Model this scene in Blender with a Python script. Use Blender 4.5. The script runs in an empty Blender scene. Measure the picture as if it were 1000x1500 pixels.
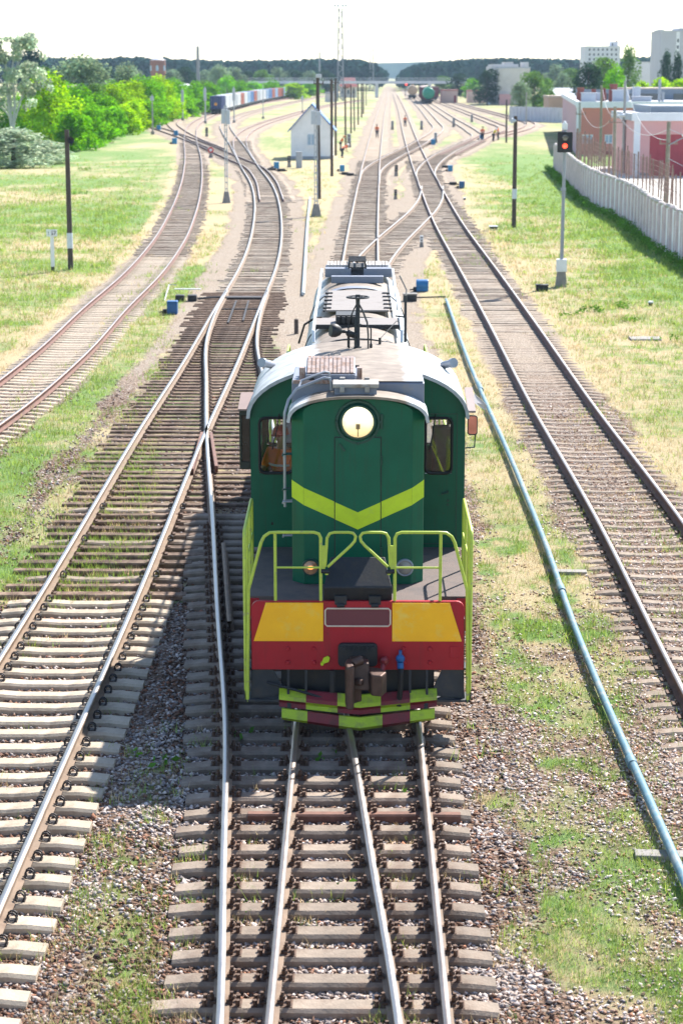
import bpy, math, random
import numpy as np
from mathutils import Vector, Matrix, Euler

random.seed(7)
rng = np.random.default_rng(7)
R = math.radians
SC = bpy.context.scene
COL = SC.collection

# ------------------------------------------------------------------ camera
FPX = 2900.0
HOR = 108.0
CZ = 8.49
TH = math.atan((750 - HOR) / FPX)
PH = math.atan(21 * math.cos(TH) / FPX)
cam = bpy.data.cameras.new('camera')
co = bpy.data.objects.new('camera', cam)
COL.objects.link(co)
co.location = (0, 0, CZ)
co.rotation_euler = (R(90) - TH, 0, PH)
cam.sensor_fit = 'VERTICAL'
cam.sensor_height = 36.0
cam.lens = FPX / 1500 * 36.0
cam.clip_start = 0.5
cam.clip_end = 9000
cam.dof.use_dof = True
cam.dof.focus_distance = 27.5
cam.dof.aperture_fstop = 2.6
SC.camera = co

# ------------------------------------------------------------------ sky, sun, exposure
SUN = Vector((0.55, 0.86, 1.0)).normalized()
EL = math.asin(SUN.z)
AZ = math.atan2(SUN.x, SUN.y)
W = bpy.data.worlds.new('World')
SC.world = W
W.use_nodes = True
nt = W.node_tree
bg = nt.nodes['Background']
sky = nt.nodes.new('ShaderNodeTexSky')
sky.sky_type = 'NISHITA'
sky.sun_disc = False
sky.sun_elevation = EL
sky.sun_rotation = AZ
sky.altitude = 100
sky.air_density = 1.0
sky.dust_density = 0.3
sky.ozone_density = 1.0
nt.links.new(sky.outputs[0], bg.inputs[0])
bg.inputs[1].default_value = 0.11
sl = bpy.data.lights.new('sun', 'SUN')
sl.energy = 5.0
sl.angle = R(0.53)
sl.color = (1.0, 0.95, 0.87)
so = bpy.data.objects.new('sun', sl)
COL.objects.link(so)
so.location = (0, 0, 60)
so.rotation_euler = SUN.to_track_quat('Z', 'Y').to_euler()
SC.view_settings.view_transform = 'Standard'
SC.view_settings.look = 'None'
SC.view_settings.exposure = 1.27
SC.view_settings.gamma = 1.0
SC.view_settings.use_curve_mapping = False

# ------------------------------------------------------------------ placing helpers
_cm = co.rotation_euler.to_matrix()
def ray(x, y):
    return _cm @ Vector(((x - 500) / FPX, -(y - 750) / FPX, -1.0))
def gp(x, y, z=0.0):
    """ground point seen at a photograph pixel"""
    d = ray(x, y)
    t = (z - CZ) / d.z
    return (d.x * t, d.y * t)
def at(x, y, Y):
    d = ray(x, y)
    t = Y / d.y
    return (d.x * t, CZ + d.z * t)
def ppm(Y):
    return FPX / (Y * math.cos(TH))
RT = 0.22            # rail top height

# ------------------------------------------------------------------ materials
MATS = {}
def N(nt, t, **k):
    n = nt.nodes.new(t)
    for a, b in k.items():
        setattr(n, a, b)
    return n
def mat(name, col, rough=0.75, metal=0.0, var=0.22, scale=3.0, bump=0.0, bscale=25.0,
        col2=None, mixlo=0.5, mixhi=0.7, scale2=1.2, rand=0.0, emit=None, estr=0.0, spec=0.5, coat=0.0, attr=None):
    if name in MATS:
        return MATS[name]
    m = bpy.data.materials.new(name)
    m.use_nodes = True
    t = m.node_tree
    b = t.nodes['Principled BSDF']
    L = t.links.new
    tc = N(t, 'ShaderNodeTexCoord')
    ns = N(t, 'ShaderNodeTexNoise')
    ns.inputs['Scale'].default_value = scale
    ns.inputs['Detail'].default_value = 8
    ns.inputs['Roughness'].default_value = 0.65
    L(tc.outputs['Object'], ns.inputs['Vector'])
    r = N(t, 'ShaderNodeValToRGB')
    r.color_ramp.elements[0].position = 0.3
    r.color_ramp.elements[1].position = 0.7
    r.color_ramp.elements[0].color = tuple(c * (1 - var) for c in col) + (1,)
    r.color_ramp.elements[1].color = tuple(min(1, c * (1 + var)) for c in col) + (1,)
    L(ns.outputs['Fac'], r.inputs['Fac'])
    out = r.outputs['Color']
    if col2 is not None:
        n2 = N(t, 'ShaderNodeTexNoise')
        n2.inputs['Scale'].default_value = scale2
        n2.inputs['Detail'].default_value = 10
        n2.inputs['Roughness'].default_value = 0.7
        L(tc.outputs['Object'], n2.inputs['Vector'])
        mr = N(t, 'ShaderNodeMapRange')
        mr.inputs['From Min'].default_value = mixlo
        mr.inputs['From Max'].default_value = mixhi
        L(n2.outputs['Fac'], mr.inputs['Value'])
        mx = N(t, 'ShaderNodeMix', data_type='RGBA')
        L(mr.outputs['Result'], mx.inputs['Factor'])
        L(out, mx.inputs['A'])
        mx.inputs['B'].default_value = tuple(col2) + (1,)
        out = mx.outputs['Result']
    if attr:
        at_ = N(t, 'ShaderNodeAttribute', attribute_name=attr)
        mx = N(t, 'ShaderNodeMix', data_type='RGBA', blend_type='MULTIPLY')
        mx.inputs['Factor'].default_value = 1
        L(out, mx.inputs['A'])
        L(at_.outputs['Color'], mx.inputs['B'])
        out = mx.outputs['Result']
    if rand:
        oi = N(t, 'ShaderNodeObjectInfo')
        mr = N(t, 'ShaderNodeMapRange')
        mr.inputs['To Min'].default_value = 1 - rand
        mr.inputs['To Max'].default_value = 1 + rand
        L(oi.outputs['Random'], mr.inputs['Value'])
        hv = N(t, 'ShaderNodeHueSaturation')
        L(mr.outputs['Result'], hv.inputs['Value'])
        L(out, hv.inputs['Color'])
        out = hv.outputs['Color']
    L(out, b.inputs['Base Color'])
    b.inputs['Metallic'].default_value = metal
    b.inputs['Roughness'].default_value = rough
    b.inputs['Specular IOR Level'].default_value = spec
    b.inputs['Coat Weight'].default_value = coat
    mrr = N(t, 'ShaderNodeMapRange')
    mrr.inputs['To Min'].default_value = max(0.05, rough - 0.15)
    mrr.inputs['To Max'].default_value = min(1, rough + 0.15)
    L(ns.outputs['Fac'], mrr.inputs['Value'])
    L(mrr.outputs['Result'], b.inputs['Roughness'])
    if emit:
        b.inputs['Emission Color'].default_value = tuple(emit) + (1,)
        b.inputs['Emission Strength'].default_value = estr
    if bump:
        nb = N(t, 'ShaderNodeTexNoise')
        nb.inputs['Scale'].default_value = bscale
        nb.inputs['Detail'].default_value = 6
        L(tc.outputs['Object'], nb.inputs['Vector'])
        bp = N(t, 'ShaderNodeBump')
        bp.inputs['Strength'].default_value = bump
        bp.inputs['Distance'].default_value = 0.02
        L(nb.outputs['Fac'], bp.inputs['Height'])
        L(bp.outputs['Normal'], b.inputs['Normal'])
    MATS[name] = m
    return m

def leaf_mat(name, col, trans=0.45, gloss=0.0, rand=0.12):
    if name in MATS:
        return MATS[name]
    m = bpy.data.materials.new(name)
    m.use_nodes = True
    t = m.node_tree
    t.nodes.clear()
    L = t.links.new
    o = N(t, 'ShaderNodeOutputMaterial')
    a = N(t, 'ShaderNodeAttribute', attribute_name='tint')
    mx = N(t, 'ShaderNodeMix', data_type='RGBA', blend_type='MULTIPLY')
    mx.inputs['Factor'].default_value = 1
    mx.inputs['A'].default_value = tuple(col) + (1,)
    L(a.outputs['Color'], mx.inputs['B'])
    oi = N(t, 'ShaderNodeObjectInfo')
    mr = N(t, 'ShaderNodeMapRange')
    mr.inputs['To Min'].default_value = 1 - rand
    mr.inputs['To Max'].default_value = 1 + rand
    L(oi.outputs['Random'], mr.inputs['Value'])
    hv = N(t, 'ShaderNodeHueSaturation')
    L(mr.outputs['Result'], hv.inputs['Value'])
    L(mx.outputs['Result'], hv.inputs['Color'])
    d = N(t, 'ShaderNodeBsdfDiffuse')
    tr = N(t, 'ShaderNodeBsdfTranslucent')
    L(hv.outputs['Color'], d.inputs['Color'])
    hv2 = N(t, 'ShaderNodeHueSaturation')
    hv2.inputs['Saturation'].default_value = 1.1
    hv2.inputs['Value'].default_value = 1.5
    hv2.inputs['Hue'].default_value = 0.49
    L(hv.outputs['Color'], hv2.inputs['Color'])
    L(hv2.outputs['Color'], tr.inputs['Color'])
    ms = N(t, 'ShaderNodeMixShader')
    ms.inputs[0].default_value = trans
    L(d.outputs[0], ms.inputs[1])
    L(tr.outputs[0], ms.inputs[2])
    L(ms.outputs[0], o.inputs['Surface'])
    MATS[name] = m
    return m

def streaked(name, col, dirt, rough=.38):
    """old engine paint: faint vertical runs, fading and chips"""
    m = mat(name, col, rough, var=.14, scale=1.5, bump=.10, bscale=7, spec=.25)
    t = m.node_tree
    L = t.links.new
    b = t.nodes['Principled BSDF']
    src = b.inputs['Base Color'].links[0].from_socket
    tc = N(t, 'ShaderNodeTexCoord')
    mp = N(t, 'ShaderNodeMapping')
    mp.inputs['Scale'].default_value = (9, 9, .55)
    L(tc.outputs['Object'], mp.inputs['Vector'])
    n = N(t, 'ShaderNodeTexNoise')
    n.inputs['Scale'].default_value = 1.6
    n.inputs['Detail'].default_value = 8
    n.inputs['Roughness'].default_value = .7
    L(mp.outputs[0], n.inputs['Vector'])
    mr = N(t, 'ShaderNodeMapRange')
    mr.inputs['From Min'].default_value = .52
    mr.inputs['From Max'].default_value = .78
    mr.inputs['To Max'].default_value = .85
    L(n.outputs['Fac'], mr.inputs['Value'])
    mx = N(t, 'ShaderNodeMix', data_type='RGBA')
    L(mr.outputs['Result'], mx.inputs['Factor'])
    L(src, mx.inputs['A'])
    mx.inputs['B'].default_value = tuple(dirt) + (1,)
    n2 = N(t, 'ShaderNodeTexNoise')
    n2.inputs['Scale'].default_value = 22
    n2.inputs['Detail'].default_value = 6
    L(tc.outputs['Object'], n2.inputs['Vector'])
    m2 = N(t, 'ShaderNodeMapRange')
    m2.inputs['From Min'].default_value = .70
    m2.inputs['From Max'].default_value = .74
    m2.inputs['To Max'].default_value = .7
    L(n2.outputs['Fac'], m2.inputs['Value'])
    mx2 = N(t, 'ShaderNodeMix', data_type='RGBA')
    L(m2.outputs['Result'], mx2.inputs['Factor'])
    L(mx.outputs['Result'], mx2.inputs['A'])
    mx2.inputs['B'].default_value = tuple(.5 * v + .02 for v in dirt) + (1,)
    L(mx2.outputs['Result'], b.inputs['Base Color'])
    return m

def glass_mat(name, tint=(0.85, 0.9, 0.9), refl=0.9):
    m = bpy.data.materials.new(name)
    m.use_nodes = True
    t = m.node_tree
    t.nodes.clear()
    L = t.links.new
    o = N(t, 'ShaderNodeOutputMaterial')
    tr = N(t, 'ShaderNodeBsdfTransparent')
    tr.inputs['Color'].default_value = tuple(tint) + (1,)
    gl = N(t, 'ShaderNodeBsdfGlossy')
    gl.inputs['Roughness'].default_value = 0.03
    gl.inputs['Color'].default_value = (refl, refl, refl, 1)
    fr = N(t, 'ShaderNodeFresnel')
    fr.inputs['IOR'].default_value = 1.5
    ms = N(t, 'ShaderNodeMixShader')
    L(fr.outputs[0], ms.inputs[0])
    L(tr.outputs[0], ms.inputs[1])
    L(gl.outputs[0], ms.inputs[2])
    L(ms.outputs[0], o.inputs['Surface'])
    MATS[name] = m
    return m

# ------------------------------------------------------------------ mesh builder
class MB:
    def __init__(s):
        s.v = []
        s.f = []
        s.m = []
    def add(s, vs, fs, mi=0):
        o = len(s.v)
        s.v.extend([tuple(p) for p in vs])
        for f in fs:
            s.f.append(tuple(i + o for i in f))
            s.m.append(mi)
        return s
    def box(s, x0, x1, y0, y1, z0, z1, mi=0):
        return s.add([(x0, y0, z0), (x1, y0, z0), (x1, y1, z0), (x0, y1, z0), (x0, y0, z1), (x1, y0, z1), (x1, y1, z1), (x0, y1, z1)],
                     [(0, 3, 2, 1), (4, 5, 6, 7), (0, 1, 5, 4), (1, 2, 6, 5), (2, 3, 7, 6), (3, 0, 4, 7)], mi)
    def frustum(s, x0, x1, y0, y1, z0, X0, X1, Y0, Y1, z1, mi=0):
        return s.add([(x0, y0, z0), (x1, y0, z0), (x1, y1, z0), (x0, y1, z0), (X0, Y0, z1), (X1, Y0, z1), (X1, Y1, z1), (X0, Y1, z1)],
                     [(0, 3, 2, 1), (4, 5, 6, 7), (0, 1, 5, 4), (1, 2, 6, 5), (2, 3, 7, 6), (3, 0, 4, 7)], mi)
    def bar(s, p, q, w, h, mi=0):
        """box beam from p to q"""
        p, q = Vector(p), Vector(q)
        d = (q - p).normalized()
        up = Vector((0, 0, 1)) if abs(d.z) < 0.95 else Vector((0, 1, 0))
        a = d.cross(up).normalized() * (w / 2)
        b = a.cross(d).normalized() * (h / 2)
        vs = [p - a - b, p + a - b, p + a + b, p - a + b, q - a - b, q + a - b, q + a + b, q - a + b]
        return s.add(vs, [(0, 3, 2, 1), (4, 5, 6, 7), (0, 1, 5, 4), (1, 2, 6, 5), (2, 3, 7, 6), (3, 0, 4, 7)], mi)
    def cyl(s, p, q, r0, r1=None, n=12, mi=0, caps=True):
        r1 = r0 if r1 is None else r1
        p, q = Vector(p), Vector(q)
        d = (q - p).normalized()
        up = Vector((0, 0, 1)) if abs(d.z) < 0.9 else Vector((1, 0, 0))
        a = d.cross(up).normalized()
        b = d.cross(a).normalized()
        vs = []
        for i in range(n):
            t = 2 * math.pi * i / n
            e = a * math.cos(t) + b * math.sin(t)
            vs += [p + e * r0, q + e * r1]
        fs = [(2 * i, 2 * ((i + 1) % n), 2 * ((i + 1) % n) + 1, 2 * i + 1) for i in range(n)]
        if caps:
            fs.append(tuple(2 * i for i in range(n))[::-1])
            fs.append(tuple(2 * i + 1 for i in range(n)))
        return s.add(vs, fs, mi)
    def tube(s, pts, r, n=8, mi=0, closed=False):
        pts = [Vector(p) for p in pts]
        k = len(pts)
        vs = []
        prev = None
        for i, p in enumerate(pts):
            if closed:
                d = (pts[(i + 1) % k] - pts[i - 1]).normalized()
            else:
                d = (pts[min(i + 1, k - 1)] - pts[max(i - 1, 0)]).normalized()
            if prev is None:
                up = Vector((0, 0, 1)) if abs(d.z) < 0.9 else Vector((1, 0, 0))
                a = d.cross(up).normalized()
            else:
                a = (prev - d * prev.dot(d)).normalized()
            prev = a
            b = d.cross(a)
            rr = r[i] if isinstance(r, (list, tuple)) else r
            for j in range(n):
                t = 2 * math.pi * j / n
                vs.append(p + (a * math.cos(t) + b * math.sin(t)) * rr)
        fs = []
        for i in range(k if closed else k - 1):
            for j in range(n):
                i2 = (i + 1) % k
                fs.append((i * n + j, i * n + (j + 1) % n, i2 * n + (j + 1) % n, i2 * n + j))
        if not closed:
            fs.append(tuple(range(n))[::-1])
            fs.append(tuple((k - 1) * n + j for j in range(n)))
        return s.add(vs, fs, mi)
    def prism_y(s, poly, y0, y1, mi=0):
        n = len(poly)
        vs = [(x, y0, z) for x, z in poly] + [(x, y1, z) for x, z in poly]
        fs = [tuple(range(n)), tuple(range(2 * n - 1, n - 1, -1))]
        fs += [(i, i + n, (i + 1) % n + n, (i + 1) % n) for i in range(n)]
        return s.add(vs, fs, mi)
    def prism_x(s, poly, x0, x1, mi=0):
        n = len(poly)
        vs = [(x0, y, z) for y, z in poly] + [(x1, y, z) for y, z in poly]
        fs = [tuple(range(n))[::-1], tuple(range(n, 2 * n))]
        fs += [(i, (i + 1) % n, (i + 1) % n + n, i + n) for i in range(n)]
        return s.add(vs, fs, mi)
    def prism_z(s, poly, z0, z1, mi=0):
        n = len(poly)
        vs = [(x, y, z0) for x, y in poly] + [(x, y, z1) for x, y in poly]
        fs = [tuple(range(n))[::-1], tuple(range(n, 2 * n))]
        fs += [(i, (i + 1) % n, (i + 1) % n + n, i + n) for i in range(n)]
        return s.add(vs, fs, mi)
    def loft_y(s, secs, mi=0, caps=True):
        """secs: list of (y, [(x,z)...]) with equal counts"""
        n = len(secs[0][1])
        vs = []
        for y, pr in secs:
            vs += [(x, y, z) for x, z in pr]
        fs = []
        for k in range(len(secs) - 1):
            for i in range(n):
                j = (i + 1) % n
                fs.append((k * n + i, (k + 1) * n + i, (k + 1) * n + j, k * n + j))
        if caps:
            fs.append(tuple(range(n)))
            fs.append(tuple((len(secs) - 1) * n + i for i in range(n))[::-1])
        return s.add(vs, fs, mi)
    def ball(s, c, r, n=10, mi=0, sc=(1, 1, 1)):
        vs = []
        fs = []
        m = n // 2 + 1
        for i in range(m + 1):
            p = math.pi * i / m
            for j in range(n):
                t = 2 * math.pi * j / n
                vs.append((c[0] + r * sc[0] * math.sin(p) * math.cos(t), c[1] + r * sc[1] * math.sin(p) * math.sin(t), c[2] + r * sc[2] * math.cos(p)))
        for i in range(m):
            for j in range(n):
                fs.append((i * n + j, (i + 1) * n + j, (i + 1) * n + (j + 1) % n, i * n + (j + 1) % n))
        return s.add(vs, fs, mi)
    def lathe_y(s, c, prof, n=24, mi=0):
        """prof: list of (y, r) turned about an axis along y through c"""
        vs = []
        for y, r in prof:
            for j in range(n):
                t = 2 * math.pi * j / n
                vs.append((c[0] + r * math.cos(t), c[1] + y, c[2] + r * math.sin(t)))
        fs = []
        for i in range(len(prof) - 1):
            for j in range(n):
                k = (j + 1) % n
                fs.append((i * n + j, i * n + k, (i + 1) * n + k, (i + 1) * n + j))
        return s.add(vs, fs, mi)
    def wall_xz(s, x0, x1, z0, z1, y0, y1, holes, mi=0):
        """wall panel in the xz plane with rectangular openings (hx0,hx1,hz0,hz1)"""
        xs = sorted({x0, x1, *[h[0] for h in holes], *[h[1] for h in holes]})
        zs = sorted({z0, z1, *[h[2] for h in holes], *[h[3] for h in holes]})
        xs = [x for x in xs if x0 <= x <= x1]
        zs = [z for z in zs if z0 <= z <= z1]
        nx, nz = len(xs) - 1, len(zs) - 1
        solid = {}
        for i in range(nx):
            for k in range(nz):
                cx, cz = (xs[i] + xs[i + 1]) / 2, (zs[k] + zs[k + 1]) / 2
                solid[i, k] = not any(h[0] < cx < h[1] and h[2] < cz < h[3] for h in holes)
        for (i, k), so_ in solid.items():
            if not so_:
                continue
            X0, X1, Z0, Z1 = xs[i], xs[i + 1], zs[k], zs[k + 1]
            vs = [(X0, y0, Z0), (X1, y0, Z0), (X1, y1, Z0), (X0, y1, Z0), (X0, y0, Z1), (X1, y0, Z1), (X1, y1, Z1), (X0, y1, Z1)]
            fs = [(0, 1, 5, 4), (2, 3, 7, 6)]
            if not solid.get((i - 1, k)): fs.append((3, 0, 4, 7))
            if not solid.get((i + 1, k)): fs.append((1, 2, 6, 5))
            if not solid.get((i, k - 1)): fs.append((0, 3, 2, 1))
            if not solid.get((i, k + 1)): fs.append((4, 5, 6, 7))
            s.add(vs, fs, mi)
        return s
    def turned(s, rz, loc=(0, 0, 0)):
        M = Matrix.Translation(loc) @ Matrix.Rotation(rz, 4, 'Z')
        s.v = [tuple(M @ Vector(p)) for p in s.v]
        return s

def obj(name, mb, mats, parent=None, loc=None, bevel=0.0, smooth=None, segs=2):
    me = bpy.data.meshes.new(name)
    me.from_pydata(mb.v, [], mb.f)
    if not isinstance(mats, (list, tuple)):
        mats = [mats]
    for m in mats:
        me.materials.append(m)
    if len(mats) > 1:
        me.polygons.foreach_set('material_index', mb.m)
    if smooth is not None:
        me.polygons.foreach_set('use_smooth', [True] * len(me.polygons))
        try:
            me.set_sharp_from_angle(angle=R(smooth))
        except Exception:
            pass
    me.update()
    o = bpy.data.objects.new(name, me)
    COL.objects.link(o)
    if parent is not None:
        o.parent = parent
    if loc is not None:
        o.location = loc
    if bevel:
        b = o.modifiers.new('bevel', 'BEVEL')
        b.width = bevel
        b.segments = segs
        b.limit_method = 'ANGLE'
        b.angle_limit = R(35)
    return o

def tag(o, label=None, cat=None, group=None, kind=None):
    if label: o['label'] = label
    if cat: o['category'] = cat
    if group: o['group'] = group
    if kind: o['kind'] = kind
    return o

def thing(name, label, cat, loc=(0, 0, 0), rz=0.0, group=None):
    o = bpy.data.objects.new(name, None)
    o.empty_display_size = 0.3
    COL.objects.link(o)
    o.location = loc
    o.rotation_euler = (0, 0, rz)
    return tag(o, label, cat, group)

def copy_tree(o, parent=None):
    c = o.copy()
    COL.objects.link(c)
    c.parent = parent
    for ch in list(o.children):
        copy_tree(ch, c)
    return c

def np_mesh(name, V, F, mats, parent=None, tint=None, attr='tint', smooth=False, mi=None):
    """fast mesh from numpy arrays; F (n,3) or (n,4); tint per vertex rgb"""
    me = bpy.data.meshes.new(name)
    k = F.shape[1]
    me.vertices.add(len(V))
    me.vertices.foreach_set('co', np.ascontiguousarray(V, dtype=np.float32).ravel())
    me.loops.add(F.size)
    me.loops.foreach_set('vertex_index', np.ascontiguousarray(F, dtype=np.int32).ravel())
    me.polygons.add(len(F))
    me.polygons.foreach_set('loop_start', np.arange(0, F.size, k, dtype=np.int32))
    try:
        me.polygons.foreach_set('loop_total', np.full(len(F), k, dtype=np.int32))
    except Exception:
        pass
    if not isinstance(mats, (list, tuple)):
        mats = [mats]
    for m in mats:
        me.materials.append(m)
    if mi is not None:
        me.polygons.foreach_set('material_index', np.asarray(mi, dtype=np.int32))
    if smooth:
        me.polygons.foreach_set('use_smooth', np.ones(len(F), dtype=bool))
    me.update(calc_edges=True)
    if tint is not None:
        ca = me.attributes.new(attr, 'FLOAT_COLOR', 'POINT')
        c = np.ones((len(V), 4), dtype=np.float32)
        c[:, :tint.shape[1]] = tint
        ca.data.foreach_set('color', c.ravel())
    me.validate()
    o = bpy.data.objects.new(name, me)
    COL.objects.link(o)
    if parent is not None:
        o.parent = parent
    return o

def vnoise(x, y, seed=0):
    """smooth value noise 0..1 on numpy arrays"""
    def h(i, j):
        n = np.sin(i * 127.1 + j * 311.7 + seed * 74.7) * 43758.5453
        return n - np.floor(n)
    i, j = np.floor(x), np.floor(y)
    fx, fy = x - i, y - j
    fx, fy = fx * fx * (3 - 2 * fx), fy * fy * (3 - 2 * fy)
    return (h(i, j) * (1 - fx) + h(i + 1, j) * fx) * (1 - fy) + (h(i, j + 1) * (1 - fx) + h(i + 1, j + 1) * fx) * fy
def fbm(x, y, seed=0, o=4):
    s = 0
    a = 0.5
    t = 0
    for k in range(o):
        s = s + a * vnoise(x * 2 ** k, y * 2 ** k, seed + k * 13)
        t += a
        a *= 0.5
    return s / t
def sstep(a, b, x):
    t = np.clip((x - a) / (b - a), 0, 1)
    return t * t * (3 - 2 * t)

# ------------------------------------------------------------------ track geometry (plan)
def catmull(P, step):
    P = [np.array(p, float) for p in P]
    P = [2 * P[0] - P[1]] + P + [2 * P[-1] - P[-2]]
    out = []
    for i in range(1, len(P) - 2):
        a, b, c, d = P[i - 1:i + 3]
        n = max(2, int(np.linalg.norm(c - b) / step))
        # centripetal-ish damping of tangents for uneven spacing
        l0, l1, l2 = [max(1e-3, np.linalg.norm(q - p)) for p, q in ((a, b), (b, c), (c, d))]
        m1 = l1 * ((b - a) / l0 * l1 + (c - b) / l1 * l0) / (l0 + l1)
        m2 = l1 * ((c - b) / l1 * l2 + (d - c) / l2 * l1) / (l1 + l2)
        for k in range(n):
            t = k / n
            out.append((2 * t**3 - 3 * t**2 + 1) * b + (t**3 - 2 * t**2 + t) * m1 + (-2 * t**3 + 3 * t**2) * c + (t**3 - t**2) * m2)
    out.append(P[-2])
    return np.array(out)
def resample(P, step):
    d = np.r_[0, np.cumsum(np.linalg.norm(np.diff(P, axis=0), axis=1))]
    n = max(2, int(d[-1] / step))
    s = np.linspace(0, d[-1], n + 1)
    return np.c_[np.interp(s, d, P[:, 0]), np.interp(s, d, P[:, 1])]
def pathpx(px, pre=(), post=()):
    return list(pre) + [gp(x, y, RT) for x, y in px] + list(post)
LX = 0.035
PATH = {}
def defpath(k, pts):
    PATH[k] = resample(catmull(pts, 1.0), 1.0)
defpath('T0', [(LX, 6), (LX, 20), (LX, 35), (LX, 45), (0.02, 60)] + pathpx([(527, 390), (538.5, 276), (552, 192), (563.5, 144.4), (568.5, 126)]))
defpath('TB', [gp(x, y, RT) for x, y in [(455, 1550), (453, 1496), (437.5, 1280), (421, 1065)]] +
        [gp(x, y, RT) for x, y in [(394, 900), (373, 760), (353, 640), (344, 556), (339, 500), (347, 462), (361, 428), (374, 399)]])
defpath('TL', pathpx([(-190, 1470), (-49, 1204), (115, 900), (258, 620), (305, 536), (351, 444), (374, 399), (392, 312), (385, 274), (366, 243.6),
                      (347, 212), (334, 194), (330, 183), (345, 172), (400, 156), (450, 145), (500, 135)]))
defpath('T1', pathpx([(1400, 1515), (1084, 1009.5), (937, 763), (828, 600), (753.6, 479), (707.5, 405.6), (659, 330.4), (631.6, 276), (604.3, 211.6), (589, 164), (578.4, 138.8), (575, 128)]))
defpath('L2', pathpx([(-170, 700), (0, 588), (88, 517), (153, 452), (206, 403), (245, 355), (267, 312), (280, 270), (283, 240), (279, 200), (283, 184), (305, 170), (350, 157), (400, 147), (470, 136)]))
defpath('X1', pathpx([(527, 420), (543, 386), (572, 352), (598, 328), (618, 309), (630, 291), (633, 272)]))
defpath('T2', pathpx([(540, 268), (545, 249), (572, 230), (605, 213.9), (623, 203.2), (638, 193.4), (641, 186.4), (634.4, 178), (620.4, 161.2), (606.4, 147.2), (598, 138), (592, 130)]))
defpath('T3', pathpx([(628, 268), (623, 252), (632, 238), (651, 224.2), (674, 213), (692, 204.6), (699, 199), (690.4, 191.5), (662.4, 174.5), (627.4, 151.4), (612, 141.5), (602, 135), (594, 130)]))
defpath('T4', pathpx([(655, 225), (693, 207), (715, 196), (733, 190), (736, 186), (722, 180), (684, 165), (634, 146), (615, 138)]))
defpath('T5', pathpx([(730, 198), (770, 187), (776, 181), (740, 170), (690, 157), (645, 144), (625, 137)]))
defpath('TD', pathpx([(398, 292), (388, 262), (370, 243), (340, 230), (290, 208), (240, 190), (205, 179.5), (197, 174), (210, 168), (250, 162), (310, 154), (380, 143), (450, 133)]))
defpath('TM', pathpx([(362, 236), (352, 214), (352, 203), (362, 192), (385, 181), (420, 170), (450, 161.5), (485, 153), (530, 146)]))
defpath('TN', pathpx([(318, 217), (285, 203), (262, 190), (252, 180), (262, 172), (300, 163.5), (345, 156), (400, 147.5), (462, 137.5), (500, 131)]))

def frames(P):
    T = np.gradient(P, axis=0)
    T /= np.linalg.norm(T, axis=1)[:, None]
    return T, np.c_[T[:, 1], -T[:, 0]]      # tangent, right-hand normal

def dist_to(X, Y, P, chunk=8000):
    far = (P[:, 1] > 140) & (np.arange(len(P)) % 3 != 0)
    P = P[~far].astype(np.float32)
    X, Y = X.astype(np.float32), Y.astype(np.float32)
    out = np.full(X.shape, 1e9, np.float32)
    fx, fy = X.ravel(), Y.ravel()
    o = out.ravel()
    for s in range(0, len(fx), chunk):
        dx = fx[s:s + chunk, None] - P[None, :, 0]
        dy = fy[s:s + chunk, None] - P[None, :, 1]
        o[s:s + chunk] = np.sqrt((dx * dx + dy * dy).min(1))
    return o.reshape(X.shape)

# ------------------------------------------------------------------ ground
def seg(a, b, n):
    return list(np.linspace(a, b, n, endpoint=False))
_xs = [0.0]
st = 0.2
while _xs[-1] < 4200:
    if _xs[-1] > 13:
        st *= 1.06
    _xs.append(_xs[-1] + st)
_xs = np.array(sorted([-x for x in _xs[1:]] + _xs))
_ys = [-40, -20, -5, 4, 9, 12]
st = 0.2
while _ys[-1] < 6500:
    if _ys[-1] > 50:
        st *= 1.022
    _ys.append(_ys[-1] + st)
_ys = np.array(_ys)
GX, GY = np.meshgrid(_xs, _ys)
NEARP = {k: p for k, p in PATH.items()}
PALL = np.concatenate([p for p in PATH.values()])

PATCH = [  # photograph pixel, radius in metres, amount of green
    (228, 1112, 0.42, 1), (215, 1165, .35, .7), (190, 1270, .45, .9), (165, 1330, .4, .6), (175, 1400, .55, 1), (190, 1470, .5, .8), (150, 1440, .4, .6),
    (905, 975, .55, 1), (720, 880, .5, .8), (735, 925, .6, .8), (725, 990, .6, .8), (745, 1050, .6, .6), (835, 1010, .5, .5), (740, 1170, .45, .7),
    (780, 1220, .5, .8), (830, 1250, .6, .6), (930, 1280, .6, .7), (790, 1330, .6, .8), (870, 1340, .6, .6), (800, 1410, .5, .7), (900, 1400, .6, .5),
    (840, 1440, .6, .6), (970, 1250, .5, .8), (485, 1105, .22, .9), (505, 1300, .2, .8), (352, 1330, .15, .7), (590, 1305, .18, .6), (550, 1490, .2, .7), (345, 1075, .2, .5),
    (30, 700, 3.0, .5), (70, 790, 2.2, .7), (120, 620, 3.5, .6), (20, 840, 1.2, .9), (200, 560, 3, .55), (230, 520, 3, .4),
    (290, 415, 2.5, .6), (275, 360, 3, .5), (640, 480, 2.0, .4), (600, 460, 1.5, .4), (450, 320, 2.5, .7), (425, 270, 4, .6), (420, 235, 6, .7), (415, 215, 8, .9), (460, 255, 4, .6),
    (580, 290, 3, .8), (575, 265, 3, .7), (910, 500, 2.5, .6), (960, 520, 2.5, .8), (860, 420, 4, .7), (930, 440, 4, .9), (1000, 470, 3, .9), (505, 200, 10, 1), (530, 180, 10, 1), (395, 200, 10, .8), (330, 225, 5, .7),
    (720, 165, 20, .9), (780, 250, 9, .9), (790, 200, 16, 1), (800, 290, 6, 1), (100, 300, 8, .5), (40, 330, 6, .6), (150, 230, 14, .7), (60, 270, 8, .4),
]
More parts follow.
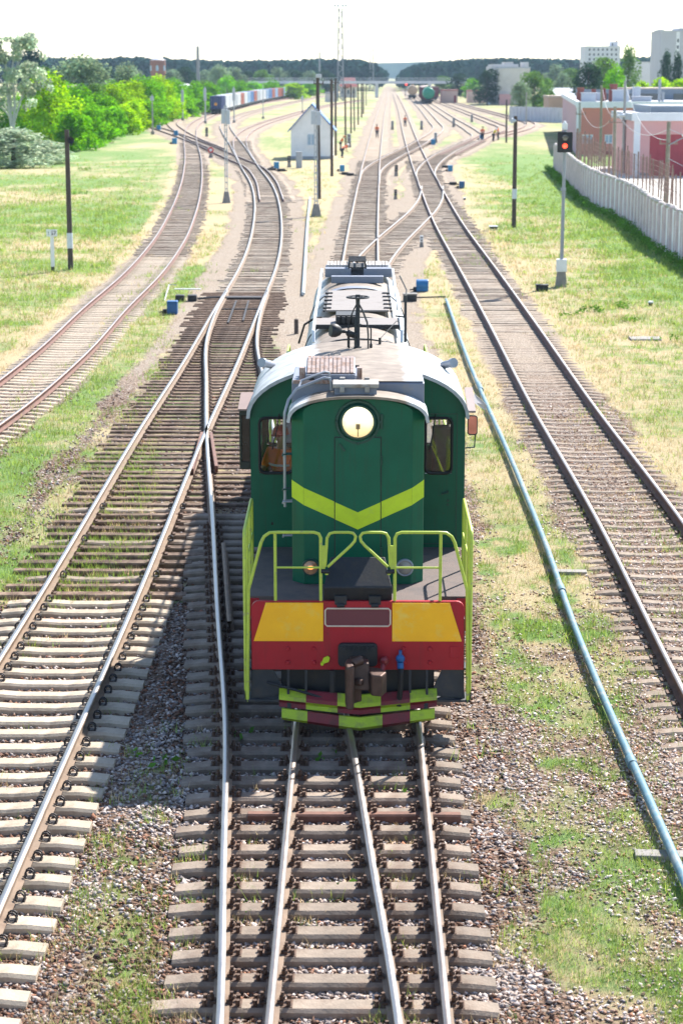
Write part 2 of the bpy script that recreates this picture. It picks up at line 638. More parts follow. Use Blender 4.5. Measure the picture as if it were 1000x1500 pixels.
def masks(X, Y):
    sh = X.shape
    X, Y = X.ravel().astype(float), Y.ravel().astype(float)
    d = {k: dist_to(X, Y, PATH[k]) for k in PATH}
    dm = np.minimum.reduce([d[k] for k in d])
    n1 = fbm(X * .35, Y * .35, 1)
    n2 = fbm(X * 1.3, Y * 1.3, 5)
    n3 = fbm(X * .08, Y * .05, 9)
    # gravel: on the track beds, and all over the near ground between the tracks
    w = 1.9 + 0.9 * (n1 - .5)
    dm2 = np.minimum.reduce([d[k] for k in d if k not in ('T1', 'L2')])
    bal = 1 - sstep(w, w + .9, dm2)
    wn = 1.05 + 1.1 * (n1 - .5) + .35 * (1 - sstep(22, 32, Y))
    bal = np.maximum(bal, .8 * (1 - sstep(wn, wn + .8, np.minimum(d['T1'], d['L2']))))
    tl_x = np.interp(Y, PATH['TL'][:, 1], PATH['TL'][:, 0])
    between = (X > tl_x) & (X < LX + 1.0) & (Y < 42)
    bal = np.where(between, 1.0, bal)
    mid = (X > tl_x + 1) & (X < LX) & (Y >= 42) & (Y < 115)
    bal = np.where(mid, np.maximum(bal, .62 - .42 * sstep(75, 115, Y) + .5 * (n1 - .5)), bal)
    right = (X >= LX) & (X < 12) & (Y < 48)
    gr = (1 - sstep(26, 34, Y + 8 * (n1 - .5))) * (.64 + 1.0 * (n2 - .5))
    gr = np.where(X < 1.5 + 1.2 * n1, np.maximum(gr, 1 - sstep(30, 44, Y)), gr)
    bal = np.where(right, np.maximum(bal, gr), bal)
    rm = (X >= LX) & (X < LX + 2.8) & (Y >= 44) & (Y < 110)
    bal = np.where(rm, np.maximum(bal, .30), bal)
    # between the middle lines the soil is sandy gravel
    yard = (Y > 110) & (dm < 7)
    bal = np.where(yard, np.maximum(bal, .34 * (1 - sstep(2.5, 5, dm))), bal)
    tim = (X > tl_x - 1.9) & (X < np.interp(Y, PATH['TB'][:, 1], PATH['TB'][:, 0]) + 1.6) & (Y > 31.5) & (Y < 66)
    bal = np.where(tim, np.clip(.48 + 1.1 * (n2 - .5), 0, 1), bal)
    # greenness
    wx = 15.5
    g = .28 + .9 * (n1 - .5) + .45 * (n3 - .5)
    rightside = X - np.interp(Y, PATH['T1'][:, 1], PATH['T1'][:, 0])
    g0 = .46 + .7 * (n3 - .5) + .5 * (n1 - .5)
    gr_ = .28 + .60 * sstep(1.5, 9, rightside + 5 * (n3 - .5) + 3 * (n1 - .5)) + .55 * (n1 - .5)
    g = np.where(rightside > 1, gr_ + (g0 - gr_) * sstep(170, 260, Y), np.where(Y > 150, g + (g0 - g) * sstep(150, 240, Y), g))
    l2x = np.interp(Y, PATH['L2'][:, 1], PATH['L2'][:, 0])
    leftb = (X < l2x - 2) & (Y < 330)
    g = np.where(leftb, .54 + .75 * (n1 - .5) + .9 * (n3 - .5) + .5 * sstep(-26, -38, X), g)
    strip = (X > l2x) & (X < tl_x) & (Y < 90)
    g = np.where(strip, .60 + .7 * (n1 - .5), g)
    nearr = (X > 1.8) & (X < 9) & (Y < 36)
    n4 = fbm(X * 2.6, Y * 1.6, 41)
    g = np.where(nearr, np.maximum(g, .30 + 2.2 * (n4 - .47)), g)
    bal = np.where(nearr & (dm > 1.6), bal * (1 - np.clip(2.4 * (n4 - .47), 0, .6)), bal)
    g = np.where(tim, .50 + 1.0 * (n1 - .5), g)
    for (px, py, r, a) in PATCH:
        cx, cy = gp(px, py)
        q = ((X - cx) / r) ** 2 + ((Y - cy) / (r * 1.8)) ** 2
        k = np.exp(-q * 1.2) * a
        k = np.clip(k * (.30 + 3.0 * (n2 - .45)), 0, .56)
        g = np.maximum(g, k)
        if r < 2.6:
            bal = bal * (1 - np.clip(.95 * k, 0, 1))
    # sand packed between the rails
    sand = np.zeros_like(X)
    for k_, y0, y1 in (('TL', 76, 190), ('T0', 46, 175), ('X1', 60, 120), ('L2', 95, 400), ('TN', 200, 900), ('TD', 120, 900), ('TM', 120, 900)):
        sand = np.maximum(sand, .84 * (1 - sstep(.7, 1.35, d[k_])) * sstep(y0 - 12, y0 + 12, Y) * (1 - sstep(y1 - 20, y1 + 20, Y)))
    sand = np.maximum(sand, .55 * (1 - sstep(.9, 1.6, d['T1'])) * sstep(44, 60, Y))
    sand = np.maximum(sand, .42 * sstep(150, 260, Y) * (1 - sstep(2.5, 6, dm)))
    sand = np.maximum(sand, .58 * sstep(40, 62, Y) * np.clip(bal * 1.6, 0, 1))
    return np.clip(np.c_[bal, g, sand], 0, 1)
MK = masks(GX, GY)
_dm = dist_to(GX.ravel(), GY.ravel(), PALL)
def masks_at(x, y):
    """the ground's own masks, read off the grid"""
    ny_, nx_ = GX.shape
    i = np.clip(np.searchsorted(_xs, x) - 1, 0, nx_ - 2)
    j = np.clip(np.searchsorted(_ys, y) - 1, 0, ny_ - 2)
    u = ((x - _xs[i]) / (_xs[i + 1] - _xs[i]))[:, None]
    v = ((y - _ys[j]) / (_ys[j + 1] - _ys[j]))[:, None]
    M = MK.reshape(ny_, nx_, 3)
    return (M[j, i] * (1 - u) + M[j, i + 1] * u) * (1 - v) + (M[j + 1, i] * (1 - u) + M[j + 1, i + 1] * u) * v
GZ = (fbm(GX * .5, GY * .5, 3).ravel() - .5) * .12 * sstep(1.6, 4, _dm) + (fbm(GX * .05, GY * .05, 4).ravel() - .5) * .5 * sstep(5, 14, _dm) * sstep(1e9, 30, np.abs(GX.ravel()))
_dn = dist_to(GX.ravel(), GY.ravel(), np.concatenate([PATH[k] for k in ('T0', 'TB', 'TL')]))
GZ = GZ - .05 * (1 - sstep(1.25, 2.0, _dn)) * (1 - sstep(34, 42, GY.ravel()))
ny, nx = GX.shape
idx = np.arange(nx * ny).reshape(ny, nx)
GF = np.c_[idx[:-1, :-1].ravel(), idx[:-1, 1:].ravel(), idx[1:, 1:].ravel(), idx[1:, :-1].ravel()]

def ground_material():
    m = bpy.data.materials.new('ground')
    m.use_nodes = True
    t = m.node_tree
    L = t.links.new
    b = t.nodes['Principled BSDF']
    b.inputs['Roughness'].default_value = .95
    b.inputs['Specular IOR Level'].default_value = .15
    tc = N(t, 'ShaderNodeTexCoord')
    A = N(t, 'ShaderNodeAttribute', attribute_name='mask')
    sp = N(t, 'ShaderNodeSeparateColor')
    L(A.outputs['Color'], sp.inputs[0])
    def noise(sc, det=6, ro=.6, st=None):
        n = N(t, 'ShaderNodeTexNoise')
        n.inputs['Scale'].default_value = sc
        n.inputs['Detail'].default_value = det
        n.inputs['Roughness'].default_value = ro
        if st:
            mp = N(t, 'ShaderNodeMapping')
            mp.inputs['Scale'].default_value = st
            L(tc.outputs['Object'], mp.inputs['Vector'])
            L(mp.outputs[0], n.inputs['Vector'])
        else:
            L(tc.outputs['Object'], n.inputs['Vector'])
        return n.outputs['Fac']
    def ramp(f, stops):
        r = N(t, 'ShaderNodeValToRGB')
        e = r.color_ramp.elements
        while len(e) < len(stops):
            e.new(.5)
        for k, (p, c) in enumerate(stops):
            e[k].position = p
            e[k].color = tuple(c) + (1,)
        L(f, r.inputs['Fac'])
        return r.outputs['Color']
    def mth(op, a, bb, clamp=False):
        n = N(t, 'ShaderNodeMath', operation=op)
        n.use_clamp = clamp
        for i, v in enumerate((a, bb)):
            if isinstance(v, (int, float)):
                n.inputs[i].default_value = v
            else:
                L(v, n.inputs[i])
        return n.outputs[0]
    def mixc(f, a, bb):
        n = N(t, 'ShaderNodeMix', data_type='RGBA')
        L(f, n.inputs['Factor'])
        L(a, n.inputs['A'])
        L(bb, n.inputs['B'])
        return n.outputs['Result']
    fine = noise(14, 8, .75)
    med = noise(2.2, 6, .65)
    big = noise(.35, 4, .6)
    blade = noise(9, 8, .8, (3.2, 1.0, 1))
    dry = ramp(fine, [(.28, (.20, .15, .085)), (.42, (.37, .29, .165)), (.58, (.51, .425, .26)), (.75, (.62, .55, .38))])
    green = ramp(blade, [(.25, (.05, .11, .025)), (.45, (.125, .215, .06)), (.6, (.21, .305, .10)), (.78, (.36, .42, .19))])
    gsum = mth('ADD', sp.outputs[1], mth('MULTIPLY', mth('SUBTRACT', mth('ADD', mth('MULTIPLY', fine, .5), mth('MULTIPLY', med, .5)), .5), 1.9))
    gf = N(t, 'ShaderNodeMapRange', interpolation_type='SMOOTHSTEP')
    gf.inputs['From Min'].default_value = .25
    gf.inputs['From Max'].default_value = .75
    L(gsum, gf.inputs['Value'])
    grass = mixc(gf.outputs['Result'], dry, green)
    # gravel
    v = N(t, 'ShaderNodeTexVoronoi')
    v.inputs['Scale'].default_value = 17
    L(tc.outputs['Object'], v.inputs['Vector'])
    sv = N(t, 'ShaderNodeSeparateColor')
    L(v.outputs['Color'], sv.inputs[0])
    grv = ramp(sv.outputs[0], [(.0, (.07, .045, .033)), (.3, (.14, .092, .068)), (.55, (.22, .155, .12)), (.75, (.28, .225, .19)), (.95, (.38, .35, .33))])
    rust = ramp(big, [(.35, (1, 1, 1)), (.65, (.86, .74, .64))])
    mm = N(t, 'ShaderNodeMix', data_type='RGBA', blend_type='MULTIPLY')
    mm.inputs['Factor'].default_value = 1
    L(grv, mm.inputs['A'])
    L(rust, mm.inputs['B'])
    soil = ramp(fine, [(.3, (.08, .055, .04)), (.7, (.19, .138, .10))])
    ed = ramp(v.outputs['Distance'], [(.0, (1, 1, 1)), (.55, (1, 1, 1)), (.8, (0, 0, 0))])
    edb = N(t, 'ShaderNodeSeparateColor')
    L(ed, edb.inputs[0])
    gravel = mixc(edb.outputs[0], soil, mm.outputs['Result'])
    bsum = mth('ADD', sp.outputs[0], mth('MULTIPLY', mth('SUBTRACT', mth('ADD', mth('MULTIPLY', fine, .55), mth('MULTIPLY', med, .45)), .5), 1.6))
    bf = N(t, 'ShaderNodeMapRange', interpolation_type='SMOOTHSTEP')
    bf.inputs['From Min'].default_value = .35
    bf.inputs['From Max'].default_value = .65
    L(bsum, bf.inputs['Value'])
    col = mixc(bf.outputs['Result'], grass, gravel)
    sandc = ramp(fine, [(.25, (.27, .22, .165)), (.55, (.40, .34, .27)), (.8, (.52, .46, .38))])
    ssum = mth('ADD', sp.outputs[2], mth('MULTIPLY', mth('SUBTRACT', fine, .5), .9))
    sf = N(t, 'ShaderNodeMapRange', interpolation_type='SMOOTHSTEP')
    sf.inputs['From Min'].default_value = .3
    sf.inputs['From Max'].default_value = .8
    L(ssum, sf.inputs['Value'])
    col = mixc(sf.outputs['Result'], col, sandc)
    L(col, b.inputs['Base Color'])
    h1 = mth('MULTIPLY', mth('SUBTRACT', 1.0, v.outputs['Distance']), bf.outputs['Result'])
    h2 = mth('MULTIPLY', blade, mth('SUBTRACT', 1.6, bf.outputs['Result']))
    bp = N(t, 'ShaderNodeBump')
    bp.inputs['Strength'].default_value = .9
    bp.inputs['Distance'].default_value = .035
    L(mth('ADD', h1, h2), bp.inputs['Height'])
    L(bp.outputs['Normal'], b.inputs['Normal'])
    return m
ground = np_mesh('ground', np.c_[GX.ravel(), GY.ravel(), GZ], GF, ground_material(), tint=MK, attr='mask', smooth=True)
tag(ground, kind='structure')
def ground_z(x, y):
    i = min(max(np.searchsorted(_xs, x) - 1, 0), nx - 2)
    j = min(max(np.searchsorted(_ys, y) - 1, 0), ny - 2)
    return float(GZ[j * nx + i])

# loose ballast stones on the near track beds
def in_view(x, y, m=0.6):
    return np.abs(x - .0 + y * .0071) < .176 * y + m
def make_stones():
    n = 260000
    y = 15.5 + (62 - 15.5) * rng.random(n) ** 1.5
    x = (rng.random(n) * 2 - 1) * (.18 * y + .7)
    mk = masks_at(x, y)
    nz = fbm(x * 2.5, y * 2.5, 21)
    keep = (rng.random(n) < np.clip((mk[:, 0] * 1.0 + (nz - .5) * 1.0 - .12), 0, 1) * (1 - .85 * sstep(30, 60, y))) & (mk[:, 2] < .4)
    keep &= ~((np.abs(x - LX) < 1.2) & (y > 27.5))
    x, y = x[keep], y[keep]
    n = len(x)
    base = np.array([[1, 0, 0], [0, 1, 0], [-1, 0, 0], [0, -1, 0], [0, 0, 1], [0, 0, -1]], float)
    V = base[None] * rng.uniform(.6, 1.25, (n, 6, 1)) + rng.normal(0, .22, (n, 6, 3))
    r = .016 + .026 * rng.random(n) ** 1.6
    r = np.where(x > 1.9, r * .78, r)
    a = rng.random(n) * 6.283
    V[:, :, 2] *= .62
    V *= r[:, None, None]
    t = rng.normal(0, .35, n)
    V[:, :, 2] += V[:, :, 0] * np.tan(np.clip(t, -.8, .8))[:, None]
    ca, sa = np.cos(a)[:, None], np.sin(a)[:, None]
    X = V[:, :, 0] * ca - V[:, :, 1] * sa + x[:, None]
    Y = V[:, :, 0] * sa + V[:, :, 1] * ca + y[:, None]
    ii = np.clip(np.searchsorted(_xs, x) - 1, 0, GX.shape[1] - 1)
    jj = np.clip(np.searchsorted(_ys, y) - 1, 0, GX.shape[0] - 1)
    Z = V[:, :, 2] + (r * .25)[:, None] + .004 + GZ[jj * GX.shape[1] + ii][:, None]
    F0 = np.array([[0, 1, 4], [1, 2, 4], [2, 3, 4], [3, 0, 4], [1, 0, 5], [2, 1, 5], [3, 2, 5], [0, 3, 5]])
    F = (F0[None] + (np.arange(n) * 6)[:, None, None]).reshape(-1, 3)
    pal = np.array([[.085, .052, .038], [.17, .105, .075], [.235, .165, .125], [.33, .28, .245], [.48, .45, .43], [.22, .21, .215], [.27, .14, .09], [.155, .098, .07]])
    big = fbm(x * .5, y * .5, 31)
    p = rng.integers(0, 8, n)
    light = (rng.random(n) < np.clip((big - .52) * 5, 0, .8))
    p = np.where(light, rng.integers(3, 6, n), p)
    dark = np.clip((.5 - big) * 4, 0, 1)
    verge = x > 2.0
    p = np.where(verge & (rng.random(n) < .6), rng.integers(2, 6, n), p)
    c = pal[p] * rng.uniform(.75, 1.25, (n, 1)) * (1 - .2 * dark)[:, None] * np.array([1.18, 1.08, 1.03]) * np.where(verge, 1.5, 1)[:, None]
    T = np.repeat(c, 6, axis=0)
    o = np_mesh('gravel', np.c_[X.ravel(), Y.ravel(), Z.ravel()], F, mat('stone', (1, 1, 1), .9, var=.12, scale=60, spec=.25, attr='tint'), tint=T)
    tag(o, 'loose grey and brown ballast stones lying round the near sleepers', 'gravel', kind='stuff')
make_stones()

# grass blades: green tufts and dry straw
def make_grass():
    n = 150000
    y = 15.5 + (230 - 15.5) * rng.random(n) ** 2.1
    x = (rng.random(n) * 2 - 1) * (.18 * y + .7)
    mk = masks_at(x, y)
    nz = fbm(x * 1.7, y * 1.7, 77)
    dens = np.clip((1 - mk[:, 0]) * (.35 + .9 * mk[:, 1]) + (nz - .55) * .8, 0, 1) * (mk[:, 2] < .3)
    dens = np.maximum(dens, (mk[:, 1] > .35) * (1 - mk[:, 0]) * .55)
    keep = rng.random(n) < dens * (1 - sstep(70, 225, y))
    keep &= dist_to(x, y, np.concatenate([PATH[k] for k in ('T0', 'TB')])) > np.where(y > 26, 1.9, .05)
    x, y, mk = x[keep], y[keep], mk[keep]
    n = len(x)
    B = 6
    far = np.clip((y - 16) / 60, 0, 1.6)
    isg = rng.random(n) < np.clip(mk[:, 1] * 1.5 - .1, .08, .95)
    h = np.where(isg, rng.uniform(.05, .13, n), rng.uniform(.03, .10, n)) * (1 + .7 * far)
    wd = .004 + .010 * far
    ang = rng.random((n, B)) * 6.283
    lean = rng.uniform(.3, 1.3, (n, B))
    off = rng.normal(0, .045, (n, B, 2)) * (1 + 1.5 * far)[:, None, None]
    bx = x[:, None] + off[:, :, 0]
    by = y[:, None] + off[:, :, 1]
    hh = h[:, None] * rng.uniform(.6, 1.2, (n, B))
    wx, wy = np.sin(ang) * wd[:, None], -np.cos(ang) * wd[:, None]
    tx, ty = bx + np.cos(ang) * lean * hh, by + np.sin(ang) * lean * hh
    z0 = np.full_like(bx, -.03)
    V = np.stack([np.stack([bx + wx, by + wy, z0], -1), np.stack([bx - wx, by - wy, z0], -1), np.stack([tx, ty, hh], -1)], 2).reshape(-1, 3)
    F = np.arange(len(V)).reshape(-1, 3)
    gc = np.array([.19, .31, .085]) * rng.uniform(.6, 1.35, (n, 1)) + np.array([.10, .05, .0]) * rng.random((n, 1))
    dc = np.array([.52, .42, .24]) * rng.uniform(.6, 1.25, (n, 1))
    c = np.where(isg[:, None], gc, dc)
    T = np.repeat(c, B * 3, axis=0)
    o = np_mesh('grass', V, F, leaf_mat('grass_blade', (1, 1, 1), .35, rand=0), tint=np.clip(T, 0, 1))
    tag(o, 'short green and straw coloured grass growing between the tracks', 'grass', kind='stuff')
make_grass()

# ------------------------------------------------------------------ tracks
M_CONC = mat('sleeper_concrete', (.255, .205, .163), .9, var=.28, scale=5, bump=.35, bscale=40, col2=(.17, .115, .085), mixlo=.48, mixhi=.68, scale2=1.8, rand=.14, spec=.2)
M_CONCP = mat('sleeper_pale', (.44, .365, .28), .9, var=.22, scale=5, bump=.3, bscale=40, col2=(.25, .19, .14), mixlo=.5, mixhi=.72, scale2=2, rand=.12, spec=.2)
M_CONCF = mat('sleeper_dusty', (.32, .27, .22), .9, var=.3, scale=2.5, col2=(.18, .13, .10), mixlo=.48, mixhi=.62, scale2=.8, spec=.15)
M_WOOD = mat('sleeper_wood', (.125, .082, .06), .9, var=.4, scale=6, bump=.6, bscale=30, col2=(.27, .20, .15), mixlo=.48, mixhi=.7, scale2=3, rand=.3, spec=.2)
M_RAILTOP = mat('rail_head_bright', (.38, .35, .335), .40, .85, var=.12, scale=2, spec=.5)
M_RAILTOPD = mat('rail_head_worn', (.30, .25, .225), .42, .75, var=.2, scale=2)
M_RAIL = mat('rail_rust', (.22, .155, .11), .85, .0, var=.25, scale=4, col2=(.17, .11, .075), scale2=3)
M_RAILR = mat('rail_red_rust', (.17, .085, .065), .85, .0, var=.3, scale=4, col2=(.10, .055, .042), scale2=3)
M_FAST = mat('fastening_rust', (.11, .065, .045), .8, .2, var=.4, scale=20)
M_FASTD = mat('spring_clip_steel', (.035, .03, .03), .6, .5, var=.3, scale=20)
M_BED = mat('track_bed_soil', (.30, .24, .185), .95, var=.3, scale=1.2, bump=.5, bscale=12, col2=(.42, .36, .29), scale2=.35, spec=.1)

RPROF = [(-.036, RT), (.036, RT), (.037, RT - .04), (.010, RT - .055), (.010, .075), (.075, .064), (.075, .05), (-.075, .05), (-.075, .064), (-.010, .075), (-.010, RT - .055), (-.037, RT - .04)]
def rail_mesh(P, off, name, mats, parent, sel=None):
    T, Nn = frames(P)
    if sel is not None:
        P, T, Nn = P[sel], T[sel], Nn[sel]
    if len(P) < 2:
        return None
    k = len(RPROF)
    V = []
    for u, z in RPROF:
        q = P + Nn * (off + u)
        V.append(np.c_[q, np.full(len(P), z)])
    V = np.stack(V, 1).reshape(-1, 3)
    F = []
    mi = []
    for i in range(len(P) - 1):
        for j in range(k):
            j2 = (j + 1) % k
            F.append((i * k + j, i * k + j2, (i + 1) * k + j2, (i + 1) * k + j))
            mi.append(1 if j == 0 else 0)
    return np_mesh(name, V, np.array(F)[:, ::-1], mats, parent=parent, mi=mi)

def conc_sleeper(L0, L1, wd=.27, dz=0.0):
    """concrete sleeper from x=L0 to x=L1 with sloped ends and a bevelled top; seats at rail feet"""
    mb = MB()
    e = .27
    sec = [(L0, .028), (L0 + e, .056)]
    w = L1 - L0
    if w < 2.9:
        sec += [(L0 + .78, .050), (L0 + 1.05, .030), (L1 - 1.05, .030), (L1 - .78, .050)]
    sec += [(L1 - e, .056), (L1, .028)]
    V = []
    for x, z in sec:
        z += dz
        a = wd / 2
        V += [(x, -a, -.16), (x, -a, z - .03), (x, -a + .035, z), (x, a - .035, z), (x, a, z - .03), (x, a, -.16)]
    F = []
    for i in range(len(sec) - 1):
        for j in range(5):
            F.append((i * 6 + j, (i + 1) * 6 + j, (i + 1) * 6 + j + 1, i * 6 + j + 1))
    F += [tuple(range(6))[::-1][::-1], tuple(range((len(sec) - 1) * 6, len(sec) * 6))[::-1]]
    mb.add(V, F)
    return mb
def wood_sleeper(L0, L1, wd=.24):
    mb = MB()
    a = wd / 2
    j = lambda: random.uniform(-.012, .012)
    n = 5
    V = []
    for i in range(n + 1):
        x = L0 + (L1 - L0) * i / n
        d = j()
        z = .048 + j() * .5
        V += [(x, -a + d, -.15), (x, -a + d, z - .02), (x, -a + .02 + d, z), (x, a - .02 + d, z), (x, a + d, z - .02), (x, a + d, -.15)]
    F = []
    for i in range(n):
        for k in range(5):
            F.append((i * 6 + k, (i + 1) * 6 + k, (i + 1) * 6 + k + 1, i * 6 + k + 1))
    F += [tuple(range(6)), tuple(range(n * 6, n * 6 + 6))[::-1]]
    mb.add(V, F)
    return mb
def fast_mb(kind):
    mb = MB()
    if kind == 'bolt':            # ribbed base plate with clips and bolts either side of the rail
        mb.box(-.19, .19, -.085, .085, .045, .062)
        for s in (-1, 1):
            x0, x1 = sorted((s * .05, s * .105))
            mb.box(x0, x1, -.05, .05, .062, .092)
            mb.cyl((s * .095, 0, .09), (s * .095, 0, .175), .019, n=6)
            mb.cyl((s * .095, 0, .105), (s * .095, 0, .14), .032, n=6)
            for q in (-.055, .055):
                mb.cyl((s * .155, q, .06), (s * .155, q, .12), .023, n=6)
    elif kind == 'coil':          # round spring clips standing either side of the rail
        for s in (-1, 1):
            for q in (-.03, .03):
                mb.tube([(s * (.115 + .048 * math.cos(t)), q + .012 * math.sin(t), .095 + .05 * math.sin(t)) for t in [i * 2 * math.pi / 10 for i in range(10)]], .011, 5, closed=True)
            mb.box(*sorted((s * .07, s * .17)), -.05, .05, .045, .062)
        mb.box(-.17, .17, -.06, .06, .043, .049)
    else:
        mb.box(-.16, .16, -.075, .075, .045, .064)
        for s in (-1, 1):
            for q in (-.045, .045):
                mb.cyl((s * .095, q, .06), (s * .095, q, .09), .018, n=6)
    return mb
_fm = {}
def put_fast(parent, kind, x):
    if kind not in _fm:
        o = obj('rail_fastening', fast_mb(kind), M_FASTD if kind == 'coil' else M_FAST, parent, (x, 0, 0))
        _fm[kind] = o
    else:
        o = _fm[kind].copy()
        COL.objects.link(o)
        o.parent = parent
        o.location = (x, 0, 0)
    return o

_sm = {}
def put_sleeper(track, P, T, i, L0, L1, kind, wd=.27, dz=0.0, fasts=(), fkind=None, uniq=False):
    key = (kind, round(L0, 2), round(L1, 2), wd, dz)
    mb = None
    p, t = P[i], T[i]
    if key in _sm and not uniq:
        o = bpy.data.objects.new('sleeper', _sm[key])
        COL.objects.link(o)
        o.parent = track
    else:
        mb = wood_sleeper(L0, L1, wd) if kind == 'wood' else conc_sleeper(L0, L1, wd, dz)
        m = {'wood': M_WOOD, 'conc': M_CONC, 'pale': M_CONCP}[kind]
        o = obj('sleeper', mb, m, track)
        _sm[key] = o.data
    o.location = (p[0], p[1] + random.uniform(-.02, .02), random.uniform(-.012, .006))
    o.rotation_euler = (random.uniform(-.03, .03), random.uniform(-.003, .003), math.atan2(-t[0], t[1]) + random.uniform(-.014, .014))
    for f in fasts:
        put_fast(o, fkind, f)
    return o

def make_track(key, label, y0, y1, top=M_RAILTOP, side=M_RAIL):
    root = thing('railway_track', label, 'railway track', group='railway tracks of the yard')
    P = PATH[key]
    # drop any path samples outside the built stretch
    sel = (P[:, 1] >= y0) & (P[:, 1] <= y1)
    for s in (-1, 1):
        rail_mesh(P, s * .797, 'rail', [side, top], root, sel)
    return root

def far_sleepers(root, key, y0, y1, m, step=.56, L=2.6, dz=-.012):
    P = resample(PATH[key], step)
    T, Nn = frames(P)
    mb = MB()
    for p, t, n in zip(P, T, Nn):
        if not (y0 <= p[1] <= y1):
            continue
        p3, n3 = Vector((p[0], p[1], -.03 + dz)), Vector((n[0], n[1], 0))
        l = L / 2 + random.uniform(-.12, .16)
        sh = random.uniform(-.1, .1)
        dzr = random.uniform(-.02, .012)
        v3 = Vector((0, 0, dzr))
        mb.bar(p3 - n3 * (l + sh) + v3, p3 + n3 * (l - sh) + v3, random.uniform(.2, .27), .14)
    if mb.v:
        o = obj('sleeper', mb, m, root)
        tag(o, kind='stuff')

def bed(root, key, y0, y1, w=1.75, z=.02):
    P = PATH[key]
    T, Nn = frames(P)
    sel = (P[:, 1] >= y0) & (P[:, 1] <= y1)
    P, Nn = P[sel], Nn[sel]
    n = len(P)
    if n < 2:
        return
    ed = lambda s: (w + .5 * (fbm(P[:, 0] * .4 + s * 9, P[:, 1] * .4, 61) - .5))
    cols = []
    for s, f, zz in ((-1, 1.25, -.12), (-1, .9, z), (1, .9, z), (1, 1.25, -.12)):
        q = P + Nn * (s * f * ed(s))[:, None]
        cols.append(np.c_[q, np.full(n, zz)])
    V = np.stack(cols, 1).reshape(-1, 3)
    F = []
    for i in range(n - 1):
        for j in range(3):
            F.append((i * 4 + j, i * 4 + j + 1, i * 4 + 5 + j, i * 4 + 4 + j))
    np_mesh('track_bed', V, np.array(F), M_BED, parent=root)

def xat(key, y):
    return float(np.interp(y, PATH[key][:, 1], PATH[key][:, 0]))

# the engine's own track, merging in front of it with the track curving in from the left
trk = make_track('T0', 'straight bright track that the green engine stands on, between its rails a second pair merging', 8, 900, M_RAILTOPD, M_RAIL)
trkB = make_track('TB', 'bright curved track swinging under the left of the green engine and merging towards the viewer', 8, 78)
P = resample(PATH['T0'], .548)
T, _ = frames(P)
for i in range(len(P)):
    y = P[i, 1]
    if not 14.5 < y < 38:
        continue
    xb = xat('TB', y)
    l0 = xb - .797 - .52 - LX + random.uniform(-.05, .05) - (.1 if y < 17 else 0)
    l1 = .797 + .50 + random.uniform(-.04, .04)
    fs = [-.797, .797] if y < 26 else []
    fs += [xb - .797 - LX] if y < 37 else []
    fs += [xb + .797 - LX] if y < 26 else []
    put_sleeper(trk, P, T, i, l0, l1, 'conc', .26, fasts=fs, fkind='bolt', uniq=True)
# a weathered timber lying among the concrete ones
yk = gp(500, 1198)[1]
wt = obj('sleeper', wood_sleeper(-1.28, 1.2, .13), mat('timber_red', (.17, .085, .06), .9, var=.3, scale=8), trk, (LX, yk, .012))
far_sleepers(trk, 'T0', 45, 200, M_CONCF, dz=-.004)
guard = rail_mesh(np.array([[xat('TB', y) - .797 + .17, y] for y in np.linspace(gp(330, 930)[1], gp(326, 812)[1], 8)]), 0.0, 'guard_rail', [M_RAIL, M_RAIL], trkB)

# left main track: concrete sleepers near, long timbers through the points, sand beyond
tl = make_track('TL', 'bright left hand track crossing timber points, sleepers pale beside the engine shadow', 12, 800)
P = resample(PATH['TL'], .545)
T, _ = frames(P)
yw = gp(120, 880)[1]
ytop = gp(350, 442)[1]
cnt = 0
for i in range(len(P)):
    x, y = P[i]
    if y < 15 or y > ytop:
        continue
    if y < yw:
        put_sleeper(tl, P, T, i, -1.35, 1.35, 'pale', .28, fasts=(-.797, .797), fkind='coil')
    else:
        c = 1 / T[i, 1]
        xb = xat('TB', y)
        odd = random.random()
        l0 = -.797 - .62 - random.uniform(0, .28)
        l1 = ((xb - x) + .797 + .55 + random.uniform(-.1, .2)) if y > 38 else 1.45 + random.uniform(-.05, .2)
        if cnt >= 66:
            break
        cnt += 1
        fs = [-.797, .797]
        if y > 38:
            fs += [xb - x - .797, xb - x + .797]
        if y < 40 and int(y / .545) % 5 == 0:
            put_sleeper(tl, P, T, i, -1.35, 1.35, 'conc', .26, dz=-.01, fasts=(-.797, .797), fkind='coil')
        else:
            o = put_sleeper(tl, P, T, i, l0, l1, 'wood', random.uniform(.2, .26), fasts=fs, fkind='plate', uniq=True)
            o.rotation_euler.z *= .35
last = P[i, 1]
mb = MB()
for j in range(i, len(P)):
    x, y = P[j]
    if y > ytop + 3: break
    xb = xat('TB', y)
    mb.box(x - 1.5 - random.uniform(0, .3), xb + 1.5 + random.uniform(-.1, .2), y - .11, y + .11, -.15, .045)
if mb.v:
    tag(obj('sleeper', mb, M_WOOD, tl), kind='stuff')
far_sleepers(tl, 'TL', ytop + 3, 230, M_CONCF, dz=-.006)
# crossing nose and wing rails of the points
fx, fy = gp(303, 650, RT)
fr = MB()
for s, (a, b) in ((-1, ((296, 632), (281, 686))), (1, ((309, 632), (317, 682)))):
    p, q = gp(*a, RT), gp(*b, RT)
    fr.bar((p[0], p[1], .14), (q[0], q[1], .14), .075, .15)
obj('wing_rail', fr, M_RAILR, tl, bevel=.01)
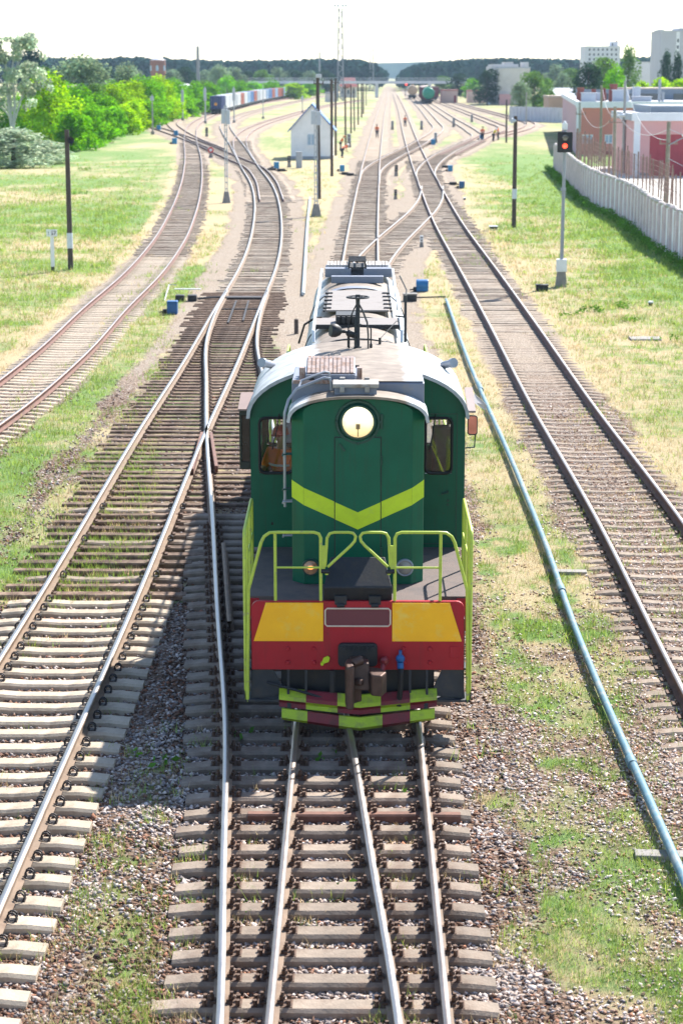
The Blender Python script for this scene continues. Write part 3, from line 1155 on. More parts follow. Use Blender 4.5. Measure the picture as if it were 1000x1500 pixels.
# blades and stretcher rods at the toe of the points
tb = MB()
for (a, b) in (((346, 441), (334, 473)), ((364, 441), (356, 470)), ):
    p, q = gp(*a, .1), gp(*b, .1)
    tb.bar((p[0], p[1], .1), (q[0], q[1], .1), .06, .05)
p, q = gp(325, 453, .1), gp(384, 453, .1)
tb.bar((p[0], p[1], .1), (q[0], q[1], .1), .07, .05)
p, q = gp(326, 437, .1), gp(384, 433, .1)
tb.bar((p[0], p[1] + .5, .06), (q[0], p[1] + .5, .06), .5, .1)
obj('stretcher_rod', tb, M_FASTD, tl)

t1 = make_track('T1', 'brown rusty track on the right running past the blue pipe', 12, 850, M_RAILTOPD, M_RAILR)
P = resample(PATH['T1'], .55)
T, _ = frames(P)
n = 0
for i in range(len(P)):
    y = P[i, 1]
    if not 22 < y < 66 or n >= 98:
        continue
    n += 1
    put_sleeper(t1, P, T, i, -1.35, 1.35, 'conc', .25, dz=-.012 - .014 * min(1, max(0, (y - 38) / 20)))
    if y < 40:
        for s in (-.797, .797):
            put_fast(t1.children[-1], 'plate', s)
far_sleepers(t1, 'T1', 66, 98, M_CONCF, dz=-.018)
far_sleepers(t1, 'T1', 98, 132, M_CONCF, dz=-.005, L=3.0)
far_sleepers(t1, 'T1', 132, 200, M_CONCF, dz=-.01)

l2 = make_track('L2', 'rusty track curving away on the far left of the yard', 20, 800, M_RAILTOPD, M_RAILR)
P = resample(PATH['L2'], .55)
T, _ = frames(P)
n = 0
for i in range(len(P)):
    y = P[i, 1]
    if not 40 < y < 110 or n >= 98 or not in_view(P[i, 0], y, 2.5):
        continue
    n += 1
    ylast = y
    put_sleeper(l2, P, T, i, -1.3, 1.3, 'pale', .25, dz=-.012)
far_sleepers(l2, 'L2', ylast + .4, 260, M_CONCF, dz=-.004)
for k, lab, y0, y1 in (('X1', 'short connecting track curving from the engine line to the right line', 55, 400),
                       ('T2', 'track curving over to the tan tank wagon', 120, 900),
                       ('T3', 'sharply bent track leading to the green tank wagon', 120, 900),
                       ('T4', 'track beside the workers leading towards the maroon wagons', 150, 900),
                       ('T5', 'outermost right track next to the far grass', 150, 900),
                       ('TD', 'dark track cutting diagonally across the left yard', 90, 900),
                       ('TM', 'track bending behind the white gabled hut', 130, 900),
                       ('TN', 'track the container train stands on', 120, 1200)):
    r = make_track(k, lab, y0, y1, M_RAILTOP if k in ('X1', 'T2', 'T3') else M_RAILTOPD, M_RAIL if k in ('X1', 'T2', 'T3') else M_RAILR)
    if k == 'X1':
        far_sleepers(r, k, 62, 105, M_CONCF, dz=-.01, L=2.5)
        far_sleepers(r, k, 105, 125, M_CONCF, dz=.002, L=2.8)
    elif k in ('T2', 'T3', 'T4'):
        bed(r, k, y0 + 30, 600, z=.02 + .003 * 'T2T3T4'.index(k))
        far_sleepers(r, k, y0, 260, M_CONC, dz=.01)
    else:
        bed(r, k, y0 + 15, 900, z=.035 + .004 * ['T5', 'TD', 'TM', 'TN'].index(k))
        far_sleepers(r, k, y0 + 35, 260, M_CONCF, dz=.022, L=2.6)
for r_, k, y0 in ((trk, 'T0', 210), (t1, 'T1', 210), (l2, 'L2', 190), (tl, 'TL', 190)):
    bed(r_, k, y0, 900, z=.012 + .0035 * ['T0', 'T1', 'L2', 'TL'].index(k))

# ------------------------------------------------------------------ the green shunting engine
M_GREEN = streaked('engine_green', (.003, .10, .058), (.022, .06, .042))
M_GREEND = mat('engine_green_dark', (.004, .05, .035), .5, var=.15, scale=2, bump=.05, bscale=6)
M_LIME = mat('lime_paint', (.50, .66, .015), .5, var=.10, scale=5, col2=(.40, .55, .06), mixlo=.58, mixhi=.75, scale2=8)
M_RAILG = mat('handrail_lime', (.44, .54, .065), .5, var=.15, scale=6, col2=(.30, .27, .16), mixlo=.58, mixhi=.66, scale2=14)
M_RED = streaked('beam_red', (.36, .016, .026), (.20, .022, .026), .45)
M_YEL = mat('panel_yellow', (1.0, .47, .004), .5, var=.10, scale=2.5, col2=(.85, .60, .12), mixlo=.52, mixhi=.75, scale2=4)
M_BLACK = mat('engine_black', (.013, .015, .020), .6, var=.3, scale=4, bump=.1, bscale=20, col2=(.03, .025, .022), scale2=5)
M_DARK = mat('underframe_grey', (.030, .034, .042), .7, var=.3, scale=4, col2=(.06, .05, .042), scale2=4)
M_DECK = mat('deck_brown', (.125, .092, .082), .85, var=.2, scale=3, bump=.5, bscale=70, col2=(.07, .06, .06), mixlo=.5, mixhi=.7, scale2=2.5)
M_SLATE = mat('slate_grey_paint', (.17, .19, .245), .55, var=.12, scale=3, col2=(.26, .23, .20), mixlo=.58, mixhi=.75, scale2=3)
M_WHITEP = mat('roof_white', (.62, .66, .70), .5, var=.08, scale=3, col2=(.44, .42, .39), mixlo=.56, mixhi=.75, scale2=2.2)
M_RUSTW = mat('rusty_vent', (.35, .27, .25), .7, var=.3, scale=12, col2=(.22, .12, .08), mixlo=.45, mixhi=.62, scale2=9)
M_STEEL = mat('grey_steel', (.30, .32, .36), .45, .3, var=.15, scale=4)
M_COUP = mat('coupler_steel', (.085, .05, .04), .55, .5, var=.35, scale=7, bump=.3, bscale=15)
M_RUBBER = mat('rubber', (.012, .012, .014), .7, var=.2, scale=8)
M_MAROON = mat('plate_maroon', (.135, .028, .04), .5, var=.05, scale=3)
M_CREAM = mat('plate_cream', (.62, .52, .42), .6, var=.1, scale=6)
M_INT = mat('cab_interior', (.07, .065, .055), .8, var=.3, scale=3)
M_BLUEP = mat('valve_blue', (.01, .10, .30), .45, var=.15, scale=6)
M_LAMP = mat('headlamp_lit', (1, .95, .8), .3, var=0, emit=(1.0, .86, .50), estr=3.2)
M_LAMPC = mat('lamp_core', (.3, .2, .1), .4, var=.1)
M_ORANGEL = mat('marker_lit', (1, .5, .2), .3, var=0, emit=(1.0, .42, .10), estr=.85)
M_LENS = mat('lens_grey', (.22, .21, .20), .12, var=.3, scale=9, spec=.8)
G_CAB = glass_mat('cab_glass', (.92, .95, .93))

def roof_dust():
    """grey-white roof paint under brown soot along the crown"""
    m = bpy.data.materials.new('sooty_roof')
    m.use_nodes = True
    t = m.node_tree
    L = t.links.new
    b = t.nodes['Principled BSDF']
    b.inputs['Roughness'].default_value = .7
    b.inputs['Specular IOR Level'].default_value = .3
    tc = N(t, 'ShaderNodeTexCoord')
    sp = N(t, 'ShaderNodeSeparateXYZ')
    L(tc.outputs['Object'], sp.inputs[0])
    ab = N(t, 'ShaderNodeMath', operation='ABSOLUTE')
    L(sp.outputs[0], ab.inputs[0])
    n = N(t, 'ShaderNodeTexNoise')
    n.inputs['Scale'].default_value = 2.2
    n.inputs['Detail'].default_value = 8
    L(tc.outputs['Object'], n.inputs['Vector'])
    a = N(t, 'ShaderNodeMath', operation='MULTIPLY_ADD')
    L(n.outputs['Fac'], a.inputs[0])
    a.inputs[1].default_value = .30
    L(ab.outputs[0], a.inputs[2])
    mr = N(t, 'ShaderNodeMapRange', interpolation_type='SMOOTHSTEP')
    mr.inputs['From Min'].default_value = .74
    mr.inputs['From Max'].default_value = .86
    L(a.outputs[0], mr.inputs['Value'])
    r = N(t, 'ShaderNodeValToRGB')
    e = r.color_ramp.elements
    e[0].position, e[0].color = .3, (.17, .135, .11, 1)
    e[1].position, e[1].color = .72, (.29, .24, .195, 1)
    n2 = N(t, 'ShaderNodeTexNoise')
    n2.inputs['Scale'].default_value = 5
    n2.inputs['Detail'].default_value = 10
    L(tc.outputs['Object'], n2.inputs['Vector'])
    L(n2.outputs['Fac'], r.inputs['Fac'])
    r2 = N(t, 'ShaderNodeValToRGB')
    e = r2.color_ramp.elements
    e[0].position, e[0].color = .3, (.30, .315, .33, 1)
    e[1].position, e[1].color = .6, (.48, .505, .53, 1)
    L(n2.outputs['Fac'], r2.inputs['Fac'])
    mx = N(t, 'ShaderNodeMix', data_type='RGBA')
    L(mr.outputs['Result'], mx.inputs['Factor'])
    L(r.outputs['Color'], mx.inputs['A'])
    L(r2.outputs['Color'], mx.inputs['B'])
    L(mx.outputs['Result'], b.inputs['Base Color'])
    return m
M_SOOT = roof_dust()

def arch(w, zs, zc, n=16, pw=2.3):
    """roof profile from (-w,zs) over (0,zc) to (w,zs): flat crown, rounded shoulders"""
    out = []
    for i in range(n + 1):
        t = math.pi * (1 - i / n)
        c, s = math.cos(t), math.sin(t)
        out.append((w * math.copysign(abs(c) ** (2 / pw), c), zs + (zc - zs) * abs(s) ** (2 / pw)))
    return out

LY = 24.7
loco = thing('locomotive', 'green diesel shunting engine with red and yellow front, its headlamp lit', 'locomotive', (LX, LY, 0))
def LP(name, mb, m, parent=None, **k):
    return obj(name, mb, m, parent or loco, **k)

# underframe, running gear
LP('underframe', MB().box(-1.12, 1.12, .35, 18.2, 1.02, 1.60), M_BLACK)
fp = MB()
fp.prism_z([(-1.07, .035), (1.07, .035), (1.07, .62), (1.44, .62), (1.44, 18.4), (-1.44, 18.4), (-1.44, .62), (-1.07, .62)], 1.66, 1.745)
LP('footplate', fp, M_DECK, bevel=.008)
for s in (-1, 1):
    LP('step_riser', MB().box(*sorted((s * 1.30, s * 1.45)), .60, .64, 1.27, 1.72), M_RED, bevel=.012)
    sv = MB()
    sv.box(*sorted((s * 1.06, s * 1.298)), .59, .62, 1.25, 1.655)
    sv.box(*sorted((s * 1.04, s * 1.06)), .03, .60, 1.0, 1.655)
    LP('step_well', sv, M_BLACK)
for y in (4.2, 13.9):
    bg_ = MB()
    for s in (-1, 1):
        bg_.prism_x([(y - 2.9, .75), (y - 2.6, .95), (y + 2.6, .95), (y + 2.9, .75), (y + 2.6, .5), (y - 2.6, .5)], s * 1.0 - .05, s * 1.0 + .05)
    bg_.box(-.95, .95, y - 2.7, y + 2.7, .72, .98)
    bo = LP('bogie', bg_, M_BLACK)
    for dy in (-2.0, 0, 2.0):
        wb = MB()
        for s in (-1, 1):
            wb.cyl((s * .735, y + dy, .745), (s * .865, y + dy, .745), .525, n=28)
            wb.cyl((s * .70, y + dy, .745), (s * .735, y + dy, .745), .555, n=28)
        wb.cyl((-.7, y + dy, .745), (.7, y + dy, .745), .09, n=10)
        LP('wheelset', wb, M_COUP, bo)
LP('fuel_tank', MB().box(-1.2, 1.2, 7.6, 10.6, .45, 1.0), M_BLACK, bevel=.05)

# front beam
def rr(x0, x1, z0, z1, r, n=5, top_only=False):
    pts = []
    cs = [(x1 - r, z1 - r, 0), (x0 + r, z1 - r, 90), (x0 + r, z0 + r, 180), (x1 - r, z0 + r, 270)]
    for k, (cx, cz, a0) in enumerate(cs):
        if top_only and k > 1:
            pts.append((x0, z0) if k == 2 else (x1, z0))
            continue
        for i in range(n + 1):
            a = R(a0 + 90 * i / n)
            pts.append((cx + r * math.cos(a), cz + r * math.sin(a)))
    return pts[::-1]
bm = MB()
bm.prism_y(rr(-1.372, 1.372, .93, 1.85, .10, top_only=True), -.03, .035)
rv = bm
for s in (-1, 1):
    for x in (.52, .83):
        for z in (1.03, 1.215):
            rv.cyl((s * x * 1.09 + (.0 if s < 0 else .03), -.03, z), (s * x * 1.09 + (.0 if s < 0 else .03), -.062, z), .034, .026, n=8)
for x, z in ((-.45, 1.085),):
    rv.cyl((x, -.03, z), (x, -.055, z), .024, n=8)
rv.box(1.19, 1.33, -.042, -.03, 1.09, 1.25)
beam = LP('front_beam', bm, M_RED, bevel=.006)
for s in (-1, 1):
    pts = [(s * .445, 1.318), (s * 1.345, 1.318), (s * 1.185, 1.832), (s * .445, 1.832)]
    pm = MB()
    pm.prism_y(pts if s > 0 else pts[::-1], -.048, -.0305)
    for bx, bz in ((.50, 1.36), (.50, 1.79), (1.10, 1.79), (1.27, 1.36), (.85, 1.79)):
        pm.cyl((s * bx, -.048, bz), (s * bx, -.056, bz), .014, n=8)
    LP('warning_panel', pm, M_YEL, bevel=.003)
np_ = LP('number_plate', MB().prism_y([(-.38, 1.535), (.38, 1.535), (.405, 1.56), (.405, 1.715), (.38, 1.74), (-.38, 1.74), (-.405, 1.715), (-.405, 1.56)][::1], -.042, -.0305), M_MAROON)
pb = MB()
o_ = [(-.395, 1.52), (.395, 1.52), (.42, 1.548), (.42, 1.728), (.395, 1.755), (-.395, 1.755), (-.42, 1.728), (-.42, 1.548)]
pb.tube([(x, -.040, z) for x, z in o_], .011, 6, closed=True)
LP('plate_border', pb, M_CREAM, np_)

# folding gangway plate
gw = MB()
gw.prism_x([(.10, 1.745), (.07, 1.745), (-.035, 2.03), (-.02, 2.05), (.30, 2.36), (.33, 2.34)], -.44, .44)
gw.v = [(x * (1 if z < 2.1 else .80), y, z) for x, y, z in gw.v]
gwp = LP('gangway_plate', gw, M_BLACK, bevel=.012)
for x in (-.22, .22):
    gh = MB()
    gh.box(x - .08, x + .08, -.035, .03, 1.80, 1.92)
    gh.cyl((x - .05, -.045, 1.80), (x + .05, -.045, 1.80), .03, n=8)
    LP('hinge', gh, M_BLACK, gwp, bevel=.01)
for s in (-1, 1):
    LP('latch', MB().cyl((s * .36, -.02, 2.24), (s * .47, -.03, 2.25), .03, n=8), M_BLACK, gwp, bevel=.005)

# coupler
cp = MB()
cp.prism_y(rr(-.255, .255, .99, 1.30, .06), -.10, -.031)
cb = cp
for i in range(6):
    cb.box(-.17 + i * .057, -.145 + i * .057, -.125, -.1, 1.21, 1.27)
for x in (-.2, .2):
    cb.cyl((x, -.1, 1.24), (x, -.13, 1.24), .035, n=10)
cpp = LP('coupler_pocket', cp, M_BLACK, bevel=.008)
hd = MB()
hd.box(-.10, .10, -.55, -.10, .96, 1.14)                                    # shank
hd.frustum(-.145, .16, -.70, -.50, .86, -.12, .14, -.62, -.42, 1.20)
hd.prism_z([(-.16, -.62), (-.145, -.86), (-.07, -.90), (-.045, -.84), (-.06, -.66), (.02, -.56), (.0, -.5), (-.14, -.5)], .66, 1.22)   # large jaw
hd.prism_z([(.06, -.52), (.13, -.60), (.17, -.80), (.30, -.84), (.37, -.66), (.29, -.5), (.16, -.44)], .82, 1.10)             # small jaw
hd.cyl((-.02, -.70, .98), (.06, -.76, .98), .05, n=8)
hd.cyl((-.06, -.64, 1.2), (.06, -.60, 1.24), .06, .07, n=8)
hd.box(-.09, .05, -.62, -.5, .68, .9)
hdo = LP('coupler', hd, M_COUP, bevel=.02)

# hoses, taps, tag
ho = MB()
ho.tube([(.545, -.03, 1.08), (.55, -.14, 1.06), (.555, -.2, .95), (.55, -.18, .70), (.535, -.13, .52), (.53, -.14, .47)], .036, 8)
hso = LP('brake_hose', ho, M_RUBBER)
va = MB()
va.cyl((.545, -.03, 1.10), (.55, -.15, 1.06), .045, n=8)
va.ball((.55, -.13, 1.11), .062, 8)
va.box(.53, .57, -.16, -.09, 1.12, 1.22)
va.cyl((.55, -.16, 1.06), (.553, -.19, .99), .045, n=8)
LP('hose_valve', va, M_BLUEP, hso, bevel=.008)
rt_ = MB()
rt_.cyl((.345, -.03, 1.07), (.345, -.14, 1.05), .045, n=8)
rt_.ball((.345, -.12, 1.08), .06, 8)
rt_.cyl((.33, -.15, 1.03), (.315, -.20, .95), .035, n=8)
LP('air_tap', rt_, mat('tap_red', (.24, .03, .035), .35, var=.2, scale=8))
tg = MB()
tg.prism_y([(-.44, 1.02), (-.375, 1.045), (-.36, 1.10), (-.385, 1.125), (-.44, 1.10), (-.46, 1.05)], -.065, -.05)
tg.cyl((-.46, -.03, 1.02), (-.46, -.08, 1.02), .022, n=8)
LP('lever_tag', tg, M_LIME)
lv = MB()
lv.tube([(-1.18, -.04, .76), (-.75, -.10, .66), (-.33, -.16, .55), (-.16, -.2, .53), (-.12, -.25, .62), (-.12, -.22, .98)], .017, 6)
lv.bar((-.335, -.06, .93), (-.335, -.08, .50), .05, .05)
lv.bar((-.30, -.05, .93), (-.31, -.1, .5), .02, .02)
LP('uncoupling_lever', lv, M_BLACK)

# snow plough: two V-shaped striped bars
MPL = [mat('plough_lime', (.34, .47, .02), .6, var=.15, scale=5, col2=(.20, .22, .06), mixlo=.5, mixhi=.7, scale2=6), mat('plough_red', (.17, .012, .022), .6, var=.2, scale=5, col2=(.07, .02, .02), mixlo=.5, mixhi=.7, scale2=6)]
def vbar(levels, cols, x_edges, yoff):
    mb = MB()
    def yv(x, lv):
        return yoff + lv[0] + .17 * abs(x)
    for k in range(len(levels) - 1):
        for i in range(len(x_edges) - 1):
            a, b = x_edges[i], x_edges[i + 1]
            xs_ = [a, b] if not (a < 0 < b) else [a, 0.03, b]
            for u, v in zip(xs_[:-1], xs_[1:]):
                l0, l1 = levels[k], levels[k + 1]
                f = lambda x, l: l[1] + l[2] * abs(x)
                mb.add([(u, yv(u, l0), f(u, l0)), (v, yv(v, l0), f(v, l0)), (v, yv(v, l1), f(v, l1)), (u, yv(u, l1), f(u, l1)),
                        (u, yv(u, l0) + .04, f(u, l0)), (v, yv(v, l0) + .04, f(v, l0)), (v, yv(v, l1) + .04, f(v, l1)), (u, yv(u, l1) + .04, f(u, l1))],
                       [(0, 1, 2, 3), (7, 6, 5, 4), (0, 4, 5, 1), (3, 2, 6, 7), (0, 3, 7, 4), (1, 5, 6, 2)], cols[k][i])
    return mb
xe = [-1.02, -.67, -.26, .30, .68, 1.03]
up = vbar([(-.40, .385, .055), (-.375, .435, .055), (-.44, .49, .055), (-.43, .54, .05), (-.33, .625, .04)], [[1, 0, 1, 0, 1], [1, 0, 1, 0, 1], [0, 1, 0, 1, 0], [0, 1, 0, 1, 0]], xe, .16)
LP('snow_plough', up, MPL)
xe = [-.985, -.65, -.24, .32, .68, 1.0]
lo = vbar([(-.40, .165, .10), (-.50, .235, .09), (-.46, .36, .075)], [[0, 1, 0, 1, 0], [0, 1, 0, 1, 0]], xe, .16)
lo.cyl((-.86, -.16, .37), (-.86, -.145, .37), .02, n=8)
lp = LP('snow_plough', lo, MPL)
ps = MB()
for x in (-.90, -.67, -.33, .68, .90):
    ps.bar((x, .0, .94), (x, -.06, .60), .03, .05)
    ps.bar((x, -.02, .62), (x * .98, -.1, .36), .05, .03)
ps.box(-1.0, 1.0, .16, .2, .45, .93)
LP('plough_bracket', ps, M_BLACK)

# corner steps
for s in (-1, 1):
    st_ = MB()
    pts = [(s * 1.36, .93), (s * 1.10, .93), (s * .94, .57), (s * 1.40, .52)]
    st_.prism_y(pts if s < 0 else pts[::-1], .02, .05)
    st_.box(*sorted((s * .98, s * 1.46)), -.06, .30, .50, .53)
    st_.box(*sorted((s * 1.0, s * 1.44)), .05, .34, .90, .93)
    st_.box(*sorted((s * 1.37, s * 1.385)), .03, .55, .52, 1.60)
    st_.prism_x([(-.06, .53), (.05, .53), (.0, .68)], s * 1.47 - .006, s * 1.47 + .006)
    LP('corner_step', st_, M_DARK, bevel=.006)

# handrails
def arcpts(c, r, a0, a1, ax='xz', n=6):
    return [(c[0] + r * math.cos(R(a0 + (a1 - a0) * i / n)), c[1], c[2] + r * math.sin(R(a0 + (a1 - a0) * i / n))) for i in range(n + 1)]
for s in (-1, 1):
    h = MB()
    zt = 2.755
    pts = [(s * 1.43, -.04, .50), (s * 1.405, -.02, 2.0), (s * 1.24, 0, 2.62), (s * 1.20, 0, 2.70), (s * 1.13, 0, 2.75), (s * 1.02, 0, zt), (s * .56, 0, zt), (s * .50, 0, 2.735), (s * .475, 0, 2.68), (s * .475, 0, 1.75)]
    h.tube(pts, .021, 8)
    h.tube([(s * 1.06, 0, zt - .01), (s * 1.06, 0, 1.74)], .02, 8)
    h.tube([(s * .475, 0, 2.29), (s * 1.06, 0, 2.29)], .014, 8)
    hh = LP('front_handrail', h, M_RAILG, smooth=40)
    g_ = MB()
    g_.box(*sorted((s * .42, s * .475)), -.012, .012, 2.27, 2.58)
    g_.tube([(s * .42, 0, 2.30), (s * .40, 0, 2.6), (s * .395, 0, 2.68), (s * .36, 0, 2.74), (s * .30, 0, 2.755), (s * .12, 0, 2.755), (s * .06, 0, 2.745), (s * .028, 0, 2.70), (s * .04, 0, 2.64), (s * .09, 0, 2.58), (s * .385, 0, 2.30)], .019, 8)
    g_.box(*sorted((s * .38, s * .42)), -.03, -.012, 2.2, 2.26)
    LP('handrail_gate', g_, M_RAILG, smooth=40)
    sd = MB()
    x = s * 1.455
    sd.tube([(x, .0, .52), (x, 0, 2.66), (x, .04, 2.74), (x, .10, 2.765), (x * 1.005, 1.9, 2.77), (x * 1.005, 2.02, 2.75), (x * 1.005, 2.06, 2.68), (x * 1.005, 2.06, 1.74)], .022, 8)
    sd.tube([(x, .62, 2.76), (x, .62, 1.30)], .02, 8)
    sd.tube([(x, 1.35, 2.76), (x, 1.35, 1.74)], .02, 8)
    sd.tube([(x, .62, 2.28), (x, 2.06, 2.28)], .013, 8)
    LP('side_handrail', sd, M_RAILG, smooth=40)
    # long rails beside the rear bonnet
    rd = MB()
    rd.tube([(x, 6.2, 1.74), (x, 6.2, 2.74), (x, 6.3, 2.80), (x, 17.6, 2.80), (x, 17.9, 2.7), (x, 17.9, 1.74)], .022, 8)
    for y in (8, 10, 12, 14, 16):
        rd.tube([(x, y, 2.8), (x, y, 1.74)], .018, 6)
    LP('side_handrail', rd, M_RAILG, smooth=40)
    gr = MB()
    gr.tube([(s * 1.60, 5.95, 2.3), (s * 1.60, 5.95, 3.55), (s * 1.58, 6.0, 3.65), (s * 1.42, 6.05, 3.95)], .02, 8)
    LP('grab_rail', gr, M_STEEL, smooth=40)

# short front bonnet
HF = 1.25
def hood_prof(w, z0, zs, zc, n=14):
    return [(-w, z0)] + arch(w, zs, zc, n, 2.15) + [(w, z0)]
hb = MB()
hb.loft_y([(HF, hood_prof(.725, 1.745, 4.10, 4.285)), (HF + .17, hood_prof(.885, 1.745, 4.02, 4.285)), (3.38, hood_prof(.885, 1.745, 4.02, 4.285))])
fh = LP('front_bonnet', hb, M_GREEN, bevel=.01)
rf = MB()
outer = arch(.945, 3.98, 4.33, 18, 2.4)
inner = arch(.905, 3.97, 4.295, 18, 2.4)
rf.prism_y(outer + inner[::-1], HF - .09, 1.95)
LP('bonnet_roof', rf, M_SOOT, smooth=50)
# chevron and door on the front
cz0 = [(-.725, 3.0), (-.0, 2.60), (.725, 3.0)]
chv = MB()
def chev(xa, za, xb, zb, ya, yb, hgt=.235):
    chv.add([(xa, ya, za - hgt), (xb, yb, zb - hgt), (xb, yb, zb), (xa, ya, za), (xa, ya + .01, za - hgt), (xb, yb + .01, zb - hgt), (xb, yb + .01, zb), (xa, ya + .01, za)],
            [(0, 1, 2, 3), (7, 6, 5, 4), (0, 4, 5, 1), (3, 2, 6, 7), (0, 3, 7, 4), (1, 5, 6, 2)])
yd = HF - .026
yf = HF - .004
xl, xr = -.303, .302
zz = lambda x: 2.745 + .405 * abs(x) / .885
for xa, xb, y_ in ((-.722, xl, yf), (xl, 0, yd), (0, xr, yd), (xr, .722, yf)):
    chev(xa, zz(xa), xb, zz(xb), y_, y_)
for s in (-1, 1):
    a, b = s * .7245, s * .8895
    if s > 0:
        chev(a, zz(a), b, zz(b), HF - .004, HF + .166)
    else:
        chev(b, zz(b), a, zz(a), HF + .166, HF - .004)
LP('chevron_stripe', chv, M_LIME, fh)
dm_ = MB()
dm_.box(xl, xr, HF - .02, HF + .01, 1.90, 3.76)
dr = LP('bonnet_door', dm_, M_GREEN, fh, bevel=.006)
ds = MB()
for (a, c) in (((xl - .006, 1.90), (xl - .006, 3.766)), ((xr + .006, 1.90), (xr + .006, 3.766)), ((xl - .012, 3.766), (xr + .012, 3.766))):
    ds.bar((a[0], HF - .003, a[1]), (c[0], HF - .003, c[1]), .012, .012)
LP('door_seam', ds, M_BLACK, dr)
dh = MB()
dh.bar((-.245, HF - .035, 3.68), (-.175, HF - .035, 3.58), .025, .025)
for z in (2.2, 3.45):
    dh.cyl((xr + .012, HF - .012, z - .06), (xr + .012, HF - .012, z + .06), .014, n=8)
LP('door_handle', dh, M_GREEND, dr)
# headlamp
hl = MB()
hl.lathe_y((0, HF, 4.0 - .03), [(.0, .30), (-.022, .295), (-.022, .265), (-.012, .255), (-.03, .245), (-.045, .232), (-.045, .213), (-.01, .205)], 32)
hlo = LP('headlamp', hl, M_GREEND, smooth=40)
ll = MB()
ll.lathe_y((0, HF, 3.97), [(-.012, .206), (-.026, .16), (-.036, .09), (-.04, .0001)], 28)
def lamp_mat():
    m = bpy.data.materials.new('headlamp_lit')
    m.use_nodes = True
    t = m.node_tree
    L = t.links.new
    b = t.nodes['Principled BSDF']
    b.inputs['Base Color'].default_value = (.9, .8, .55, 1)
    b.inputs['Roughness'].default_value = .15
    tc = N(t, 'ShaderNodeTexCoord')
    sp = N(t, 'ShaderNodeSeparateXYZ')
    L(tc.outputs['Object'], sp.inputs[0])
    n = N(t, 'ShaderNodeTexNoise')
    n.inputs['Scale'].default_value = 9
    L(tc.outputs['Object'], n.inputs['Vector'])
    a = N(t, 'ShaderNodeMath', operation='MULTIPLY_ADD')
    L(n.outputs['Fac'], a.inputs[0])
    a.inputs[1].default_value = .16
    L(sp.outputs[2], a.inputs[2])
    mr = N(t, 'ShaderNodeMapRange')
    mr.inputs['From Min'].default_value = 3.97 - .12
    mr.inputs['From Max'].default_value = 3.97 + .22
    L(a.outputs[0], mr.inputs['Value'])
    r = N(t, 'ShaderNodeValToRGB')
    e = r.color_ramp.elements
    e[0].position, e[0].color = .0, (.34, .20, .06, 1)
    e[1].position, e[1].color = 1.0, (.85, .80, .55, 1)
    k = e.new(.35)
    k.color = (.46, .36, .14, 1)
    L(mr.outputs['Result'], r.inputs['Fac'])
    L(r.outputs['Color'], b.inputs['Emission Color'])
    b.inputs['Emission Strength'].default_value = .85
    return m
LP('lens', ll, lamp_mat(), hlo, smooth=60)
lc = MB()
lc.box(-.028, .028, HF - .052, HF - .038, 3.88, 3.95)
lc.cyl((0, HF - .046, 3.78), (0, HF - .046, 3.88), .007, n=6)
LP('lamp_bracket', lc, M_LAMPC, hlo)
hx = MB()
for a in (0, 90, 180, 270):
    x, z = .285 * math.cos(R(a)), 3.97 + .285 * math.sin(R(a))
    hx.box(x - .02, x + .02, HF - .04, HF, z - .02, z + .02)
hx.box(.30, .33, HF - .03, HF, 3.88, 4.08)
LP('lamp_clip', hx, M_GREEND, hlo, bevel=.005)
for s, m in ((-1, M_ORANGEL), (1, M_LENS)):
    ml = MB()
    ml.lathe_y((s * .635 - .0, HF, 1.985), [(.05, .118), (-.05, .118), (-.06, .108), (-.05, .095)], 24)
    mo = LP('marker_lamp', ml, M_GREEND if s < 0 else M_STEEL, smooth=40)
    lm = MB()
    lm.lathe_y((s * .635, HF, 1.985), [(-.045, .098), (-.062, .06), (-.066, .0001)], 20)
    LP('lens', lm, M_LENS if s > 0 else mat('marker_glass', (.45, .22, .12), .15, var=.4, scale=14, spec=.8), mo, smooth=60)
    if s < 0:
        LP('bulb', MB().ball((s * .635, HF - .062, 1.99), .042, 10, sc=(1.3, .5, .6)), M_ORANGEL, mo)
# lid on the bonnet roof
ld = MB()
ld.box(-.31, .25, HF + .10, HF + .42, 4.26, 4.42)
ldo = LP('sand_box', ld, M_SLATE, bevel=.008)
lt = MB()
lt.box(-.335, .275, HF + .06, HF + .46, 4.42, 4.47)
for x in (-.21, .12):
    lt.box(x - .03, x + .03, HF + .04, HF + .08, 4.36, 4.44)
    lt.box(x - .035, x + .035, HF + .44, HF + .50, 4.43, 4.50)
LP('lid', lt, mat('lid_grey', (.33, .31, .29), .6, var=.15, scale=4, col2=(.24, .18, .14), scale2=6), ldo, bevel=.006)
# raised box between bonnet and cab roof
rb = MB()
rb.prism_x([(1.78, 4.0), (1.78, 4.405), (1.83, 4.425), (3.42, 4.40), (3.42, 4.0)], -.895, .895)
LP('roof_casing', rb, M_SLATE, bevel=.012)
rbt = MB()
rbt.box(.02, .88, 1.80, 3.40, 4.427, 4.437)
LP('casing_top', rbt, M_SOOT)
vt = MB()
vt.prism_x([(1.82, 4.43), (1.82, 4.52), (1.86, 4.52), (2.32, 4.68), (2.36, 4.68), (2.9, 4.43)], -.70, -.04)
vto = LP('roof_vent', vt, M_SLATE, bevel=.01)
vr = MB()
vr.box(-.88, .02, 1.76, 1.80, 4.405, 4.45)
for i in range(11):
    x = -.66 + i * .058
    vr.bar((x, 1.86, 4.535), (x, 2.33, 4.695), .048, .02)
for s in (-.76, .02):
    for j in range(4):
        vr.box(s - .035, s + .035, 1.9 + j * .16, 1.95 + j * .16, 4.43, 4.60 - .02 * j)
LP('vent_slats', vr, M_RUSTW, vto)
ns = MB()
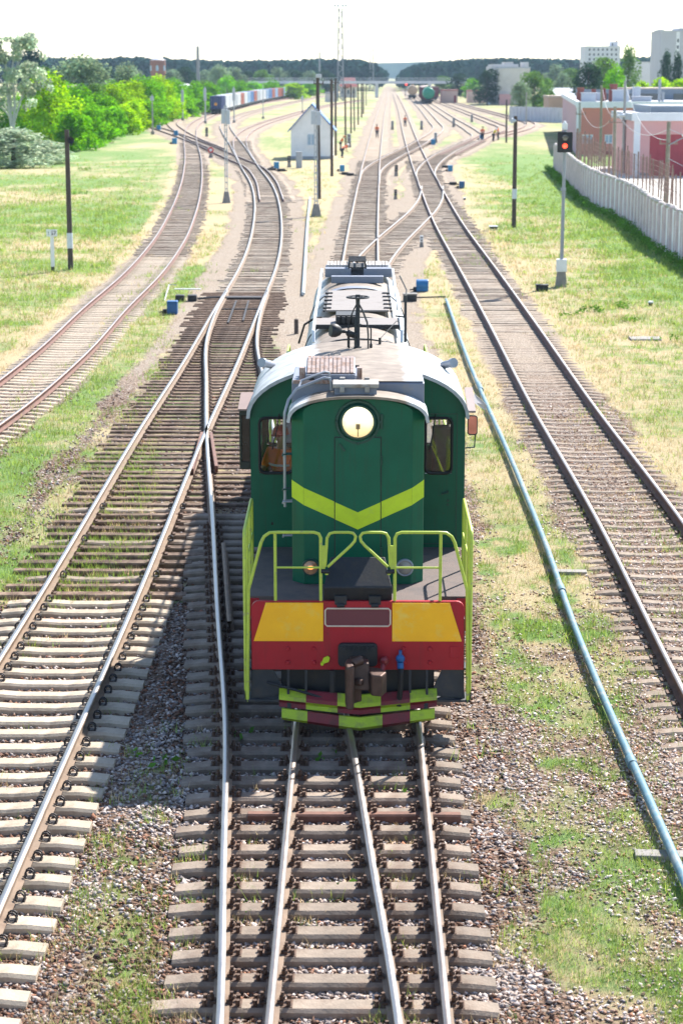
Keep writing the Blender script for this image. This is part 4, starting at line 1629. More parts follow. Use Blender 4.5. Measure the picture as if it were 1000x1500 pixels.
for x in (-.62, -.20):
    ns.cyl((x, 1.79, 4.455), (x, 1.84, 4.455), .035, n=8)
LP('vent_bolts', ns, M_BLACK, vto)

# cab
CF, CB = 3.40, 5.88
cw = MB()
WL = (-1.42, -.93, 2.84, 3.66)
WR = (.97, 1.36, 2.84, 3.66)
cw.wall_xz(-1.545, 1.545, 1.745, 3.70, CF, CF + .05, [WL, WR, (-.86, .86, 1.74, 3.70)])
pr = arch(1.545, 3.70, 4.36, 20, 2.1)
cw.prism_y(pr, CF, CF + .05)
cab = LP('cab', cw, M_GREEN)
for s in (-1, 1):
    cs = MB()
    x0, x1 = sorted((s * 1.495, s * 1.545))
    for (ya, yb, za, zb) in ((CF + .05, CB, 1.745, 2.80), (CF + .05, CF + .40, 2.80, 3.72), (CB - .65, CB, 2.80, 3.72), (CF + .40, CB - .65, 3.58, 3.72)):
        cs.box(x0, x1, ya, yb, za, zb)
    LP('cab_side', cs, M_GREEN, cab)
cr = MB()
cr.wall_xz(-1.545, 1.545, 1.745, 3.70, CB, CB + .05, [(-1.42, -.95, 2.8, 3.62), (.98, 1.42, 2.8, 3.62), (-.86, .86, 1.74, 3.70)])
cr.prism_y(pr, CB, CB + .05)
LP('cab_back', cr, M_GREEN, cab)
ci = MB()
ci.box(-.84, .84, CF + .06, CB - .02, 1.75, 2.75)
ci.box(-1.49, 1.49, CF + .06, CB - .01, 1.748, 1.79)
ci.box(-1.35, -.88, CF + .35, CF + .75, 1.79, 2.72)
LP('control_desk', ci, M_INT, cab, bevel=.02)
sb_ = MB()
sb_.box(1.13, 1.46, 4.9, 5.05, 2.2, 3.28)
sb_.box(1.06, 1.46, 4.4, 4.95, 2.15, 2.27)
LP('seat', sb_, mat('seat_brown', (.05, .042, .035), .7, var=.25, scale=5), cab, bevel=.05)
crf = MB()
oo = arch(1.60, 3.66, 4.435, 24, 2.1)
ii = arch(1.55, 3.66, 4.385, 24, 2.1)
crf.prism_y(oo + ii[::-1], CF - .10, CB + .10)
LP('cab_roof', crf, M_SOOT, cab, smooth=50)
for (x0, x1, z0, z1), big in ((WL, 0), (WR, 1)):
    fr_ = MB()
    pts = rr(x0 + .005, x1 - .005, z0 + .005, z1 - .005, .09)
    fr_.tube([(x, CF - .004, z) for x, z in pts], .024, 6, closed=True)
    # corner gussets of the rubber seal
    fo = LP('cab_window', fr_, M_RUBBER, cab, smooth=40)
    LP('pane', MB().prism_y(rr(x0, x1, z0, z1, .09), CF + .018, CF + .024), G_CAB, fo)
for y, holes in ((CB, ((-1.42, -.95), (.98, 1.42))),):
    for x0, x1 in holes:
        fr_ = MB()
        fr_.tube([(x, y + .054, z) for x, z in rr(x0 + .005, x1 - .005, 2.805, 3.615, .08)], .022, 6, closed=True)
        fo = LP('cab_window', fr_, M_RUBBER, cab)
wp = MB()
wp.tube([(1.12, CF - .02, 3.72), (1.11, CF - .03, 3.66), (1.04, CF - .04, 3.20)], .010, 6)
wp.bar((1.075, CF - .04, 3.42), (1.03, CF - .04, 3.17), .02, .012)
LP('wiper', wp, M_BLACK, cab)
wp2 = MB()
wp2.tube([(-1.13, CF - .02, 3.72), (-1.15, CF - .03, 3.55), (-1.23, CF - .04, 3.2)], .009, 6)
LP('wiper', wp2, M_BLACK, cab)
bro = MB()
bro.tube([(1.08, CF + .25, 3.2), (1.26, CF + .3, 2.78)], .013, 6)
LP('broom_stick', bro, mat('stick_yellow', (.45, .42, .05), .6, var=.1), cab)
drm = MB()
ox0, ox1 = .92, 1.43
for (a, b) in (((ox0, 3.715), (ox1, 3.715)), ((ox1, 3.715), (ox1, 1.80)), ((ox1, 1.80), (ox0, 1.80))):
    drm.bar((a[0], CF - .003, a[1]), (b[0], CF - .003, b[1]), .012, .012)
dro = LP('cab_door', drm, M_GREEND, cab)
dhh = MB()
dhh.tube([(1.30, CF - .05, 2.57), (1.21, CF - .055, 2.55)], .016, 6)
dhh.cyl((1.30, CF, 2.57), (1.30, CF - .06, 2.57), .02, n=8)
for z in (2.44, 2.38):
    dhh.cyl((1.31, CF, z), (1.31, CF - .012, z), .02, n=8)
LP('door_handle', dhh, M_GREEND, dro)
# opened side window on the left
sw = MB()
X0, X1 = -1.70, -1.55
sw.wall_xz(X0, X1, 2.90, 3.76, CF + .05, CF + .10, [(X0 + .03, X1 - .012, 3.0, 3.68)])
sw.box(X0 - .01, X0 + .02, CF + .10, CF + .75, 2.90, 3.74)
sw.box(X0 + .02, X1, CF + .10, CF + .75, 2.88, 2.93)
swo = LP('wind_deflector', sw, mat('deflector_black', (.006, .014, .012), .5, var=.2), cab, bevel=.006)
LP('hood_flap', MB().prism_x([(CF - .02, 3.762), (CF - .02, 3.785), (CF + .80, 3.90), (CF + .80, 3.875)], X0 - .02, X1 + .02), mat('flap_brown', (.20, .14, .125), .7, var=.15), swo)
LP('pane', MB().box(X0 + .03, X1 - .012, CF + .07, CF + .076, 3.0, 3.68), mat('dark_glass', (.012, .016, .016), .08, var=.3, spec=.6), swo)
# mirror and visor on the right
mv = MB()
mv.prism_x([(CF - .05, 3.74), (CF - .05, 3.77), (CF + .85, 3.97), (CF + .85, 3.94)], 1.575, 1.69)
mvo = LP('mirror_visor', mv, mat('visor_brown', (.26, .20, .19), .7, var=.2), cab)
mv.v = []
mi_ = MB()
mi_.prism_y(rr(1.575, 1.72, 3.41, 3.70, .04), CF - .03, CF + .0)
mio = LP('wing_mirror', mi_, M_BLACK, cab, bevel=.006)
LP('mirror_glass', MB().prism_y(rr(1.588, 1.705, 3.43, 3.685, .03), CF - .036, CF - .0305), mat('mirror_red', (.75, .30, .28), .12, .7, var=.2, scale=5), mio)
mb_ = MB()
mb_.tube([(1.55, CF, 3.22), (1.68, CF - .01, 3.23), (1.69, CF - .01, 3.42)], .011, 6)
LP('mirror_arm', mb_, M_GREEND, mio)
fl = MB()
fl.add([(1.70, CF + .6, 3.92), (1.90, CF + .75, 3.72), (1.88, CF + .75, 3.64), (1.69, CF + .5, 3.80), (1.70, CF + .62, 3.92), (1.90, CF + .77, 3.72), (1.88, CF + .77, 3.64), (1.69, CF + .52, 3.80)],
       [(0, 1, 2, 3), (7, 6, 5, 4), (0, 4, 5, 1), (1, 5, 6, 2), (2, 6, 7, 3), (3, 7, 4, 0)])
LP('side_flap', fl, mat('flap_pale', (.50, .45, .46), .6, var=.1), cab)
# lamps at the cab shoulders
for s in (-1, 1):
    cl = MB()
    cl.cyl((s * 1.30, 5.2, 4.16), (s * 1.42, 5.0, 4.22), .06, n=10)
    cl.cyl((s * 1.42, 5.0, 4.22), (s * 1.45, 4.95, 4.235), .075, n=10)
    LP('shoulder_lamp', cl, M_STEEL, cab, smooth=40)

# grab rails and rungs on the left of the front bonnet
gl = MB()
gl.tube([(-.985, HF + .30, 2.75), (-.985, HF + .26, 3.86), (-.98, HF + .26, 4.05), (-.93, HF + .3, 4.22), (-.82, HF + .36, 4.36), (-.45, HF + .42, 4.50), (-.38, HF + .42, 4.49), (-.36, HF + .42, 4.42), (-.36, HF + .42, 4.33)], .02, 8)
gl.tube([(-.80, HF + .36, 4.36), (-.76, HF + .50, 4.45), (-.45, HF + .56, 4.56), (-.39, HF + .56, 4.55), (-.37, HF + .56, 4.42)], .017, 8)
LP('grab_rail', gl, M_STEEL, smooth=40)
for k, z in enumerate((2.36, 2.83, 3.0, 3.48)):
    ru = MB()
    ru.tube([(-.86, HF + .18, z + .02), (-1.0, HF + .16, z + .02), (-1.01, HF + .16, z), (-1.01, HF + .34, z), (-.885, HF + .36, z)], .012, 6)
    LP('rung', ru, M_GREEND if z > 2.9 else M_STEEL)

# long rear bonnet
RB0, RB1 = CB + .05, 17.35
def rprof(w, n=18):
    return arch(w, 3.72, 4.405, n, 2.45)
rb_ = MB()
rb_.prism_y([(-.885, 1.745)] + rprof(.885) + [(.885, 1.745)], RB0 + .10, RB1)
rbo = LP('rear_bonnet', rb_, M_GREEN, bevel=.006)
ro = MB()
for (ya, yb) in ((RB0 + .10, 13.55), (14.05, RB1 + .05)):
    oo, ii = arch(.925, 3.62, 4.435, 22, 2.45), arch(.89, 3.62, 4.408, 22, 2.45)
    ro.prism_y(oo + ii[::-1], ya, yb)
LP('bonnet_roof', ro, M_SOOT, rbo, smooth=50)
bd = MB()
oo, ii = arch(.925, 3.62, 4.44, 22, 2.45), arch(.89, 3.62, 4.409, 22, 2.45)
bd.prism_y(oo + ii[::-1], 13.552, 14.048)
LP('roof_band', bd, M_SLATE, rbo, smooth=50)
for y in (RB0 + .14, 8.9, 13.5):
    oo, ii = arch(.945, 3.6, 4.455, 22, 2.45), arch(.926, 3.6, 4.436, 22, 2.45)
    LP('roof_seam', MB().prism_y(oo + ii[::-1], y, y + .045), M_DARK, rbo)
# hatch plates on the rear bonnet roof
def plate(x0, x1, y0, y1, z, m, name, th=.035, parent=None):
    return LP(name, MB().box(x0, x1, y0, y1, z, z + th), m, parent or rbo, bevel=.01)
M_HATCH = mat('hatch_grey', (.215, .19, .178), .75, var=.12, scale=3, col2=(.16, .14, .13), scale2=3)
plate(-.55, .55, 9.7, 12.9, 4.44, M_HATCH, 'roof_hatch')
tc_ = MB()
for y in (9.9, 10.5, 11.1, 11.7, 12.3):
    for s in (-1, 1):
        tc_.box(*sorted((s * .46, s * .60)), y, y + .07, 4.475, 4.50)
for s in (-1, 1):
    tc_.box(*sorted((s * .565, s * .60)), 9.7, 12.9, 4.44, 4.47)
LP('hatch_clips', tc_, M_BLACK, rbo)
plate(-.70, .74, 7.7, 8.75, 4.42, M_HATCH, 'roof_hatch')
LP('hatch_edge', MB().prism_x([(7.66, 4.40), (7.66, 4.47), (7.72, 4.47), (7.72, 4.40)], -.70, .74), M_BLACK, rbo)
ex = MB()
ex.box(-.36, -.02, 7.75, 8.3, 4.46, 4.62)
for i in range(4):
    ex.box(-.35 + i * .085, -.29 + i * .085, 7.70, 7.75, 4.48, 4.60)
LP('exhaust_box', ex, M_BLACK, rbo, bevel=.01)
rl = MB()
for s in (-1, 1):
    rl.tube([(s * .70, 6.6, 4.32), (s * .705, 6.7, 4.48), (s * .72, 9, 4.49), (s * .72, 13.2, 4.49), (s * .74, 16.9, 4.49), (s * .74, 17.0, 4.33)], .026, 8)
    for y in (9, 11.2, 13.4, 15.4):
        rl.cyl((s * .72, y, 4.3), (s * .72, y, 4.49), .014, n=6)
LP('roof_pipe', rl, mat('pipe_white', (.66, .68, .70), .45, var=.08), rbo, smooth=40)
cbl = MB()
cbl.tube([(-1.0, 8.9, 4.0), (-.9, 8.8, 4.33), (-.72, 8.75, 4.45), (-.6, 8.72, 4.46)], .02, 6)
cbl.tube([(.95, 14.6, 4.0), (1.0, 15.6, 4.2), (.88, 16.4, 4.4)], .016, 6)
LP('roof_cable', cbl, M_RUBBER, rbo)
# radiator and fan casing at the far end
rd = MB()
rd.box(-.66, -.13, 15.9, 16.25, 4.42, 4.60)
rd.box(.13, .70, 15.9, 16.25, 4.42, 4.60)
rd.box(-.66, .70, 16.25, 17.2, 4.40, 4.56)
rd.box(-.52, .52, 14.7, 14.9, 4.42, 4.56)
rd.box(-.4, .4, 14.9, 15.9, 4.40, 4.43)
rdo = LP('radiator_casing', rd, M_SLATE, rbo, bevel=.012)
rs = MB()
for i in range(7):
    rs.box(-.62 + i * .07, -.575 + i * .07, 16.3, 17.15, 4.565, 4.64)
    rs.box(.17 + i * .07, .215 + i * .07, 16.3, 17.15, 4.565, 4.64)
LP('radiator_slats', rs, mat('slat_pale', (.48, .45, .43), .6, var=.15, scale=6), rdo)
fb = MB()
for x in (-.16, 0, .16):
    fb.box(x - .018, x + .018, 15.92, 17.0, 4.70, 4.735)
for j in range(6):
    fb.box(-.178, .178, 15.92 + j * .2, 15.96 + j * .2, 4.736, 4.76)
for x in (-.17, .17):
    for y in (15.93, 16.95):
        fb.box(x - .02, x + .02, y - .02, y + .02, 4.56, 4.70)
fb.box(-.15, .15, 15.98, 16.95, 4.57, 4.62)
LP('fan_grille', fb, M_DARK, rdo)
vb = MB()
for i in range(3):
    vb.box(-.26 + i * .2, -.12 + i * .2, 14.92, 15.4, 4.43, 4.46)
LP('vent_opening', vb, M_BLACK, rdo)

# mast with the wheel on top, horn lamp, aerial
ms = MB()
my = 5.15
ms.cyl((0, my, 4.43), (0, my, 5.20), .032, n=12)
ms.cyl((0, my, 4.425), (0, my, 4.45), .06, n=12)
ms.cyl((0, my, 4.78), (0, my, 4.80), .05, n=12)
mso = LP('aerial_mast', ms, M_DARK, smooth=40)
wh = MB()
wh.tube([(.165 * math.cos(t), my + .165 * math.sin(t), 5.20) for t in [i * math.pi / 12 for i in range(24)]], .014, 6, closed=True)
wh.tube([(.08 * math.cos(t), my + .08 * math.sin(t), 5.20) for t in [i * math.pi / 8 for i in range(16)]], .009, 6, closed=True)
for i in range(8):
    t = i * math.pi / 4
    wh.tube([(.02 * math.cos(t), my + .02 * math.sin(t), 5.20), (.165 * math.cos(t), my + .165 * math.sin(t), 5.20)], .010, 5)
wh.cyl((0, my, 5.16), (0, my, 5.24), .035, n=8)
LP('mast_wheel', wh, M_DARK, mso)
lg = MB()
for a, r in ((20, .17), (100, .14), (160, .16), (250, .13), (330, .18)):
    c, s_ = math.cos(R(a)), math.sin(R(a))
    lg.tube([(0, my, 5.13), (c * r * .45, my + s_ * r * .45, 5.0), (c * r * .9, my + s_ * r * .9, 4.82), (c * r, my + s_ * r, 4.62), (c * r, my + s_ * r, 4.43)], .011, 5)
LP('mast_struts', lg, M_BLACK, mso)
hn = MB()
hn.lathe_y((0, 0, 0), [(0, .001), (.0, .09), (.03, .105), (.09, .10), (.15, .07), (.18, .03), (.32, .018)], 16)
M4 = Matrix.Translation((-.41, my - .15, 4.72)) @ Matrix.Rotation(R(-70), 4, 'Z') @ Matrix.Rotation(R(-8), 4, 'X')
hn.v = [tuple(M4 @ Vector(p)) for p in hn.v]
hn.cyl((-.14, my - .05, 4.66), (-.03, my, 4.62), .05, n=8)
hn.cyl((-.13, my - .05, 4.43), (-.13, my - .05, 4.66), .014, n=6)
hn.ball((-.13, my - .05, 4.66), .055, 8)
LP('horn', hn, M_BLACK, smooth=50)
hk = MB()
hk.tube([(.05, my, 4.78), (.16, my + .02, 4.76), (.20, my + .02, 4.72), (.20, my + .02, 4.45)], .012, 6)
hk.cyl((.20, my + .02, 4.43), (.20, my + .02, 4.49), .022, n=8)
hk.cyl((.34, my + .5, 4.42), (.34, my + .5, 4.52), .02, n=8)
hk.tube([(.34, my + .5, 4.5), (.62, my + 1.5, 4.66), (.66, my + 1.6, 4.62)], .006, 5)
LP('roof_hook', hk, M_BLACK)
ar = MB()
ar.cyl((.76, 6.8, 4.30), (.76, 6.8, 5.05), .022, n=8)
ar.cyl((.60, 6.8, 4.72), (.76, 6.8, 4.70), .014, n=6)
LP('whip_aerial', ar, M_DARK)

# ------------------------------------------------------------------ people
M_SKIN = mat('skin', (.45, .26, .18), .6, var=.1, scale=9)
M_VEST = mat('vest_orange', (.85, .16, .02), .8, var=.15, scale=9)
M_VESTY = mat('vest_yellow', (.75, .62, .04), .8, var=.15, scale=9)
M_SHIRTW = mat('shirt_white', (.7, .7, .7), .8, var=.1, scale=9)
M_TROU = mat('trousers_dark', (.03, .04, .06), .85, var=.25, scale=9)
M_HELM = {'white': mat('helmet_white', (.75, .75, .75), .4, var=.05), 'red': mat('helmet_red', (.60, .04, .02), .4, var=.08), 'orange': mat('helmet_orange', (.8, .2, .03), .4, var=.08)}
M_REFL = mat('reflective_band', (.62, .64, .66), .4, var=.08)
def skin_obj(name, pts, edges, rad, m, parent, sub=1):
    me = bpy.data.meshes.new(name)
    me.from_pydata(pts, edges, [])
    me.materials.append(m)
    o = bpy.data.objects.new(name, me)
    COL.objects.link(o)
    o.parent = parent
    md = o.modifiers.new('skin', 'SKIN')
    md.use_smooth_shade = True
    sv_ = me.skin_vertices[0].data
    for i, r in enumerate(rad):
        sv_[i].radius = (r, r) if not isinstance(r, tuple) else r
        sv_[i].use_root = (i == 0)
    s_ = o.modifiers.new('smooth', 'SUBSURF')
    s_.levels = s_.render_levels = sub
    return o
def person(label, loc, rz, pose='stand', top=None, hat=None, group=None, seated=False):
    top = top or M_VEST
    root = thing('person', label, 'person', loc, rz, group)
    lean = {'stand': 3, 'walk': 6, 'bend': 62, 'lean': 30, 'sit': 4}[pose]
    M = Matrix.Translation((0, 0, .95)) @ Matrix.Rotation(R(lean), 4, 'X') @ Matrix.Translation((0, 0, -.95))
    def up(x, y, z):
        return tuple(M @ Vector((x, y, z)))
    arm = {'stand': [(.24, .02, 1.15), (.24, -.06, .90)], 'walk': [(.25, .10, 1.16), (.25, .02, .92)], 'bend': [(.22, -.22, 1.25), (.18, -.45, 1.28)],
           'lean': [(.24, -.16, 1.2), (.2, -.36, 1.18)], 'sit': [(.25, -.12, 1.18), (.22, -.36, 1.16)]}[pose]
    arm2 = [(a, -b if pose == 'walk' else b, c) for a, b, c in arm]
    if pose == 'sit':
        legs = [[(.10, -.02, .93), (.13, -.42, .92), (.13, -.44, .50), (.13, -.56, .46)]] * 2
    elif pose == 'walk':
        legs = [[(.09, 0, .9), (.10, -.16, .50), (.10, -.12, .09), (.10, -.27, .04)], [(.09, 0, .9), (.10, .06, .50), (.10, .30, .13), (.10, .20, .04)]]
    else:
        legs = [[(.09, 0, .9), (.12, -.04, .50), (.13, .03, .09), (.14, -.13, .04)], [(.09, 0, .9), (.12, -.02, .50), (.13, .06, .09), (.14, -.10, .04)]]
    pts = [(0, 0, .95), up(0, 0, 1.18), up(0, 0, 1.40), up(0, -.01, 1.50), up(0, -.015, 1.585), up(0, -.03, 1.68), up(0, -.015, 1.76)]
    rad = [(.15, .11), (.15, .105), (.16, .11), .055, (.062, .07), (.08, .10), .05]
    edges = [(0, 1), (1, 2), (2, 3), (3, 4), (4, 5), (5, 6)]
    def chain(start, ps, rs):
        k = start
        for p, r in zip(ps, rs):
            pts.append(p)
            rad.append(r)
            edges.append((k, len(pts) - 1))
            k = len(pts) - 1
        return k
    for s, am in ((1, arm), (-1, arm2)):
        e, w = up(s * am[0][0], am[0][1], am[0][2]), up(s * am[1][0], am[1][1], am[1][2])
        d = (Vector(w) - Vector(e)).normalized()
        k = chain(2, [up(s * .19, 0, 1.42), e, w, tuple(Vector(w) + d * .08)], [.06, .048, .034, .04])
        for f in range(4):
            o_ = Vector((s * 0.012 * (f - 1.5), .012 * (f - 1.5), 0))
            b_ = Vector(w) + d * .10 + o_
            chain(k, [tuple(b_ + d * (.05 + .01 * (f % 2))), tuple(b_ + d * (.08 + .01 * (f % 2)) + Vector((0, -.02, 0)))], [.010, .008])
        chain(k - 0, [tuple(Vector(w) + d * .07 + Vector((-s * .045, -.02, 0)))], [.011])
    for s, lg_ in ((1, legs[0]), (-1, legs[1])):
        chain(0, [(s * p[0], p[1], p[2]) for p in lg_], [.09, .062, .045, .035])
    skin_obj('body', pts, edges, rad, M_SKIN, root)
    # clothes over the body
    tp = [(0, 0, .98), up(0, 0, 1.18), up(0, 0, 1.40), up(0, -.005, 1.47)]
    tr = [(.175, .135), (.172, .13), (.185, .135), (.09, .085)]
    te = [(0, 1), (1, 2), (2, 3)]
    for s, am in ((1, arm), (-1, arm2)):
        tp += [up(s * .195, 0, 1.43), up(s * am[0][0], am[0][1], am[0][2])]
        tr += [.082, .066]
        te += [(2, len(tp) - 2), (len(tp) - 2, len(tp) - 1)]
    v = skin_obj('jacket', tp, te, tr, top, root)
    bn = MB()
    for z, r in ((1.10, .205), (1.26, .205)):
        bn.tube([up(r * math.cos(t) * 1.0, r * .82 * math.sin(t), z) for t in [i * math.pi / 8 for i in range(16)]], .018, 5, closed=True)
    obj('reflective_band', bn, M_REFL, v)
    lp_ = [(0, 0, .96)]
    lr = [(.17, .13)]
    le = []
    for s, lg_ in ((1, legs[0]), (-1, legs[1])):
        k = 0
        for p, r in zip(lg_[:3], (.112, .085, .075)):
            lp_.append((s * p[0], p[1], p[2] + (.03 if r == .075 else 0)))
            lr.append(r)
            le.append((k, len(lp_) - 1))
            k = len(lp_) - 1
    skin_obj('trousers', lp_, le, lr, M_TROU, root)
    bt = MB()
    for s, lg_ in ((1, legs[0]), (-1, legs[1])):
        a, t_ = lg_[2], lg_[3]
        bt.ball((s * a[0], (a[1] + t_[1]) / 2 - .01, t_[2] + .015), .06, 8, sc=(.85, 2.2, .9))
    obj('boots', bt, M_RUBBER, root, smooth=60)
    # face and helmet
    fc = MB()
    for s in (-1, 1):
        fc.ball(up(s * .032, -.118, 1.685), .012, 6)
    obj('eyes', fc, M_RUBBER, root)
    nz = MB()
    nz.ball(up(0, -.128, 1.655), .018, 6)
    nz.ball(up(.085, -.02, 1.665), .022, 6, sc=(.5, 1, 1.3))
    nz.ball(up(-.085, -.02, 1.665), .022, 6, sc=(.5, 1, 1.3))
    obj('ears_and_nose', nz, M_SKIN, root, smooth=60)
    hm = MB()
    q = M @ Matrix.Translation((0, -.025, 1.71))
    n = 12
    prof = [(.135, .0), (.12, .01), (.118, .05), (.09, .10), (.045, .125), (.0001, .13)]
    vs = []
    for r, z in prof:
        for j in range(n):
            t = 2 * math.pi * j / n
            k = 1.35 if (r > .13 and math.sin(t) < -.5) else 1
            vs.append(tuple(q @ Vector((r * math.cos(t), r * k * 1.1 * math.sin(t), z))))
    fs = [(i * n + j, i * n + (j + 1) % n, (i + 1) * n + (j + 1) % n, (i + 1) * n + j) for i in range(len(prof) - 1) for j in range(n)]
    hm.add(vs, fs)
    obj('helmet' if hat else 'hair', hm, M_HELM.get(hat, mat('hair_dark', (.03, .022, .016), .7, var=.3, scale=20)), root, smooth=60)
    return root
person('driver in an orange vest and red helmet inside the cab of the green engine', (LX - 1.10, LY + CF + .62, 1.62), R(-25), 'sit', M_VEST, 'red')
def wk(label, x, y, rz, pose, top=None, hat=None):
    p = gp(x, y, .05)
    return person(label, (p[0], p[1], .03), R(rz), pose, top, hat, 'track workers')
wk('worker in an orange jacket walking along the straight centre track', 552, 202, 190, 'walk')
wk('worker in an orange vest standing between the rails left of the tan tank wagon', 593, 185.6, 180, 'stand')
wk('worker in a yellow vest bending over the right hand track', 722, 207, 60, 'lean', M_VESTY, 'white')
wk('worker with an orange and white top next to the one in yellow', 729, 205, 250, 'stand', M_VEST, 'white')
wk('worker in dark clothes and orange vest beside the blue box on the right', 706, 206, 20, 'stand', M_VEST, None)
wk('worker with a white helmet crouched beside the wooden poles, back in orange', 501, 231, 120, 'bend', M_VEST, 'white')
wk('worker in orange standing behind the crouched one by the poles', 498.5, 221, 90, 'lean', M_VEST, 'orange')
wk('worker in a red jacket alone where the dark diagonal track bends on the far left', 212, 181, 180, 'stand', mat('vest_red', (.75, .06, .03), .8, var=.15), None)

# ------------------------------------------------------------------ trees and shrubs
def leaf_mesh(name, parent, m, clumps, n, size, seed, flat=.0, tlo=.7, thi=1.3):
    """clumps: list of (x,y,z,r); n leaf faces spread over the clumps"""
    g_ = np.random.default_rng(seed)
    C = np.array(clumps)
    w = C[:, 3] ** 2
    k = g_.choice(len(C), n, p=w / w.sum())
    d = g_.normal(0, 1, (n, 3))
    d /= np.linalg.norm(d, axis=1)[:, None]
    rad = C[k, 3] * (.55 + .55 * g_.random(n)) ** 1.0
    c = C[k, :3] + d * rad[:, None] * np.array([1, 1, .85])
    a = g_.normal(0, 1, (n, 3))
    a[:, 2] *= .7
    a /= np.linalg.norm(a, axis=1)[:, None]
    b = np.cross(a, d + g_.normal(0, .6, (n, 3)))
    b /= np.linalg.norm(b, axis=1)[:, None] + 1e-6
    s = size * g_.uniform(.6, 1.4, n)[:, None]
    V = np.stack([c - a * s, c - b * s * .55, c + a * s, c + b * s * .55], 1).reshape(-1, 3)
    F = np.arange(4 * n).reshape(n, 4)
    ct = g_.uniform(tlo, thi, len(C))[k] * g_.uniform(.75, 1.25, n)
    hue = g_.normal(0, .06, (n, 1))
    T = np.clip(ct[:, None] * (np.array([1, 1, 1]) + hue * np.array([1.2, 0, -.5])), 0, 3)
    return np_mesh(name, V, F, m, parent=parent, tint=np.repeat(T, 4, axis=0))
def crown_clumps(w, z0, z1, k, seed, shape='round', rc=.24):
    g_ = np.random.default_rng(seed)
    out = []
    for i in range(k):
        t = (i + g_.random()) / k
        z = z0 + (z1 - z0) * t
        if shape == 'round':
            rr_ = math.sqrt(max(0.02, 1 - (2 * t - .9) ** 2 / 1.25))
        elif shape == 'column':
            rr_ = .65 + .35 * math.sin(math.pi * t) if t < .8 else .65 * (1.1 - t) * 3
        elif shape == 'cone':
            rr_ = max(.12, 1 - t)
        elif shape == 'dome':
            rr_ = math.sqrt(max(.05, 1 - t ** 2.2))
        else:
            rr_ = .45 + .55 * math.sin(math.pi * min(1, t * 1.15))
        a = i * 2.399 + g_.normal(0, .5)
        r = w / 2 * rr_ * math.sqrt(g_.uniform(.05, 1)) * .85
        out.append((r * math.cos(a), r * math.sin(a), z, w * rc * g_.uniform(.6, 1.25)))
    return out
PROTO = {}
LEAF = {
    'bright': leaf_mat('leaf_bright', (.13, .33, .03), .5),
    'lime': leaf_mat('leaf_lime', (.23, .40, .025), .5),
    'mid': leaf_mat('leaf_mid', (.10, .19, .045), .4),
    'dark': leaf_mat('leaf_dark', (.028, .062, .032), .3),
    'silver': leaf_mat('leaf_silver', (.36, .43, .31), .5),
    'willow': leaf_mat('leaf_willow', (.22, .30, .18), .4),
    'pine': leaf_mat('leaf_pine', (.020, .052, .042), .15),
    'grey': leaf_mat('leaf_grey', (.15, .21, .13), .35),
}
M_BARK = mat('bark_brown', (.11, .085, .065), .9, var=.35, scale=6, bump=.5)
M_BARKW = mat('bark_pale', (.52, .50, .47), .8, var=.2, scale=3, col2=(.22, .2, .18), mixlo=.55, mixhi=.65, scale2=6)
def tree_proto(kind):
    """a tree 10 m tall and about 7 m wide at the origin"""
    root = bpy.data.objects.new('tree', None)
    COL.objects.link(root)
    sd = sum(map(ord, kind))
    rnd = random.Random(sd)
    leaf, shape, z0, k, n, size, bark = {
        'bright': ('bright', 'round', 1.0, 34, 4200, .22, M_BARK), 'lime': ('lime', 'round', 1.0, 34, 4200, .22, M_BARK), 'mid': ('mid', 'round', 1.6, 34, 3600, .24, M_BARK),
        'dark': ('dark', 'round', 1.2, 34, 3600, .25, M_BARK), 'willow': ('willow', 'dome', 2.0, 40, 4600, .22, M_BARK), 'grey': ('grey', 'round', 1.5, 30, 2600, .28, M_BARK),
        'pine': ('pine', 'ovoid', 3.5, 26, 2400, .26, M_BARK), 'column': ('mid', 'column', .8, 36, 3600, .22, M_BARK), 'poplar': ('dark', 'column', .6, 40, 4200, .22, M_BARKW),
        'shrub': ('bright', 'dome', .6, 30, 3200, .30, M_BARK), 'silvershrub': ('silver', 'dome', .6, 40, 5200, .22, M_BARK), 'limeshrub': ('lime', 'dome', .6, 30, 3200, .30, M_BARK),
    }[kind]
    w = 7.0
    cl = crown_clumps(w, z0, 9.0, k, sd, shape, .19 if k > 30 else .21)
    tk = MB()
    bend = rnd.uniform(-.3, .3)
    tk.tube([(0, 0, -.1), (bend * .3, 0, 2), (bend, .1, 4.5), (bend * .6, 0, 7.5), (0, 0, 9)], [.24, .19, .14, .07, .02], 7)
    for c in cl[::4]:
        zb = max(.8, c[2] * .55)
        tk.tube([(bend * zb / 6, 0, zb), ((c[0]) * .5, c[1] * .5, zb + (c[2] - zb) * .6), (c[0], c[1], c[2])], [.08, .055, .02], 5)
    obj('trunk', tk, bark, root, smooth=60)
    leaf_mesh('crown', root, LEAF[leaf], cl, n, size, sd + 5)
    return root
TN = {}
def tree(kind, name, label, cat, x, Y, top, wpx, group, base=0.0):
    X = at(x, 200, Y)[0]
    h = at(x, top, Y)[1] - base
    wm = wpx / ppm(Y)
    if kind not in PROTO:
        PROTO[kind] = tree_proto(kind)
        o = PROTO[kind]
    else:
        o = copy_tree(PROTO[kind])
    o.name = name
    o.location = (X, Y, base - .05)
    o.scale = (wm / 5.6, wm / 5.6, h / 9.5)
    o.rotation_euler = (0, 0, random.uniform(0, 6.28))
    return tag(o, label, cat, group)
GL = 'leafy trees along the left bank'
